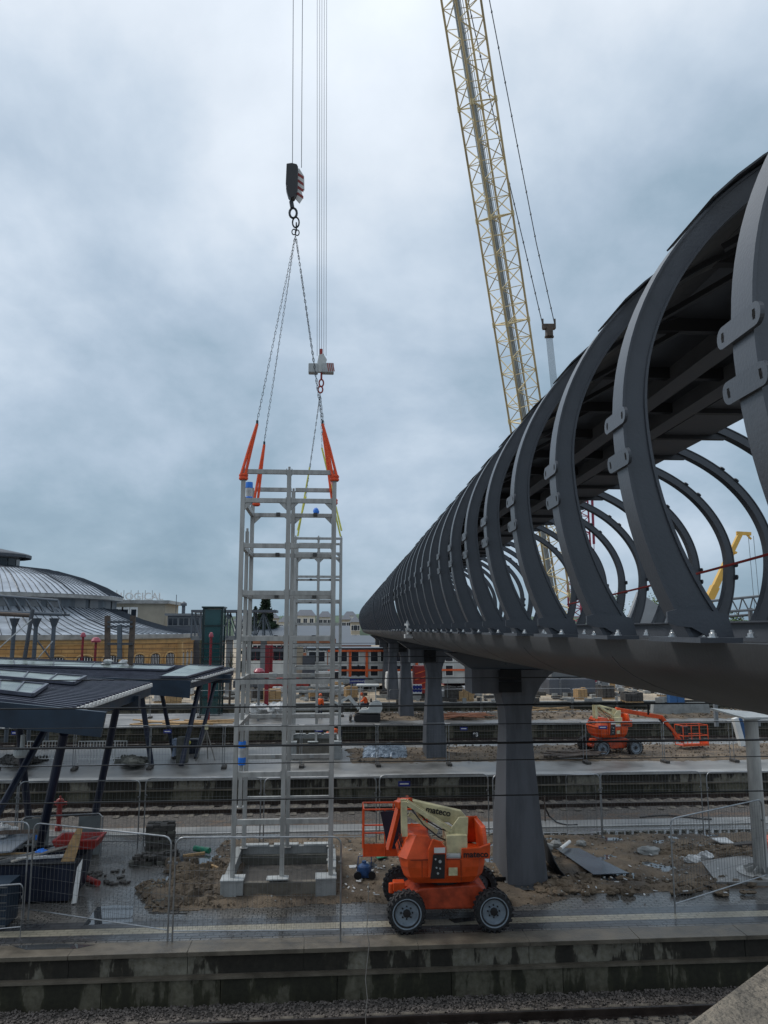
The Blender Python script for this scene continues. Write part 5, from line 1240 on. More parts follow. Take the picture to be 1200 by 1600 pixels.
for k in range(8): b.tube((xs_-5+1.2*k, 135.6, z1+.5), (xs_-5+1.2*k, 135.6, z1+2.3), .05, 4)
b.build('letter_frame', 'coping_far', t)
t, x0, x1, z1 = block('flat_roofed_building', 'low dark grey flat building with a roof vent between beige building and glass lift', 'building', 262, 330, 962, 125, 12, 'slate', roof='flat', rm='grey_wall', win=(4, (7.2,), 1.4, 1.1, 'grey_wall'))
x = onY(283, 955, 125).x; b = MB(); b.tube((x, 127, z1+.3), (x, 127, z1+1.6), .28, 8); b.lathe([(.5, z1+1.6), (.5, z1+2.0), (.1, z1+2.3)], (x, 127, 0), 10); b.build('roof_vent', 'slate', t); b = MB(); b.tube((x-1.2, 127, z1), (x-1.2, 127, z1+3.4), .05, 4); b.build('antenna', 'slate', t)
# glass lift tower
gx0, gx1 = onY(317, 1000, 62).x, onY(346, 1000, 62).x; gz = onY(330, 950, 62).z
t = thing('glass_lift_tower', 'dark green steel and glass lift tower left of the lift frames', 'lift tower', ((gx0+gx1)/2, 62, 0))
for x in (gx0, gx1):
    for y in (62, 63.6): G((x-.08, y-.08, 0), (x+.08, y+.08, gz), 'lift_steel', 'corner_post', t)
for k in range(7): z = gz*k/6; b = MB(); b.box((gx0-.07, 61.93, z-.07), (gx1+.07, 63.67, z+.05)); b.build('floor_ring', 'lift_steel', t)
G((gx0+.1, 61.98, .1), (gx1-.1, 62.02, gz-.1), 'lift_glass', 'front_glass', t); G((gx1-.02, 62.1, .1), (gx1+.02, 63.5, gz-.1), 'lift_glass', 'side_glass', t); G((gx0-.02, 62.1, .1), (gx0+.02, 63.5, gz-.1), 'lift_glass', 'side_glass', t)
G((gx0-.15, 61.8, gz), (gx1+.15, 63.8, gz+.12), 'lift_steel', 'roof', t); G((gx0+.3, 62.3, 4.2), (gx1-.3, 63.4, 6.4), 'steel_dark', 'lift_car', t)
# covered truss footbridge behind the lift frame
ty = 80; z0, z1 = onY(400, 1000, ty).z, onY(400, 957, ty).z; x0, x1 = onY(346, 980, ty).x, onY(432, 980, ty).x
t = thing('truss_footbridge', 'grey steel truss footbridge with a flat dark roof behind the nearer lift frame', 'footbridge', ((x0+x1)/2, ty, 0))
G((x0-3, ty-.6, z1), (x1, ty+2.6, z1+.25), 'slate', 'roof', t); G((x0-3, ty, z0), (x1, ty+2.2, z0+.4), 'grey_wall', 'deck', t)
for y in (ty, ty+2.2):
  k = x0-3; b = MB(); i = 0
  while k < x1-.9:
    b.bar((k, y, z0+.2), (k, y, z1), .14); b.bar((k, y, z0+.2) if i % 2 else (k, y, z1), (k+.9, y, z1) if i % 2 else (k+.9, y, z0+.2), .10)
    k += .9; i += 1
  b.build('truss', 'slate_light', t)
G((x0+.5, ty+.3, 0), (x0+1.1, ty+1, z0), 'grey_wall', 'pier', t); G((x1-1.6, ty+.3, 0), (x1-1, ty+1, z0), 'grey_wall', 'pier', t)
t, *_ = block('platform_hall', 'long low hall with a grey metal roof behind the lift frames', 'hall', 395, 545, 998, 118, 16, 'brickred', zb=0, roof=2.0, rm='slate_light', win=(10, (3.2,), 1.3, 1.0, 'white'))
t, *_ = block('platform_hall', 'brown gabled hall with pale metal roof just left of the bridge end', 'hall', 532, 580, 1008, 108, 8, 'brickred', roof=1.3, rm='slate_light', win=(4, (2.4,), 1.0, 1.2, 'white'), over=.6)
hs = [('cream two storey house with hipped roof seen through the farther lift frame', 462, 492, 962, 240, 'beige_pale', 3), ('cream house right of its twin, seen between the lift frame posts', 498, 518, 964, 250, 'beige_pale', 3), ('pale house with slate roof nearest the bridge end', 534, 548, 968, 230, 'beige', 2), ('dark slate roofed house at the left of the bridge end', 549, 562, 972, 210, 'beige', 2), ('grey house on the slope above the bridge end', 538, 556, 962, 330, 'office_white', 3), ('low cream house left of the farther lift frame', 436, 458, 972, 260, 'beige_pale', 3), ('white house far left of the conifer on the slope', 366, 392, 970, 280, 'office_white', 3), ('small beige house right of the conifer', 418, 434, 966, 300, 'beige', 2)]
for lab, a, c, yt, Y, m, nw in hs:
    z = onY(a, yt, Y).z; block('house', lab, 'house', a, c, yt, Y, 9, m, zb=-2, roof=1.9, hip=1.5, rm='slate', win=(nw, (z-2.2, z-4.8), 1.1, 1.3, 'white'), grp='houses on the slope behind the station')
# site office of stacked containers
YO = 86; xo0 = onY(478, 1030, YO).x; ztop = onY(600, 1015, YO).z; zmid = onY(600, 1047, YO).z; so_ = thing('site_office', 'white stacked container office with orange corner frames behind the bridge pillars', 'site office', (xo0+9, YO, 0))
cols = [onY(px, 1030, YO).x for px in (478, 512, 547, 573, 612, 651, 690, 729, 768, 807, 838)]
for r_, (za, zb_) in enumerate(((.6, zmid), (zmid, ztop))):
    for k in range(len(cols)-1):
        x0, x1 = cols[k], cols[k+1]; u = G((x0+.05, YO, za+.08), (x1-.05, YO+6, zb_-.08), 'office_white', 'container_unit', so_)
        for f in (.30, .70) if (k+r_) % 3 else (.3,):
            x = x0+(x1-x0)*f; G((x-.48, YO-.03, za+.85), (x+.48, YO-.004, za+2.1), 'white', 'window_frame', u); G((x-.38, YO-.06, za+.95), (x+.38, YO-.034, za+2.0), 'window', 'pane', u)
for k, x in enumerate(cols): 
    if k in (2, 3, 5, 7, 9, 10): G((x-.14, YO-.16, .4), (x+.14, YO-.065, ztop), 'office_orange', 'corner_frame', so_)
for z in (ztop-.12, zmid): G((cols[1], YO-.20, z-.10), (cols[-1], YO-.165, z+.10), 'office_orange', 'floor_frame', so_)
G((cols[0], YO-.1, ztop+.02), (cols[-1], YO+6.1, ztop+.2), 'slate_light', 'roof', so_)
G((xo0-1.9, YO-.5, 0), (xo0-.3, YO, ztop+.3), 'beige', 'stair_panel', so_); G((xo0-.35, YO-.6, .4), (xo0+1.0, YO-.1, zmid+1.6), 'slate', 'dark_door', so_)
t, x0, x1, z1 = block('station_building', 'maroon and white station hall half hidden by the nearer lift frame', 'building', 385, 470, 1018, 100, 8, 'office_white', roof='flat', rm='slate', win=(9, (2.8,), .8, 1.4, 'maroon'))
t, *_ = block('apartment_block', 'cream apartment block behind the blue containers', 'building', 690, 1010, 1000, 140, 12, 'beige_pale', roof='flat', rm='slate_light', win=(16, (.8, 3.0), 1.2, 1.1, 'beige'))
def container(label, px0, px1, ybase, Y, m, h=2.6, grp='steel shipping containers on the site'):
    a = onY(px0, ybase, Y); c = onY(px1, ybase, Y); z = max(0, a.z); t = thing('shipping_container', label, 'container', ((a.x+c.x)/2, Y, z), 0, grp)
    G((a.x, Y, z), (c.x, Y+2.4, z+h), m, 'box_body', t); b = MB(); x = a.x+.1
    while x < c.x-.1: b.box((x, Y-.05, z+.1), (x+.12, Y-.002, z+h-.1)); x += .28
    b.build('corrugation', m, t); G((a.x-.02, Y-.07, z+h-.12), (c.x+.02, Y-.052, z+h), m, 'top_rail', t)
container('left of the maroon containers, with corrugated side', 694, 726, 1079, 92, 'maroon'); container('maroon container touching its twin at its left', 727, 772, 1078, 92.2, 'maroon', 2.4)
container('blue container stacked behind the left maroon one', 707, 740, 1055, 96, 'container_blue', 2.3); container('blue container with wide gap beside the nearest pillar', 745, 765, 1058, 97, 'container_blue', 2.3)
container('maroon container behind the far orange worker', 838, 875, 1074, 86, 'maroon', 2.2); container('pale grey container behind the far orange worker', 850, 905, 1058, 99, 'office_white', 2.6)
container('blue container above the debris under the bridge', 925, 965, 1062, 97, 'blue_bright', 2.2); container('dark blue container half hidden under the bridge', 890, 925, 1066, 97, 'container_blue', 2.4)
# ================================================================== CANOPIES
def canopy(label, near_l, near_r, far_r, far_l, Yn, Yf, nsl, fascia, legs, glass, depth=.28):
    A, B, C, D = onY(*near_l, Yn), onY(*near_r, Yn), onY(*far_r, Yf), onY(*far_l, Yf)
    dn = (A-B); A = B+dn*1.8; df = (D-C); D = C+df*1.8
    t = thing('platform_canopy', label, 'canopy', (B.x, (Yn+Yf)/2, 0))
    b = MB(); lo = Vector((0, 0, -.12)); b.slabq(A+lo, B+lo, C+lo, D+lo, depth); b.build('roof_body', 'canopy', t)
    for k in range(nsl):
        f = (k+.5)/nsl; p, q = B.lerp(C, f), A.lerp(D, f); b = MB(); b.bar(p+Vector((0, 0, -.02)), q+Vector((0, 0, -.02)), .07, .16); b.build('slat', 'slat', t)
    b = MB(); n = nsl*1
    for k in range(n): p = B.lerp(C, (k+.15)/n); q = B.lerp(C, (k+.7)/n); b.bar(p+Vector((.05, 0, -.03)), q+Vector((.05, 0, -.03)), .05, .10)
    b.bar(B+Vector((.03, 0, -.08)), C+Vector((.03, 0, -.08)), .05, .07); b.build('toothed_edge', 'white', t)
    for (u0, u1, f0, f1) in glass:
        P = lambda u, f: B.lerp(C, f).lerp(A.lerp(D, f), u)+Vector((0, 0, .14))
        b = MB(); b.slabq(P(u0, f0), P(u1, f0), P(u1, f1), P(u0, f1), .05); g = b.build('skylight', 'glassroof', t)
        b = MB(); 
        for a_, c_ in ((P(u0, f0), P(u1, f0)), (P(u0, f1), P(u1, f1)), (P(u0, f0), P(u0, f1))): b.bar(a_, c_, .10, .09)
        k = u0+.12
        while k < u1: b.bar(P(k, f0)+Vector((0, 0, .02)), P(k, f1)+Vector((0, 0, .02)), .04, .04); k += .12
        b.build('skylight_frame', 'slat', g)
    F = [onY(*p, Yn-.15) for p in fascia]; b = MB(); dl = F[0]-F[1]; F[0] = F[0]+dl*1.2; dl = F[3]-F[2]; F[3] = F[3]+dl*1.2; o_ = Vector((0, .12, 0))
    b.add([*F, *[f+o_ for f in F]], [(0, 1, 2, 3), (7, 6, 5, 4), (0, 4, 5, 1), (1, 5, 6, 2), (2, 6, 7, 3), (3, 7, 4, 0)]); b.build('fascia', 'canopy', t)
    G((B.x-6, Yf-2.2, C.z-.7), (C.x+.1, Yf-1.9, C.z-.25), 'canopy', 'rear_beam', t)
    for (tp, Yt, ft, rr) in legs:
        b = MB(); b.tube(onz(*ft, 0), onY(*tp, Yt), rr, 12); b.build('leg', 'canopy_post', t, smooth=False)
    return t
canopy('nearer navy platform canopy of slats with raking round legs, at the left edge', (0, 1096), (108, 1110), (236, 1068), (20, 1052), 20.2, 28.4, 24, [(0, 1097), (165, 1113), (157, 1152), (0, 1136)],
       [((100, 1146), 20.6, (52, 1368), .115), ((185, 1092), 26.0, (143, 1300), .115), ((28, 1120), 26.2, (47, 1300), .115), ((90, 1105), 26, (-60, 1372), .11)], [(.35, .9, .12, .46), (.25, 1., .60, .9)])
canopy('farther navy platform canopy with glass strip ending beside the lift frame', (60, 1060), (298, 1063), (365, 1044), (60, 1030), 38.4, 46.5, 16, [(100, 1056), (298, 1064), (296, 1091), (100, 1074)],
       [((221, 1085), 39.5, (237, 1197), .13), ((253, 1085), 42.5, (272, 1180), .11), ((312, 1070), 41.5, (283, 1197), .13), ((336, 1066), 44.5, (306, 1185), .11)], [(.15, .95, .45, .75), (.02, .12, .02, .9)])
# lamp head hanging on the leftmost leg
t = thing('post_lamp', 'white drum shaped lamp on the leftmost navy canopy leg', 'lamp', tuple(onY(36, 1170, 30)))
p = onY(36, 1148, 26.3); b = MB(); b.tube(p, p+Vector((0, 0, -.45)), .07, 10); b.lathe([(.07, -.4), (.24, -.46), (.25, -.62), (.18, -.7), (0, -.71)], p, 16); b.build('lamp_head', 'office_white', t)
# pipe truss gantry at the left
Yg = 48; t = thing('pipe_gantry', 'grey pipe truss signal gantry on flared columns before the round building', 'gantry', tuple(onY(50, 1030, Yg)))
a, c = onY(-120, 922, Yg), onY(88, 938, Yg); d_, e_ = onY(-120, 952, Yg+.0), onY(97, 960, Yg)
for o_ in (0, 1.3): 
    b = MB(); b.tube(a+Vector((0, o_*.5+.3, 0)), c+Vector((0, o_*.5+.3, 0)), .085, 8) if o_ == 0 else b.tube(d_+Vector((0, 1.4, 0)), e_+Vector((0, 1.4, 0)), .085, 8); b.build('chord', 'slate_light', t)
b = MB(); b.tube(d_, e_, .11, 8); b.build('chord', 'slate_light', t)
b = MB()
for k in range(13):
    f = k/12; b.tube(a.lerp(c, f)+Vector((0, .3, 0)), d_.lerp(e_, min(1, f+.055)), .05, 6); b.tube(a.lerp(c, f)+Vector((0, .3, 0)), d_.lerp(e_, max(0, f-.03))+Vector((0, 1.4, 0)), .04, 6)
b.build('bracing', 'slate_light', t)
for px in (23, 57, 85):
    p = onY(px, 966, Yg+.5); b = MB(); b.tube((p.x, p.y, 0), (p.x, p.y, p.z-.3), .13, 8); b.tube((p.x, p.y, p.z-.5), (p.x, p.y, p.z), .14, 8, .32); b.build('column', 'slate_light', t)
b = MB(); b.path([onY(-20, 958, 47), onY(50, 962, 47)], .12, 8); b.build('rusty_pipe', 'wood_dark', t)
tag(MB().tube(onY(51, 952, 46), onY(35, 1050, 46), .12, 8).build('raking_post', 'steel_dark', None), 'dark raking post in front of the pipe gantry', 'post')
rope('stay_rope', [onY(49, 968, 45.5), onY(-10, 1020, 45.5)], .035, 'bag', 'white stay rope slanting down left of the raking post', 'rope')
rope('stay_rope', [onY(82, 1002, 45.5), onY(58, 1030, 45.5)], .035, 'bag', 'short white stay rope between the gantry columns', 'rope')
rope('brace_rod', [onY(58, 1000, 45.6), onY(80, 1030, 45.6)], .05, 'steel_dark', 'dark crossed rod between the gantry columns', 'rod')
# timber H frame with insulator gear
Yh = 44; t = thing('mast_frame', 'brown twin timber mast with cross bars and cable gear before the ochre wall', 'mast', tuple(onY(186, 1040, Yh)))
for px, q in ((168, 168), (208, 203)): b = MB(); b.bar(onY(px, 962, Yh), onY(q, 1052, Yh), .27, .22, up=(0, 1, 0)); b.build('mast_post', 'wood_dark', t)
for y in (972, 979, 1006): b = MB(); b.bar(onY(168, y, Yh-.2), onY(207, y, Yh-.2), .10, .12); b.build('cross_bar', 'steel_dark', t)
b = MB(); b.tube(onY(187, 976, Yh-.2), onY(187, 1030, Yh-.2), .14, 8); b.build('centre_pipe', 'slate_light', t)
b = MB()
for k in range(9): p = onY(random.uniform(160, 200), random.uniform(1028, 1046), Yh-.4); b.ell(p, (random.uniform(.1, .3), .15, random.uniform(.05, .14)), 7, 5, .3)
b.build('wrapped_gear', 'bag', t, smooth=True)
# lamps with red globes and crimson posts
def lamp(label, px, yg, Y, foot=0, r=.4, m='darkred_post'):
    p = onY(px, yg, Y); t = thing('street_lamp', label, 'street lamp', (p.x, Y, foot), 0, 'red globe lamps of the station'); b = MB(); b.tube((p.x, Y, foot), (p.x, Y, p.z), .09, 8); b.build('pole', m, t)
    b = MB(); b.lathe([(0, .25), (r*.6, .2), (r, 0), (r*.9, -.12), (0, -.14)], p, 16); b.build('lamp_head', 'pink', t, smooth=True)
lamp('lamp with wide pink red shade before the ochre wall', 150, 1001, 56, r=.34); lamp('slim lamp with small red top left of its pair', 130, 993, 60, r=.2)
lamp('pink globed lamp seen through the nearer lift frame', 405, 1049, 58, r=.42, m='grey_wall'); lamp('red topped lamp in front of the green glass lift tower', 330, 993, 58, r=.17)
for lab, px, yt, yb, Y, w in (('crimson steel post behind the left bay of the nearer lift frame', 418, 1008, 1108, 62, .32), ('darker maroon post right beside the crimson one', 423, 1008, 1050, 88, .5)):
    p = onY(px, yt, Y); q = onY(px-1, yb, Y); b = MB(); b.box((p.x-w/2, Y-w/2, max(0, q.z)), (p.x+w/2, Y+w/2, p.z)); b.box((p.x-w/2-.1, Y-w/2-.1, max(0, q.z)), (p.x+w/2+.1, Y+w/2+.1, max(0, q.z)+.05)); tag(b.build('steel_post', 'darkred_post', None), lab, 'post')
# pale steel column with winged head
p = onz(1190, 1364, .12); t = thing('canopy_column', 'pale grey round steel column with ribbed foot and white winged head, at the right', 'column', (p.x, p.y, .12))
hz = onY(1166, 1122, p.y).z; b = MB(); b.tube((0, 0, 0), (0, 0, hz-.12), .19, 24, .175); b.build('shaft', 'frame_grey', t, world=False, smooth=True)
b = MB(); b.lathe([(.62, 0), (.62, .03), (.2, .04)], (0, 0, 0), 20); b.build('foot_ring', 'frame_grey', t, world=False)
for k in range(10): a = 2*math.pi*k/10; b = MB(); b.bar((.18*math.cos(a), .18*math.sin(a), .14), (.42*math.cos(a), .42*math.sin(a), .06), .02, .16); b.build('foot_rib', 'frame_grey', t, world=False)
b = MB(); z = hz-.12; b.add([(-.35, -.3, z), (.5, -.3, z+.0), (.5, .5, z+.05), (-.8, .7, z+.16), (-.35, -.3, z+.05), (.5, -.3, z+.05), (.5, .5, z+.1), (-.8, .7, z+.21)], [(0, 3, 2, 1), (4, 5, 6, 7), (0, 1, 5, 4), (1, 2, 6, 5), (2, 3, 7, 6), (3, 0, 4, 7)]); b.build('winged_head', 'concrete_cap', t, world=False)
b = MB(); b.bar(onY(1148, 1122, 30), onY(1160, 1165, 30), .22, .2); o = b.build('wrapped_strut', 'white', None); tag(o, 'white and blue wrapped strut left of the pale steel column', 'strut')
b = MB(); b.bar(onY(1154, 1122, 30.2), onY(1166, 1165, 30.2), .18, .2); tag(b.build('dark_strut', 'container_blue', None), 'dark blue strut just left of the pale steel column', 'strut')
# right background: gantry, pale wing, planting
t = thing('pipe_gantry', 'dark pipe truss gantry seen through the bridge ribs at the right', 'gantry', tuple(onY(1150, 990, 52)))
a, c = onY(1092, 941, 52), onY(1260, 924, 52); d_, e_ = onY(1092, 958, 52), onY(1260, 948, 52); f_, g_ = onY(1092, 966, 53), onY(1260, 955, 53)
for p, q in ((a, c), (d_, e_), (f_, g_)): b = MB(); b.tube(p, q, .09, 8); b.build('chord', 'grey_wall', t)
b = MB()
for k in range(10): f = k/10; b.tube(a.lerp(c, f), d_.lerp(e_, f+.06), .05, 5); b.tube(a.lerp(c, f), f_.lerp(g_, max(0, f-.04)), .05, 5)
b.build('bracing', 'grey_wall', t)
for px in (1108, 1172): p = onY(px, 950, 52.5); b = MB(); b.tube((p.x, 52.5, 0), p, .16, 8); b.build('column', 'grey_wall', t)
t = thing('roof_wing', 'pale grey slanted roof wings of a distant canopy seen between the ribs', 'roof wing', tuple(onY(1000, 990, 60)))
for q in (((975, 985), (998, 924), (1048, 960), (1042, 992)), ((940, 992), (960, 940), (982, 968), (978, 992))):
    P = [onY(*p, 60) for p in q]; b = MB(); b.add(P+[p+Vector((.3, 1.2, 0)) for p in P], [(0, 1, 2, 3), (7, 6, 5, 4), (0, 4, 5, 1), (1, 5, 6, 2), (2, 6, 7, 3), (3, 7, 4, 0)]); b.build('wing_panel', 'wing_grey', t)

# ================================================================== TREES
def leaves(b, c, r, n, size, cone=False):
    for _ in range(n):
        if cone:
            h = random.random()**1.3; a = random.uniform(0, 6.283); rr = r[0]*(1-h)*random.uniform(.35, 1.08); tier = 1+.25*math.sin(h*34)
            p = Vector((c[0]+rr*tier*math.cos(a), c[1]+rr*tier*math.sin(a), c[2]+r[2]*h-rr*.25))
        else:
            v = Vector((random.gauss(0, 1), random.gauss(0, 1), random.gauss(0, 1))).normalized()*random.uniform(.45, 1)
            k = 1+.35*mnoise.noise(v*2.3+Vector(c)*.1)
            p = Vector((c[0]+v.x*r[0]*k, c[1]+v.y*r[1]*k, c[2]+v.z*r[2]*k))
        s = size*random.uniform(.6, 1.4); u = Vector((random.uniform(-1, 1), random.uniform(-1, 1), random.uniform(-.6, .6))).normalized(); w = u.cross(Vector((random.uniform(-1, 1), random.uniform(-1, 1), random.uniform(-1, 1)))).normalized()
        b.add([p-u*s, p-w*s*.5, p+u*s, p+w*s*.5], [(0, 1, 2, 3)])
def tree(name, label, px, ybot, ytop, Y, wpx, m, cone=False, grp=None, n=900, zb=0):
    p = onY(px, ybot, Y); zt = onY(px, ytop, Y).z; w = (onY(px+wpx/2, ytop, Y)-onY(px-wpx/2, ytop, Y)).x/2; t = thing(name, label, 'tree', (p.x, Y, zb), 0, grp)
    H_ = zt-zb; b = MB(); b.tube((0, 0, 0), (0, 0, H_*.8), w*.06+.08, 8, .04)
    for k in range(7): a = k*2.4; z = H_*(.35+.07*k); b.tube((0, 0, z), (w*.6*math.cos(a), w*.6*math.sin(a), z+H_*.14), .07, 5, .02)
    b.build('trunk', 'bark', t, world=False); b = MB()
    if cone: leaves(b, (0, 0, H_*.10), (w*1.15, w*1.15, H_*.9), n*2, w*.22, True)
    else:
        for k in range(7): a = random.uniform(0, 6.3); rr = w*random.uniform(.1, .55); leaves(b, (rr*math.cos(a), rr*math.sin(a), H_*random.uniform(.5, .82)), (w*.5, w*.5, H_*.17), n//7, w*.07)
    b.build('crown', m, t, world=False, recalc=False)
tree('conifer_tree', 'dark conifer behind the truss footbridge in the nearer lift frame', 414, 1000, 934, 125, 58, 'leaf', True, n=2200)
tree('conifer_tree', 'smaller dark conifer left of the tall one', 398, 1000, 948, 128, 30, 'leaf', True, n=700)
tree('tree', 'slim yellow green tree left of the glass lift tower', 314, 1000, 956, 90, 12, 'leaf2', n=400)
tree('tree', 'bushy tree low beside the glass lift tower behind the lift frame', 360, 1050, 1008, 70, 16, 'leaf_bush', n=500)
GT = 'spring green trees beyond the bridge'
for k, (px, yt, w, Y, lab) in enumerate(((962, 918, 44, 130, 'left spring green tree beyond the bridge ribs'), (1010, 920, 46, 125, 'spring green tree behind the pale roof wings'), (1062, 925, 50, 135, 'spring green tree just right of the roof wings'), (1110, 938, 46, 120, 'green tree below the yellow telescopic boom'))):
    tree('tree', lab, px, 1000, yt, Y, w, 'leaf2', grp=GT, n=1600)
tree('tree', 'leafy bush tree near the right edge behind the pipe gantry', 1165, 1000, 938, 70, 62, 'leaf_bush', grp=GT, n=2200); tree('tree', 'leafy tree cut by the right edge of the photo', 1215, 1000, 915, 75, 70, 'leaf_bush', grp=GT, n=1400)
for k in range(14):
    px = 300+k*18 if k < 8 else 420+(k-8)*24
    tree('tree', 'distant tree among the houses, number %d from the left of its row' % (k+1), px, 985, 958+random.uniform(-2, 5), 330+random.uniform(-20, 60), 20, 'leaf_bush', grp='distant trees on the slope', n=260)

# ================================================================== THINGS LYING ON THE SITE
def solid(name, label, cat, b, m, grp=None, **k): return tag(b.build(name, m, None, **k), label, cat, grp)
def rbar(b, p, q, w, h): return b.bar(p, q, w, h)
def jbox(b, c, sz, rz=0, rx=0, ry=0): return b.cbox(c, sz, Matrix.Rotation(rz, 3, 'Z') @ Matrix.Rotation(rx, 3, 'X') @ Matrix.Rotation(ry, 3, 'Y'))
# waste skip and what lies on it
sk = thing('waste_skip', 'black waste skip heaped with boards beside the raking canopy leg', 'skip', (-6.6, 21.2, 0))
b = MB(); x0, x1, y0, y1, h = -7.75, -5.5, 20.35, 21.9, .95
b.add([(x0+.15, y0+.1, .05), (x1-.1, y0+.1, .05), (x1-.1, y1-.1, .05), (x0+.15, y1-.1, .05), (x0, y0, h), (x1+.05, y0, h), (x1+.05, y1, h), (x0, y1, h)], [(0, 3, 2, 1), (0, 1, 5, 4), (1, 2, 6, 5), (2, 3, 7, 6), (3, 0, 4, 7)])
b.add([(x0+.2, y0+.15, h-.2), (x1-.15, y0+.15, h-.2), (x1-.15, y1-.15, h-.2), (x0+.2, y1-.15, h-.2)], [(0, 1, 2, 3)]); b.build('shell', 'navy', sk)
b = MB(); b.path([(x0, y0, h), (x1+.05, y0, h), (x1+.05, y1, h), (x0, y1, h), (x0, y0, h)], .035, 6); b.build('rim_bar', 'black', sk)
b = MB(); b.add([(x1+.02, y0-.03, .02), (x1+.14, y0-.03, .04), (x1+.22, y0-.01, h+.1), (x1+.10, y0-.01, h-.1), (x1+.02, y0, .02), (x1+.14, y0, .04), (x1+.22, y0+.02, h+.1), (x1+.10, y0+.02, h-.1)], [(0, 1, 2, 3), (7, 6, 5, 4), (1, 5, 6, 2), (0, 3, 7, 4), (3, 2, 6, 7)]); b.build('broken_panel_edge', 'white', sk)
for k, (p, q, w, h_, m, lab) in enumerate((((-7.9, 20.6, 1.0), (-5.6, 21.0, 1.12), .16, .03, 'wood_grey', 'long grey board lying across the waste skip'), ((-7.4, 20.3, .98), (-5.2, 21.5, 1.25), .10, .08, 'galv', 'grey metal section sticking out right of the waste skip'), ((-7.0, 20.4, 1.0), (-5.8, 20.9, 1.22), .2, .03, 'wood_grey', 'short grey board rising towards the right in the waste skip'), ((-6.9, 20.5, 1.04), (-5.75, 20.5, 1.08), .12, .05, 'bag', 'white painted strip at the front of the waste skip'), ((-8.6, 21.2, 1.1), (-6.9, 21.5, 1.18), .25, .03, 'stone_dark', 'dark board at the back of the waste skip'), ((-8.2, 20.9, 1.08), (-6.5, 20.8, 1.05), .08, .06, 'wood', 'narrow timber batten left in the waste skip'))):
    solid('board', lab, 'board', MB().bar(p, q, w, h_), m, 'boards thrown on the waste skip')
solid('plywood_sheet', 'upright torn plywood sheet at the right end of the waste skip', 'plywood sheet', MB().prism([(-5.82, .95), (-5.50, .93), (-5.42, 1.25), (-5.33, 1.75), (-5.45, 1.78), (-5.62, 1.45)], 20.38, 20.41, 'y'), 'wood')
b = MB(); tx, ty_, tw, td, tz, th_ = -6.25, 21.2, .52, .36, 1.12, .24
def rr_(w, d, z): return [(tx-w, ty_-d, z), (tx+w, ty_-d, z), (tx+w, ty_+d, z), (tx-w, ty_+d, z)]
L = [rr_(tw*.88, td*.86, tz), rr_(tw, td, tz+th_), rr_(tw+.04, td+.04, tz+th_), rr_(tw+.04, td+.04, tz+th_-.03), rr_(tw-.03, td-.03, tz+th_-.004), rr_(tw*.86, td*.83, tz+.03)]
vs_ = [v for l in (L[0], L[3], L[2], L[4], L[5]) for v in l]; b.add(vs_, [(0, 3, 2, 1)]+[(i*4+k, i*4+(k+1) % 4, (i+1)*4+(k+1) % 4, (i+1)*4+k) for i in range(4) for k in range(4)]+[(16, 17, 18, 19)])
solid('mortar_tub', 'open red plastic mortar tub on top of the skip load', 'tub', b, 'red', recalc=False)
solid('blue_rag', 'crumpled blue plastic on the boards before the red tub', 'plastic', MB().ell((-6.4, 20.75, 1.12), (.16, .10, .07), 9, 6, .25), 'blue')
b = MB()
for k in range(9): b.ell((-8.35+random.uniform(-.6, .5), 21.4+random.uniform(-.3, .3), 1.25+random.uniform(-.15, .35)), (random.uniform(.2, .4), .25, random.uniform(.12, .25)), 9, 6, .25)
solid('plastic_sheet_heap', 'crumpled white plastic sheeting heaped at the left edge by the fence', 'plastic sheet', b, 'bag', smooth=True)
solid('blue_sheet', 'grey blue panel sloping at the left edge below the white plastic', 'panel', MB().slabq((-9.4, 20.6, 1.1), (-7.7, 20.6, 1.2), (-7.4, 21.3, 1.45), (-9.2, 21.3, 1.3), .04), 'zinc')
solid('timber_batten', 'rough brown batten across the white plastic at the left edge', 'batten', MB().bar((-9, 20.9, 1.55), (-7.3, 21.2, 1.5), .06, .09), 'wood_dark')
b = MB(); P = onz(15, 1432)
cr_ = thing('mesh_crate', 'dark green mesh crate cut by the left edge in front of the waste skip', 'crate', (-7.7, 18.9, 0)); G((-9.0, 18.8, .05), (-7.05, 19.5, .95), 'canopy', 'body', cr_); b = MB()
for k in range(12): b.bar((-9+.16*k, 18.78, .05), (-9+.16*k, 18.78, .95), .02)
for k in range(6): b.bar((-9, 18.77, .1+.16*k), (-7.05, 18.77, .1+.16*k), .02)
b.build('wire_mesh', 'galv_dull', cr_); G((-8.1, 18.73, .70), (-7.2, 18.76, .88), 'zinc', 'sign_plate', cr_)
for o in list(bpy.data.objects):
    if o.parent is None and o.name.split('.')[0] in ('waste_skip', 'board', 'plywood_sheet', 'blue_rag'): o.location.x -= .62
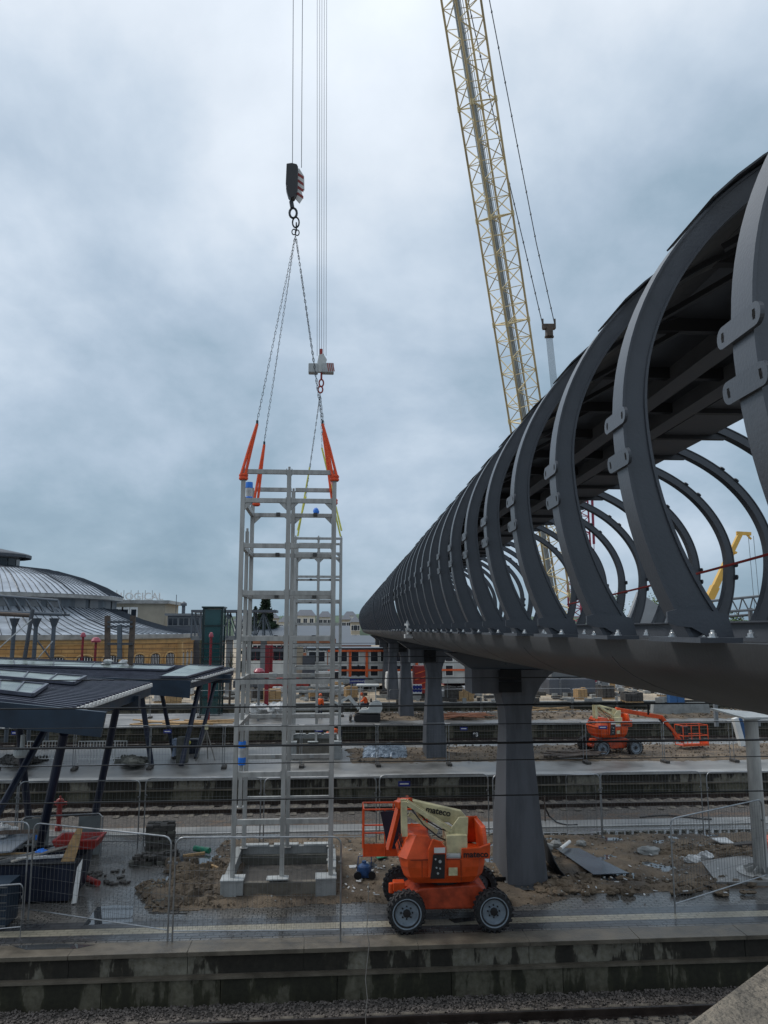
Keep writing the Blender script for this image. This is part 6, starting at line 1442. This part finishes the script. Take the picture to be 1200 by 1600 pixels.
# barrier with two grey plastic panels, hydrant
br = thing('barrier', 'tubular barrier with two scuffed grey plastic panels around the red hydrant', 'barrier', tuple(onz(95, 1330)))
a, c = onz(30, 1345), onz(157, 1338); b = MB(); b.path([a, a+Vector((0, 0, 1.1)), a+Vector((.1, 0, 1.2)), c+Vector((-.1, 0, 1.2)), c+Vector((0, 0, 1.1)), c], .025, 6); b.build('tube_frame', 'galv', br)
for f0, f1 in ((.02, .34), (.70, .98)):
    p, q = a.lerp(c, f0), a.lerp(c, f1); b = MB(); o_ = Vector((0, .03, 0)); z0, z1 = Vector((0, 0, .05)), Vector((0, 0, 1.15)); b.add([p+z0, q+z0, q+z1, p+z1, p+z0+o_, q+z0+o_, q+z1+o_, p+z1+o_], [(0, 1, 2, 3), (7, 6, 5, 4), (0, 4, 5, 1), (1, 5, 6, 2), (2, 6, 7, 3), (3, 7, 4, 0)]); b.build('plastic_panel', 'barrier', br, bevel=.02)
    m_ = p.lerp(q, .6); b = MB(); b.cbox(m_+Vector((0, -.02, .62)), (.14, .01, .14)); b.build('blue_mark', 'blue', br)
p = onz(91, 1298); hy = thing('fire_hydrant', 'red pillar fire hydrant behind the tubular barrier', 'hydrant', tuple(p))
b = MB(); b.lathe([(.11, 0), (.11, .12), (.075, .16), (.075, .35), (.10, .45), (.085, .50), (.085, .78), (.14, .82), (.14, .92), (.10, 1.0), (.03, 1.04), (.03, 1.1), (0, 1.1)], (0, 0, 0), 16); b.build('body', 'red', hy, world=False, smooth=True)
for s in (-1, 1): b = MB(); b.tube((s*.08, 0, .87), (s*.22, 0, .87), .06, 10); b.build('outlet', 'red', hy, world=False)
# stacked pavers: every layer jittered
def paverstack(label, px, py, nx, ny, nz, jit=.02, lean=0, rz=.1):
    p = onz(px, py); t = thing('paver_stack', label, 'stack of pavers', tuple(p), rz, 'stacks of lifted paving blocks')
    for k in range(nz):
        b = MB()
        for i in range(nx):
            for j in range(ny):
                if k == nz-1 and random.random() < .25: continue
                jbox(b, ((i-nx/2)*.205+random.uniform(-jit, jit)+lean*k, j*.11+random.uniform(-jit, jit), .045+k*.082), (.198, .104, .078), random.uniform(-.05, .05))
        b.build('paver_layer', 'stone_dark' if k % 3 else 'concrete_dark', t, world=False)
    return t
paverstack('tall square stack of grey paving blocks left of the nearer lift frame', 254, 1330, 4, 6, 9)
paverstack('toppled low heap of paving blocks before the tall paver stack', 246, 1350, 6, 4, 3, .07, .05, .3)
paverstack('dark stack of blocks behind the red tub', 137, 1335, 4, 5, 6, .02)
b = MB()
for k in range(26): x, y = random.uniform(0, 1), random.uniform(0, 1); p = onz(212+90*x, 1388+38*y-14*x); jbox(b, (p.x, p.y, .05), (.2, .1, .08), random.uniform(-.6, .6), random.uniform(-.3, .3), random.uniform(-.25, .25))
tag(b.build('loose_pavers', 'concrete_dark', None), 'jumble of lifted paving blocks along the torn edge left of the plinth', 'loose pavers', kind='stuff')
b = MB()
for k in range(34): p = onz(random.uniform(130, 200), random.uniform(1362, 1384)); jbox(b, (p.x, p.y, .03), (random.uniform(.08, .22), random.uniform(.05, .12), .04), random.uniform(-2, 2), random.uniform(-.2, .2))
tag(b.build('broken_pavers', 'stone_dark', None), 'broken paving bits strewn right of the waste skip', 'broken pavers', kind='stuff')
b = MB()                                                    # saw-tooth edge of the paving behind the earth
x = 1.0
while x < 17: jbox(b, (x, 25.75+random.uniform(-.05, .05), .03), (.2, .11, .09), R(45)+random.uniform(-.1, .1)); x += .27
tag(b.build('paving_edge_blocks', 'concrete_dark', None), 'saw tooth row of paver ends behind the brown earth', 'paver edge', kind='stuff')
def tube_thing(name, label, cat, p, q, r, m, hollow=False): b = MB(); b.tube(p, q, r, 14); return solid(name, label, cat, b, m)
z = Vector((0, 0, .12)); tube_thing('plastic_pipe', 'short green plastic pipe lying left of the plinth', 'pipe', onz(304, 1332)+z, onz(327, 1336)+z, .085, 'green_pipe')
tube_thing('plastic_pipe', 'short red pipe lying right of the waste skip', 'pipe', onz(134, 1377)+z*.6, onz(153, 1385)+z*.6, .08, 'red')
for lab, p, q, m in (('raw timber block beside the green pipe', (286, 1342), (320, 1338), 'wood'), ('short pale lath on the rubble left of the plinth', (325, 1355), (346, 1365), 'wood'), ('thin dark rod on the paving before the torn edge', (232, 1432), (292, 1434), 'stone_dark'), ('bent dark rod near the middle fence posts', (245, 1390), (262, 1402), 'stone_dark')):
    solid('timber_piece', lab, 'timber', MB().bar(onz(*p)+Vector((0, 0, .08)), onz(*q)+Vector((0, 0, .09)), .09 if m == 'wood' else .02, .07 if m == 'wood' else .02), m)
# blue pump
p = onz(569, 1371, .08); pu = thing('water_pump', 'small blue wheeled pump on the earth left of the boom lift', 'pump', tuple(p))
b = MB(); b.lathe([(.0, .08), (.17, .08), (.17, .28), (.14, .32), (.06, .36), (.06, .42), (0, .42)], (0, 0, 0), 14); b.box((-.2, -.12, .02), (.2, .12, .1)); b.build('motor', 'pump', pu, world=False, bevel=.01)
for x in (-.18, .2): b = MB(); b.tube((x, -.14, .1), (x, -.2, .1), .10, 14); b.build('wheel', 'black', pu, world=False)
b = MB(); b.path([(.18, .1, .1), (.2, .12, .5), (.05, .12, .52), (-.15, .12, .5), (-.18, .1, .1)], .014, 6); b.build('handle', 'pump', pu, world=False)
# sheets, boards and stones on the earth at the right
def flat(name, label, cat, pts, z, t, m): b = MB(); P = [onz(*p, z) for p in pts]; n = len(P); b.add(P+[q-Vector((0, 0, t)) for q in P], [tuple(range(n)), tuple(range(2*n-1, n-1, -1))]+[(k, (k+1) % n, n+(k+1) % n, n+k) for k in range(n)]); return solid(name, label, cat, b, m)
M['wet_steel'] = mat('wet_steel_sheet', (.07, .085, .105), .22, .3, .3, 1.2)
flat('steel_sheet', 'long wet grey steel sheet lying aslant on the earth right of the pillar', 'steel sheet', [(868, 1325), (905, 1325), (930, 1338), (983, 1364), (927, 1366)], .17, .02, 'wet_steel')
flat('white_board', 'white angular board lying at the far edge of the earth', 'board', [(1110, 1309), (1134, 1308), (1147, 1317), (1125, 1316)], .2, .03, 'bag')
flat('dark_plank', 'dark plank right of the white board', 'plank', [(1147, 1316), (1185, 1313), (1185, 1317), (1148, 1320)], .2, .05, 'stone_dark')
flat('styrofoam_piece', 'white foam scrap near the blue pump', 'foam scrap', [(545, 1352), (557, 1351), (556, 1355), (546, 1356)], .14, .03, 'bag')
flat('green_rag', 'green plastic scrap left of the boom lift basket foot', 'plastic scrap', [(585, 1335), (600, 1333), (606, 1338), (590, 1341)], .15, .02, 'green_pipe')
for lab, px, py, r, m in (('pale rounded boulder lying mid way on the brown earth', 1013, 1330, (.34, .2, .14), 'concrete'), ('crumpled beige sack at the edge of the trench', 1083, 1343, (.25, .18, .12), 'bag'), ('crumpled pale sack right of its twin at the trench', 1102, 1338, (.22, .15, .14), 'bag'), ('grey stone lump at the far left of the earth beside the pillar', 852, 1325, (.25, .2, .15), 'concrete'), ('grey stone lump right of the pillar next to other stones', 868, 1320, (.2, .2, .14), 'concrete'), ('flat pale stone block by the pillar foot', 908, 1318, (.16, .12, .10), 'concrete')):
    p = onz(px, py, .15); solid('rubble_lump', lab, 'stone' if 'sack' not in lab else 'sack', MB().ell(p, r, 9, 6, .2), m)
solid('white_tube', 'short white tube leaning on stones right of the pillar', 'tube', MB().tube(onz(876, 1326, .3), onz(890, 1315, .3), .05, 10), 'white')
b = MB(); jbox(b, onz(1203, 1320, .3), (.5, .5, .45), .2); jbox(b, onz(1203, 1320, .6), (.2, .3, .2), .4); solid('red_compactor', 'red machine cut by the right edge beside the pale column', 'machine', b, 'orange', bevel=.05)
# trench: darker earth bank right of the middle
b = MB()
for k in range(60): p = onz(random.uniform(1040, 1190), random.uniform(1323, 1340), .08); b.ell(p, (random.uniform(.1, .35), random.uniform(.08, .2), random.uniform(.05, .13)), 7, 5, .3)
tag(b.build('earth_bank', 'dirt', None, smooth=True), 'dark earth bank along the trench right of the boulder', 'earth', kind='stuff')
b = MB()
for k in range(120): p = onz(random.choice((random.uniform(840, 930), random.uniform(930, 1190))), random.uniform(1368, 1396), .07); b.ell(p, (random.uniform(.06, .22), random.uniform(.06, .16), random.uniform(.03, .10)), 7, 5, .3)
tag(b.build('earth_bank', 'dirt', None, smooth=True), 'loose earth ridge along the front edge of the paving', 'earth', kind='stuff')
b = MB()
for k in range(70): p = onz(random.uniform(262, 350), random.uniform(1345, 1412), .07); b.ell(p, (random.uniform(.06, .26), random.uniform(.06, .2), random.uniform(.05, .16)), 7, 5, .3)
tag(b.build('earth_bank', 'dirt', None, smooth=True), 'heap of brown clods left of the plinth', 'earth', kind='stuff')
b = MB()                                                     # fine litter of laths, foil and plastic
for k in range(90): p = onz(random.choice((random.uniform(540, 640), random.uniform(840, 1190))), random.uniform(1322, 1400), .12); jbox(b, p, (random.uniform(.03, .16), random.uniform(.02, .06), .012), random.uniform(-2, 2), random.uniform(-.3, .3))
tag(b.build('litter', 'bag', None), 'pale litter strewn over the brown earth', 'litter', kind='stuff')
rope('black_hose', [onz(852, 1262, .5), onz(858, 1275, .1)]+[onz(870+8*k, 1285+6*math.sin(k*.5)-.5*k, .02) for k in range(5)], .03, 'black', 'black hose drooping beside the second row fence right of the pillar', 'hose')
rope('black_hose', [onz(1000+14*k, 1277-3*math.sin(k*.6), .02) for k in range(9)], .03, 'black', 'long black hose lying along the far edge of the first platform', 'hose')
solid('marker_post', 'thin rusty marker post right of the nearest pillar', 'post', MB().tube(onz(852, 1283, 0), onz(852, 1283, 0)+Vector((0, 0, .85)), .025, 8), 'wood_dark')
# ------------------------------------------------ second platform
b = MB(); n = 18; vs_ = []; P = [onz(*p) for p in ((567, 1187), (637, 1188), (633, 1168), (568, 1172))]
for j in range(n+1):
    for i in range(n+1): q = P[0].lerp(P[1], i/n).lerp(P[3].lerp(P[2], i/n), j/n); vs_.append((q.x+random.uniform(-.05, .05), q.y, .12+.30*max(0, math.sin(math.pi*i/n)*math.sin(math.pi*j/n))**.4*(1+.6*fbm(q.x*3, q.y*3, 1))+random.uniform(-.03, .03)))
b.add(vs_, [(j*(n+1)+i, j*(n+1)+i+1, (j+1)*(n+1)+i+1, (j+1)*(n+1)+i) for j in range(n) for i in range(n)]); solid('tarpaulin', 'crumpled silver blue tarpaulin over a heap left of the second pillar', 'tarpaulin', b, 'tarp')
def heap(label, px0, px1, py, h, m, n=60, grp=None):
    b = MB()
    for k in range(n): f = random.gauss(.5, .22); p = onz(px0+(px1-px0)*f, py+random.uniform(-3, 3), max(.02, h*(1-abs(f-.5)*2.2)*random.random())); b.ell(p, (random.uniform(.15, .4), random.uniform(.15, .3), random.uniform(.1, .22)), 7, 5, .25)
    return tag(b.build('rubble_heap', m, None, smooth=False), label, 'heap', kind='stuff')
heap('grey sand heap under the farther canopy', 187, 228, 1189, .55, 'concrete_dark'); heap('heap of broken concrete at the left edge on the second platform', -5, 72, 1188, .6, 'stone_dark', 90)
def plankheap(label, px0, px1, py, n, m, L=3.0, sc=1, z=.35):
    t = thing('plank_heap', label, 'heap of planks', tuple(onz((px0+px1)/2, py)), 0, 'heaps of planks on the platforms')
    for k in range(n): p = onz(random.uniform(px0, px1), py+random.uniform(-4, 3), random.uniform(.08, z)); a = random.gauss(0, .25); d = Vector((math.cos(a), math.sin(a), random.uniform(-.06, .10)))*L/2*random.uniform(.5, 1); b = MB(); b.bar(p-d, p+d, .16*sc, .05*sc); b.build('plank', m, t)
plankheap('heap of dark weathered planks left of the farther boom lift', 890, 930, 1177, 18, 'wood_dark'); plankheap('heap of reddish planks right of the second pillar', 700, 752, 1117, 22, 'brickred', 3.6); plankheap('pile of brown planks beside the farther canopy legs', 235, 330, 1130, 14, 'wood', 4.5, 1.5)
plankheap('long boards left of the farther boom lift body', 800, 880, 1110, 5, 'wood', 6)
for lab, px, w, h_, m in (('grey round topped bin under the farther canopy', 283, .55, 1.25, 'concrete_dark'), ('dark squat box right of the grey bin', 300, .6, .75, 'navy')):
    p = onz(px, 1193 if px < 290 else 1178); b = MB(); b.box((p.x-w/2, p.y, 0), (p.x+w/2, p.y+w, h_)); solid('bin', lab, 'bin', b, m, bevel=.06)
tr = thing('surveyor_tripod', 'pale wooden surveyor tripod with a dark instrument under the farther canopy', 'tripod', tuple(onz(321, 1188)))
c_ = onz(321, 1188)+Vector((0, 0, 1.5))
for dx_, dy_ in ((-.45, -.2), (.5, -.1), (.05, .5)): b = MB(); b.tube(c_+Vector((dx_, dy_, -1.5)), c_, .028, 6); b.build('leg', 'wood_grey', tr)
b = MB(); b.cbox(c_+Vector((0, 0, .14)), (.18, .16, .26)); b.build('instrument', 'cream', tr, bevel=.02)
for k, px in enumerate((70, 150, 168)):
    p = onz(px, 1192); t = thing('crowd_barrier', 'white tubular crowd barrier '+('left under the nearer canopy', 'beside the sand heap', 'closest to the sand heap')[k], 'crowd barrier', (p.x, p.y, 0), 0, 'white crowd barriers')
    b = MB(); b.path([(-.9, 0, 0), (-.9, 0, 1.05), (.9, 0, 1.05), (.9, 0, 0)], .025, 6)
    for q in range(11): b.bar((-.75+.15*q, 0, .2), (-.75+.15*q, 0, 1.03), .02)
    b.bar((-.9, 0, .2), (.9, 0, .2), .03); b.build('barrier_frame', 'white', t, world=False)
# ------------------------------------------------ third platform and the sandy site: stacks, tarps, cabinets, vehicles
def pallet(label, px, py, w, h_, m, wrap=None, z=0):
    p = onz(px, py, 0); p.z = z; t = thing('loaded_pallet', label, 'pallet', (p.x, p.y, z), random.uniform(-.3, .3), 'loaded pallets on the building site')
    b = MB()
    for s in (-.45, 0, .45): b.box((-w/2, s*w-.05, 0), (w/2, s*w+.05, .1))
    for k in range(6): b.box((-w/2+w*k/6, -w/2, .1), (-w/2+w*k/6+w*.11, w/2, .13))
    b.build('pallet_base', 'wood', t, world=False); b = MB(); n = 3
    for i in range(n):
        for j in range(n):
            hh = h_*random.uniform(.8, 1.05); b.box((-w/2+w*i/n+.01, -w/2+w*j/n+.01, .135), (-w/2+w*(i+1)/n-.01, -w/2+w*(j+1)/n-.01, .135+hh))
    b.build('load', m, t, world=False, bevel=.03)
random.seed(11)
kinds = [('white sacks', 'bag'), ('grey blocks', 'concrete'), ('brown boards', 'wood'), ('blue drums', 'blue_bright'), ('red boxes', 'red'), ('dark crates', 'stone_dark'), ('pale panels', 'office_white'), ('maroon pipes', 'maroon')]
spots_ = []
for k in range(46):
    reg = random.choice(((385, 470, 1075, 1096), (200, 330, 1080, 1100), (840, 1010, 1070, 1096), (840, 1010, 1068, 1090), (690, 735, 1085, 1095), (930, 1060, 1080, 1100), (40, 180, 1075, 1100), (470, 560, 1078, 1094)))
    spots_.append((random.uniform(*reg[:2]), random.uniform(*reg[2:])))
spots_.sort()
for k, (px, py) in enumerate(spots_):
    kn, m = kinds[(k*5+k//3) % 8]
    pallet('far pallet with %s on the sandy site, number %d from the left' % (kn, k+1), px, py, random.uniform(1.0, 1.7), random.uniform(.5, 1.2), m)
for lab, px, py, m in (('white tarpaulin heap behind the left bay of the nearer lift frame', 403, 1108, 'bag'), ('white tarpaulin heap beside the crimson post foot', 432, 1106, 'bag')):
    b = MB()
    for k in range(9): p = onz(px+random.uniform(-9, 9), py, random.uniform(.2, .9)); b.ell(p, (.5, .5, .4), 8, 6, .25)
    solid('tarpaulin', lab, 'tarpaulin', b, 'bag')
for k, (px, py, L) in enumerate(((1040, 1118, 2.2), (1064, 1117, 1.6), (1090, 1116, 1.8))):
    p = onz(px, py); b = MB(); b.prism([(-L/2, 0), (L/2, 0), (L/2, .3), (L/2-.1, .9), (-L/2+.1, .9), (-L/2, .3)], -.3, .3, 'y'); b.v = [(v[0]+p.x, v[1]+p.y, v[2]) for v in b.v]
    solid('concrete_barrier', ('left', 'middle', 'right')[k]+' of three pale concrete blocks under the bridge belly at the right', 'concrete block', b, 'concrete', 'concrete blocks under the bridge', bevel=.02)
for k, (px, Y, h_) in enumerate(((917, 80, 4.2), (945, 78, 4.0), (1050, 60, 5.2), (1061, 60, 5.0), (893, 82, 4.0))):
    p = onY(px, 1090, Y); b = MB(); b.box((p.x-.3, Y-.3, 0), (p.x+.3, Y+.3, h_)); b.box((p.x-.4, Y-.4, 0), (p.x+.4, Y+.4, .1))
    solid('steel_post', ('grey post under the bridge right of the far worker', 'second grey post from the far worker under the bridge', 'dark blue post left of its twin under the bridge belly', 'dark blue post right of its twin under the bridge belly', 'slim grey post nearest the far worker')[k], 'post', b, 'container_blue' if k in (2, 3) else 'grey_wall', 'posts under the bridge')
def vehicle(label, px, py, L, m, van=True, rz=0):
    p = onz(px, py, 0); t = thing('parked_van' if van else 'parked_car', label, 'van' if van else 'car', (p.x, p.y, 0), rz, 'vehicles before the site office')
    h_ = 2.1 if van else 1.45; P = [(-L/2, .35), (L/2, .35), (L/2, .95), (L/2-.35, 1.1), (L/2-(.8 if van else 1.4), h_), (-L/2+(.1 if van else .9), h_), (-L/2, 1.1)]
    b = MB(); b.prism(P, 0, 1.8, 'y'); b.build('body', m, t, world=False, bevel=.1)
    for s in (-.3, .32): b = MB(); b.tube((L*s, -.03, .34), (L*s, .2, .34), .34, 14); b.build('wheel', 'rubber', t, world=False)
    b = MB(); b.prism([(L/2-1.6, 1.15), (L/2-.45, 1.15), (L/2-.9, h_-.12), (L/2-1.6, h_-.12)], -.012, -.002, 'y'); b.build('window', 'window', t, world=False)
vehicle('white van parked left of the mini excavator canopy', 505, 1079, 5, 'white'); vehicle('silver car parked before the site office behind the excavator', 560, 1079, 4.3, 'concrete_cap', False); vehicle('white van right of the pillars before the blue container', 640, 1082, 5, 'white'); vehicle('dark car at the left behind the nearer lift frame', 395, 1080, 4.3, 'slate', False); vehicle('red car left of the site office stairs', 452, 1081, 4.2, 'red', False)
# red scissor lift cabinet and notices
t = thing('red_machine', 'red scissor lift machine between the third and second bridge pillars', 'machine', tuple(onz(662, 1092))); p = onz(662, 1092); G((p.x-.9, p.y, .5), (p.x+.9, p.y+1.6, 3.1), 'red', 'body', t, .06); G((p.x-1.1, p.y+.1, .0), (p.x+1.1, p.y+1.5, .5), 'stone_dark', 'base', t); b = MB()
for k in range(4): b.bar((p.x-.8, p.y-.05, .7+.55*k), (p.x+.8, p.y-.05, 1.2+.55*k), .08)
b.build('scissor_bars', 'office_orange', t)
def sign(name, label, px0, px1, y0, y1, Y, m, txt=None, tm='text_white', ts=.4, post=True, extra=None):
    a, c = onY(px0, y1, Y), onY(px1, y0, Y); t = thing(name, label, 'sign', ((a.x+c.x)/2, Y, 0)); G((a.x, Y-.04, a.z), (c.x, Y, c.z), m, 'board', t)
    if txt: text(txt, ts, tm, t, (0, -.06, (a.z+c.z)/2), (R(90), 0, 0), .01)
    if post:
        for x in (a.x+.15, c.x-.15): b = MB(); b.tube((x, Y+.05, 0), (x, Y+.05, c.z), .05, 6); b.build('post', 'galv', t)
    if extra: extra(t, a, c, Y)
sign('station_sign', 'navy station name sign lettered white above the excavator', 546, 570, 1060, 1068, 66, 'signblue', 'Luxembourg', 'text_white', .27)
def dots(t, a, c, Y):
    for i in range(3):
        for j in range(2): b = MB(); b.lathe([(.16, 0), (.16, -.02), (0, -.02)], (a.x+(c.x-a.x)*(i+.5)/3, Y-.045, a.z+(c.z-a.z)*(.35+.35*j)), 12, 'y'); b.build('mandatory_symbol', 'signblue', t)
sign('notice_board', 'white notice board with six blue round symbols beside the red machine', 645, 659, 1069, 1084, 68, 'white', post=False, extra=dots)
def door(t, a, c, Y): b = MB(); b.box((a.x+.4, Y-.06, a.z+.3), (a.x+.6, Y-.045, c.z-.3)); b.box((a.x+.4, Y-.062, a.z+.7), (c.x-.4, Y-.0605, a.z+.9)); b.build('symbol', 'white', t)
sign('site_sign', 'small blue square sign with a white symbol left of the pillars', 607, 618, 1053, 1063, 80, 'blue_bright', extra=door)
p = onY(743, 1148, 55.0); t = thing('track_sign', 'small black and white track number plate on the third platform wall', 'sign', tuple(p)); G((p.x-.25, 55.0-.03, p.z-.25), (p.x+.25, 55.0, p.z+.25), 'black', 'board', t); text('93', .36, 'text_white', t, (0, -.045, 0), (R(90), 0, 0), .004, bold=.01)
rng = [('white foam', 'bag'), ('rust', 'brickred')]
b = MB()
random.seed(5)
for k in range(260):
    px = random.uniform(-60, 1080); py = random.uniform(1072, 1097); p = onz(px, py); jbox(b, p+Vector((0, 0, .12)), (random.uniform(.2, 1.2), random.uniform(.1, .6), random.uniform(.1, .5)), random.uniform(-1, 1))
tag(b.build('site_debris', 'concrete', None), 'small scattered building debris over the sandy site', 'debris', kind='stuff')
b = MB()
for k in range(160):
    px = random.uniform(-60, 1080); py = random.uniform(1072, 1097); p = onz(px, py); jbox(b, p+Vector((0, 0, .12)), (random.uniform(.2, 1.6), random.uniform(.1, .5), random.uniform(.1, .6)), random.uniform(-1, 1))
tag(b.build('site_debris', 'stone_dark', None), 'dark scattered scrap over the sandy site', 'debris', kind='stuff')
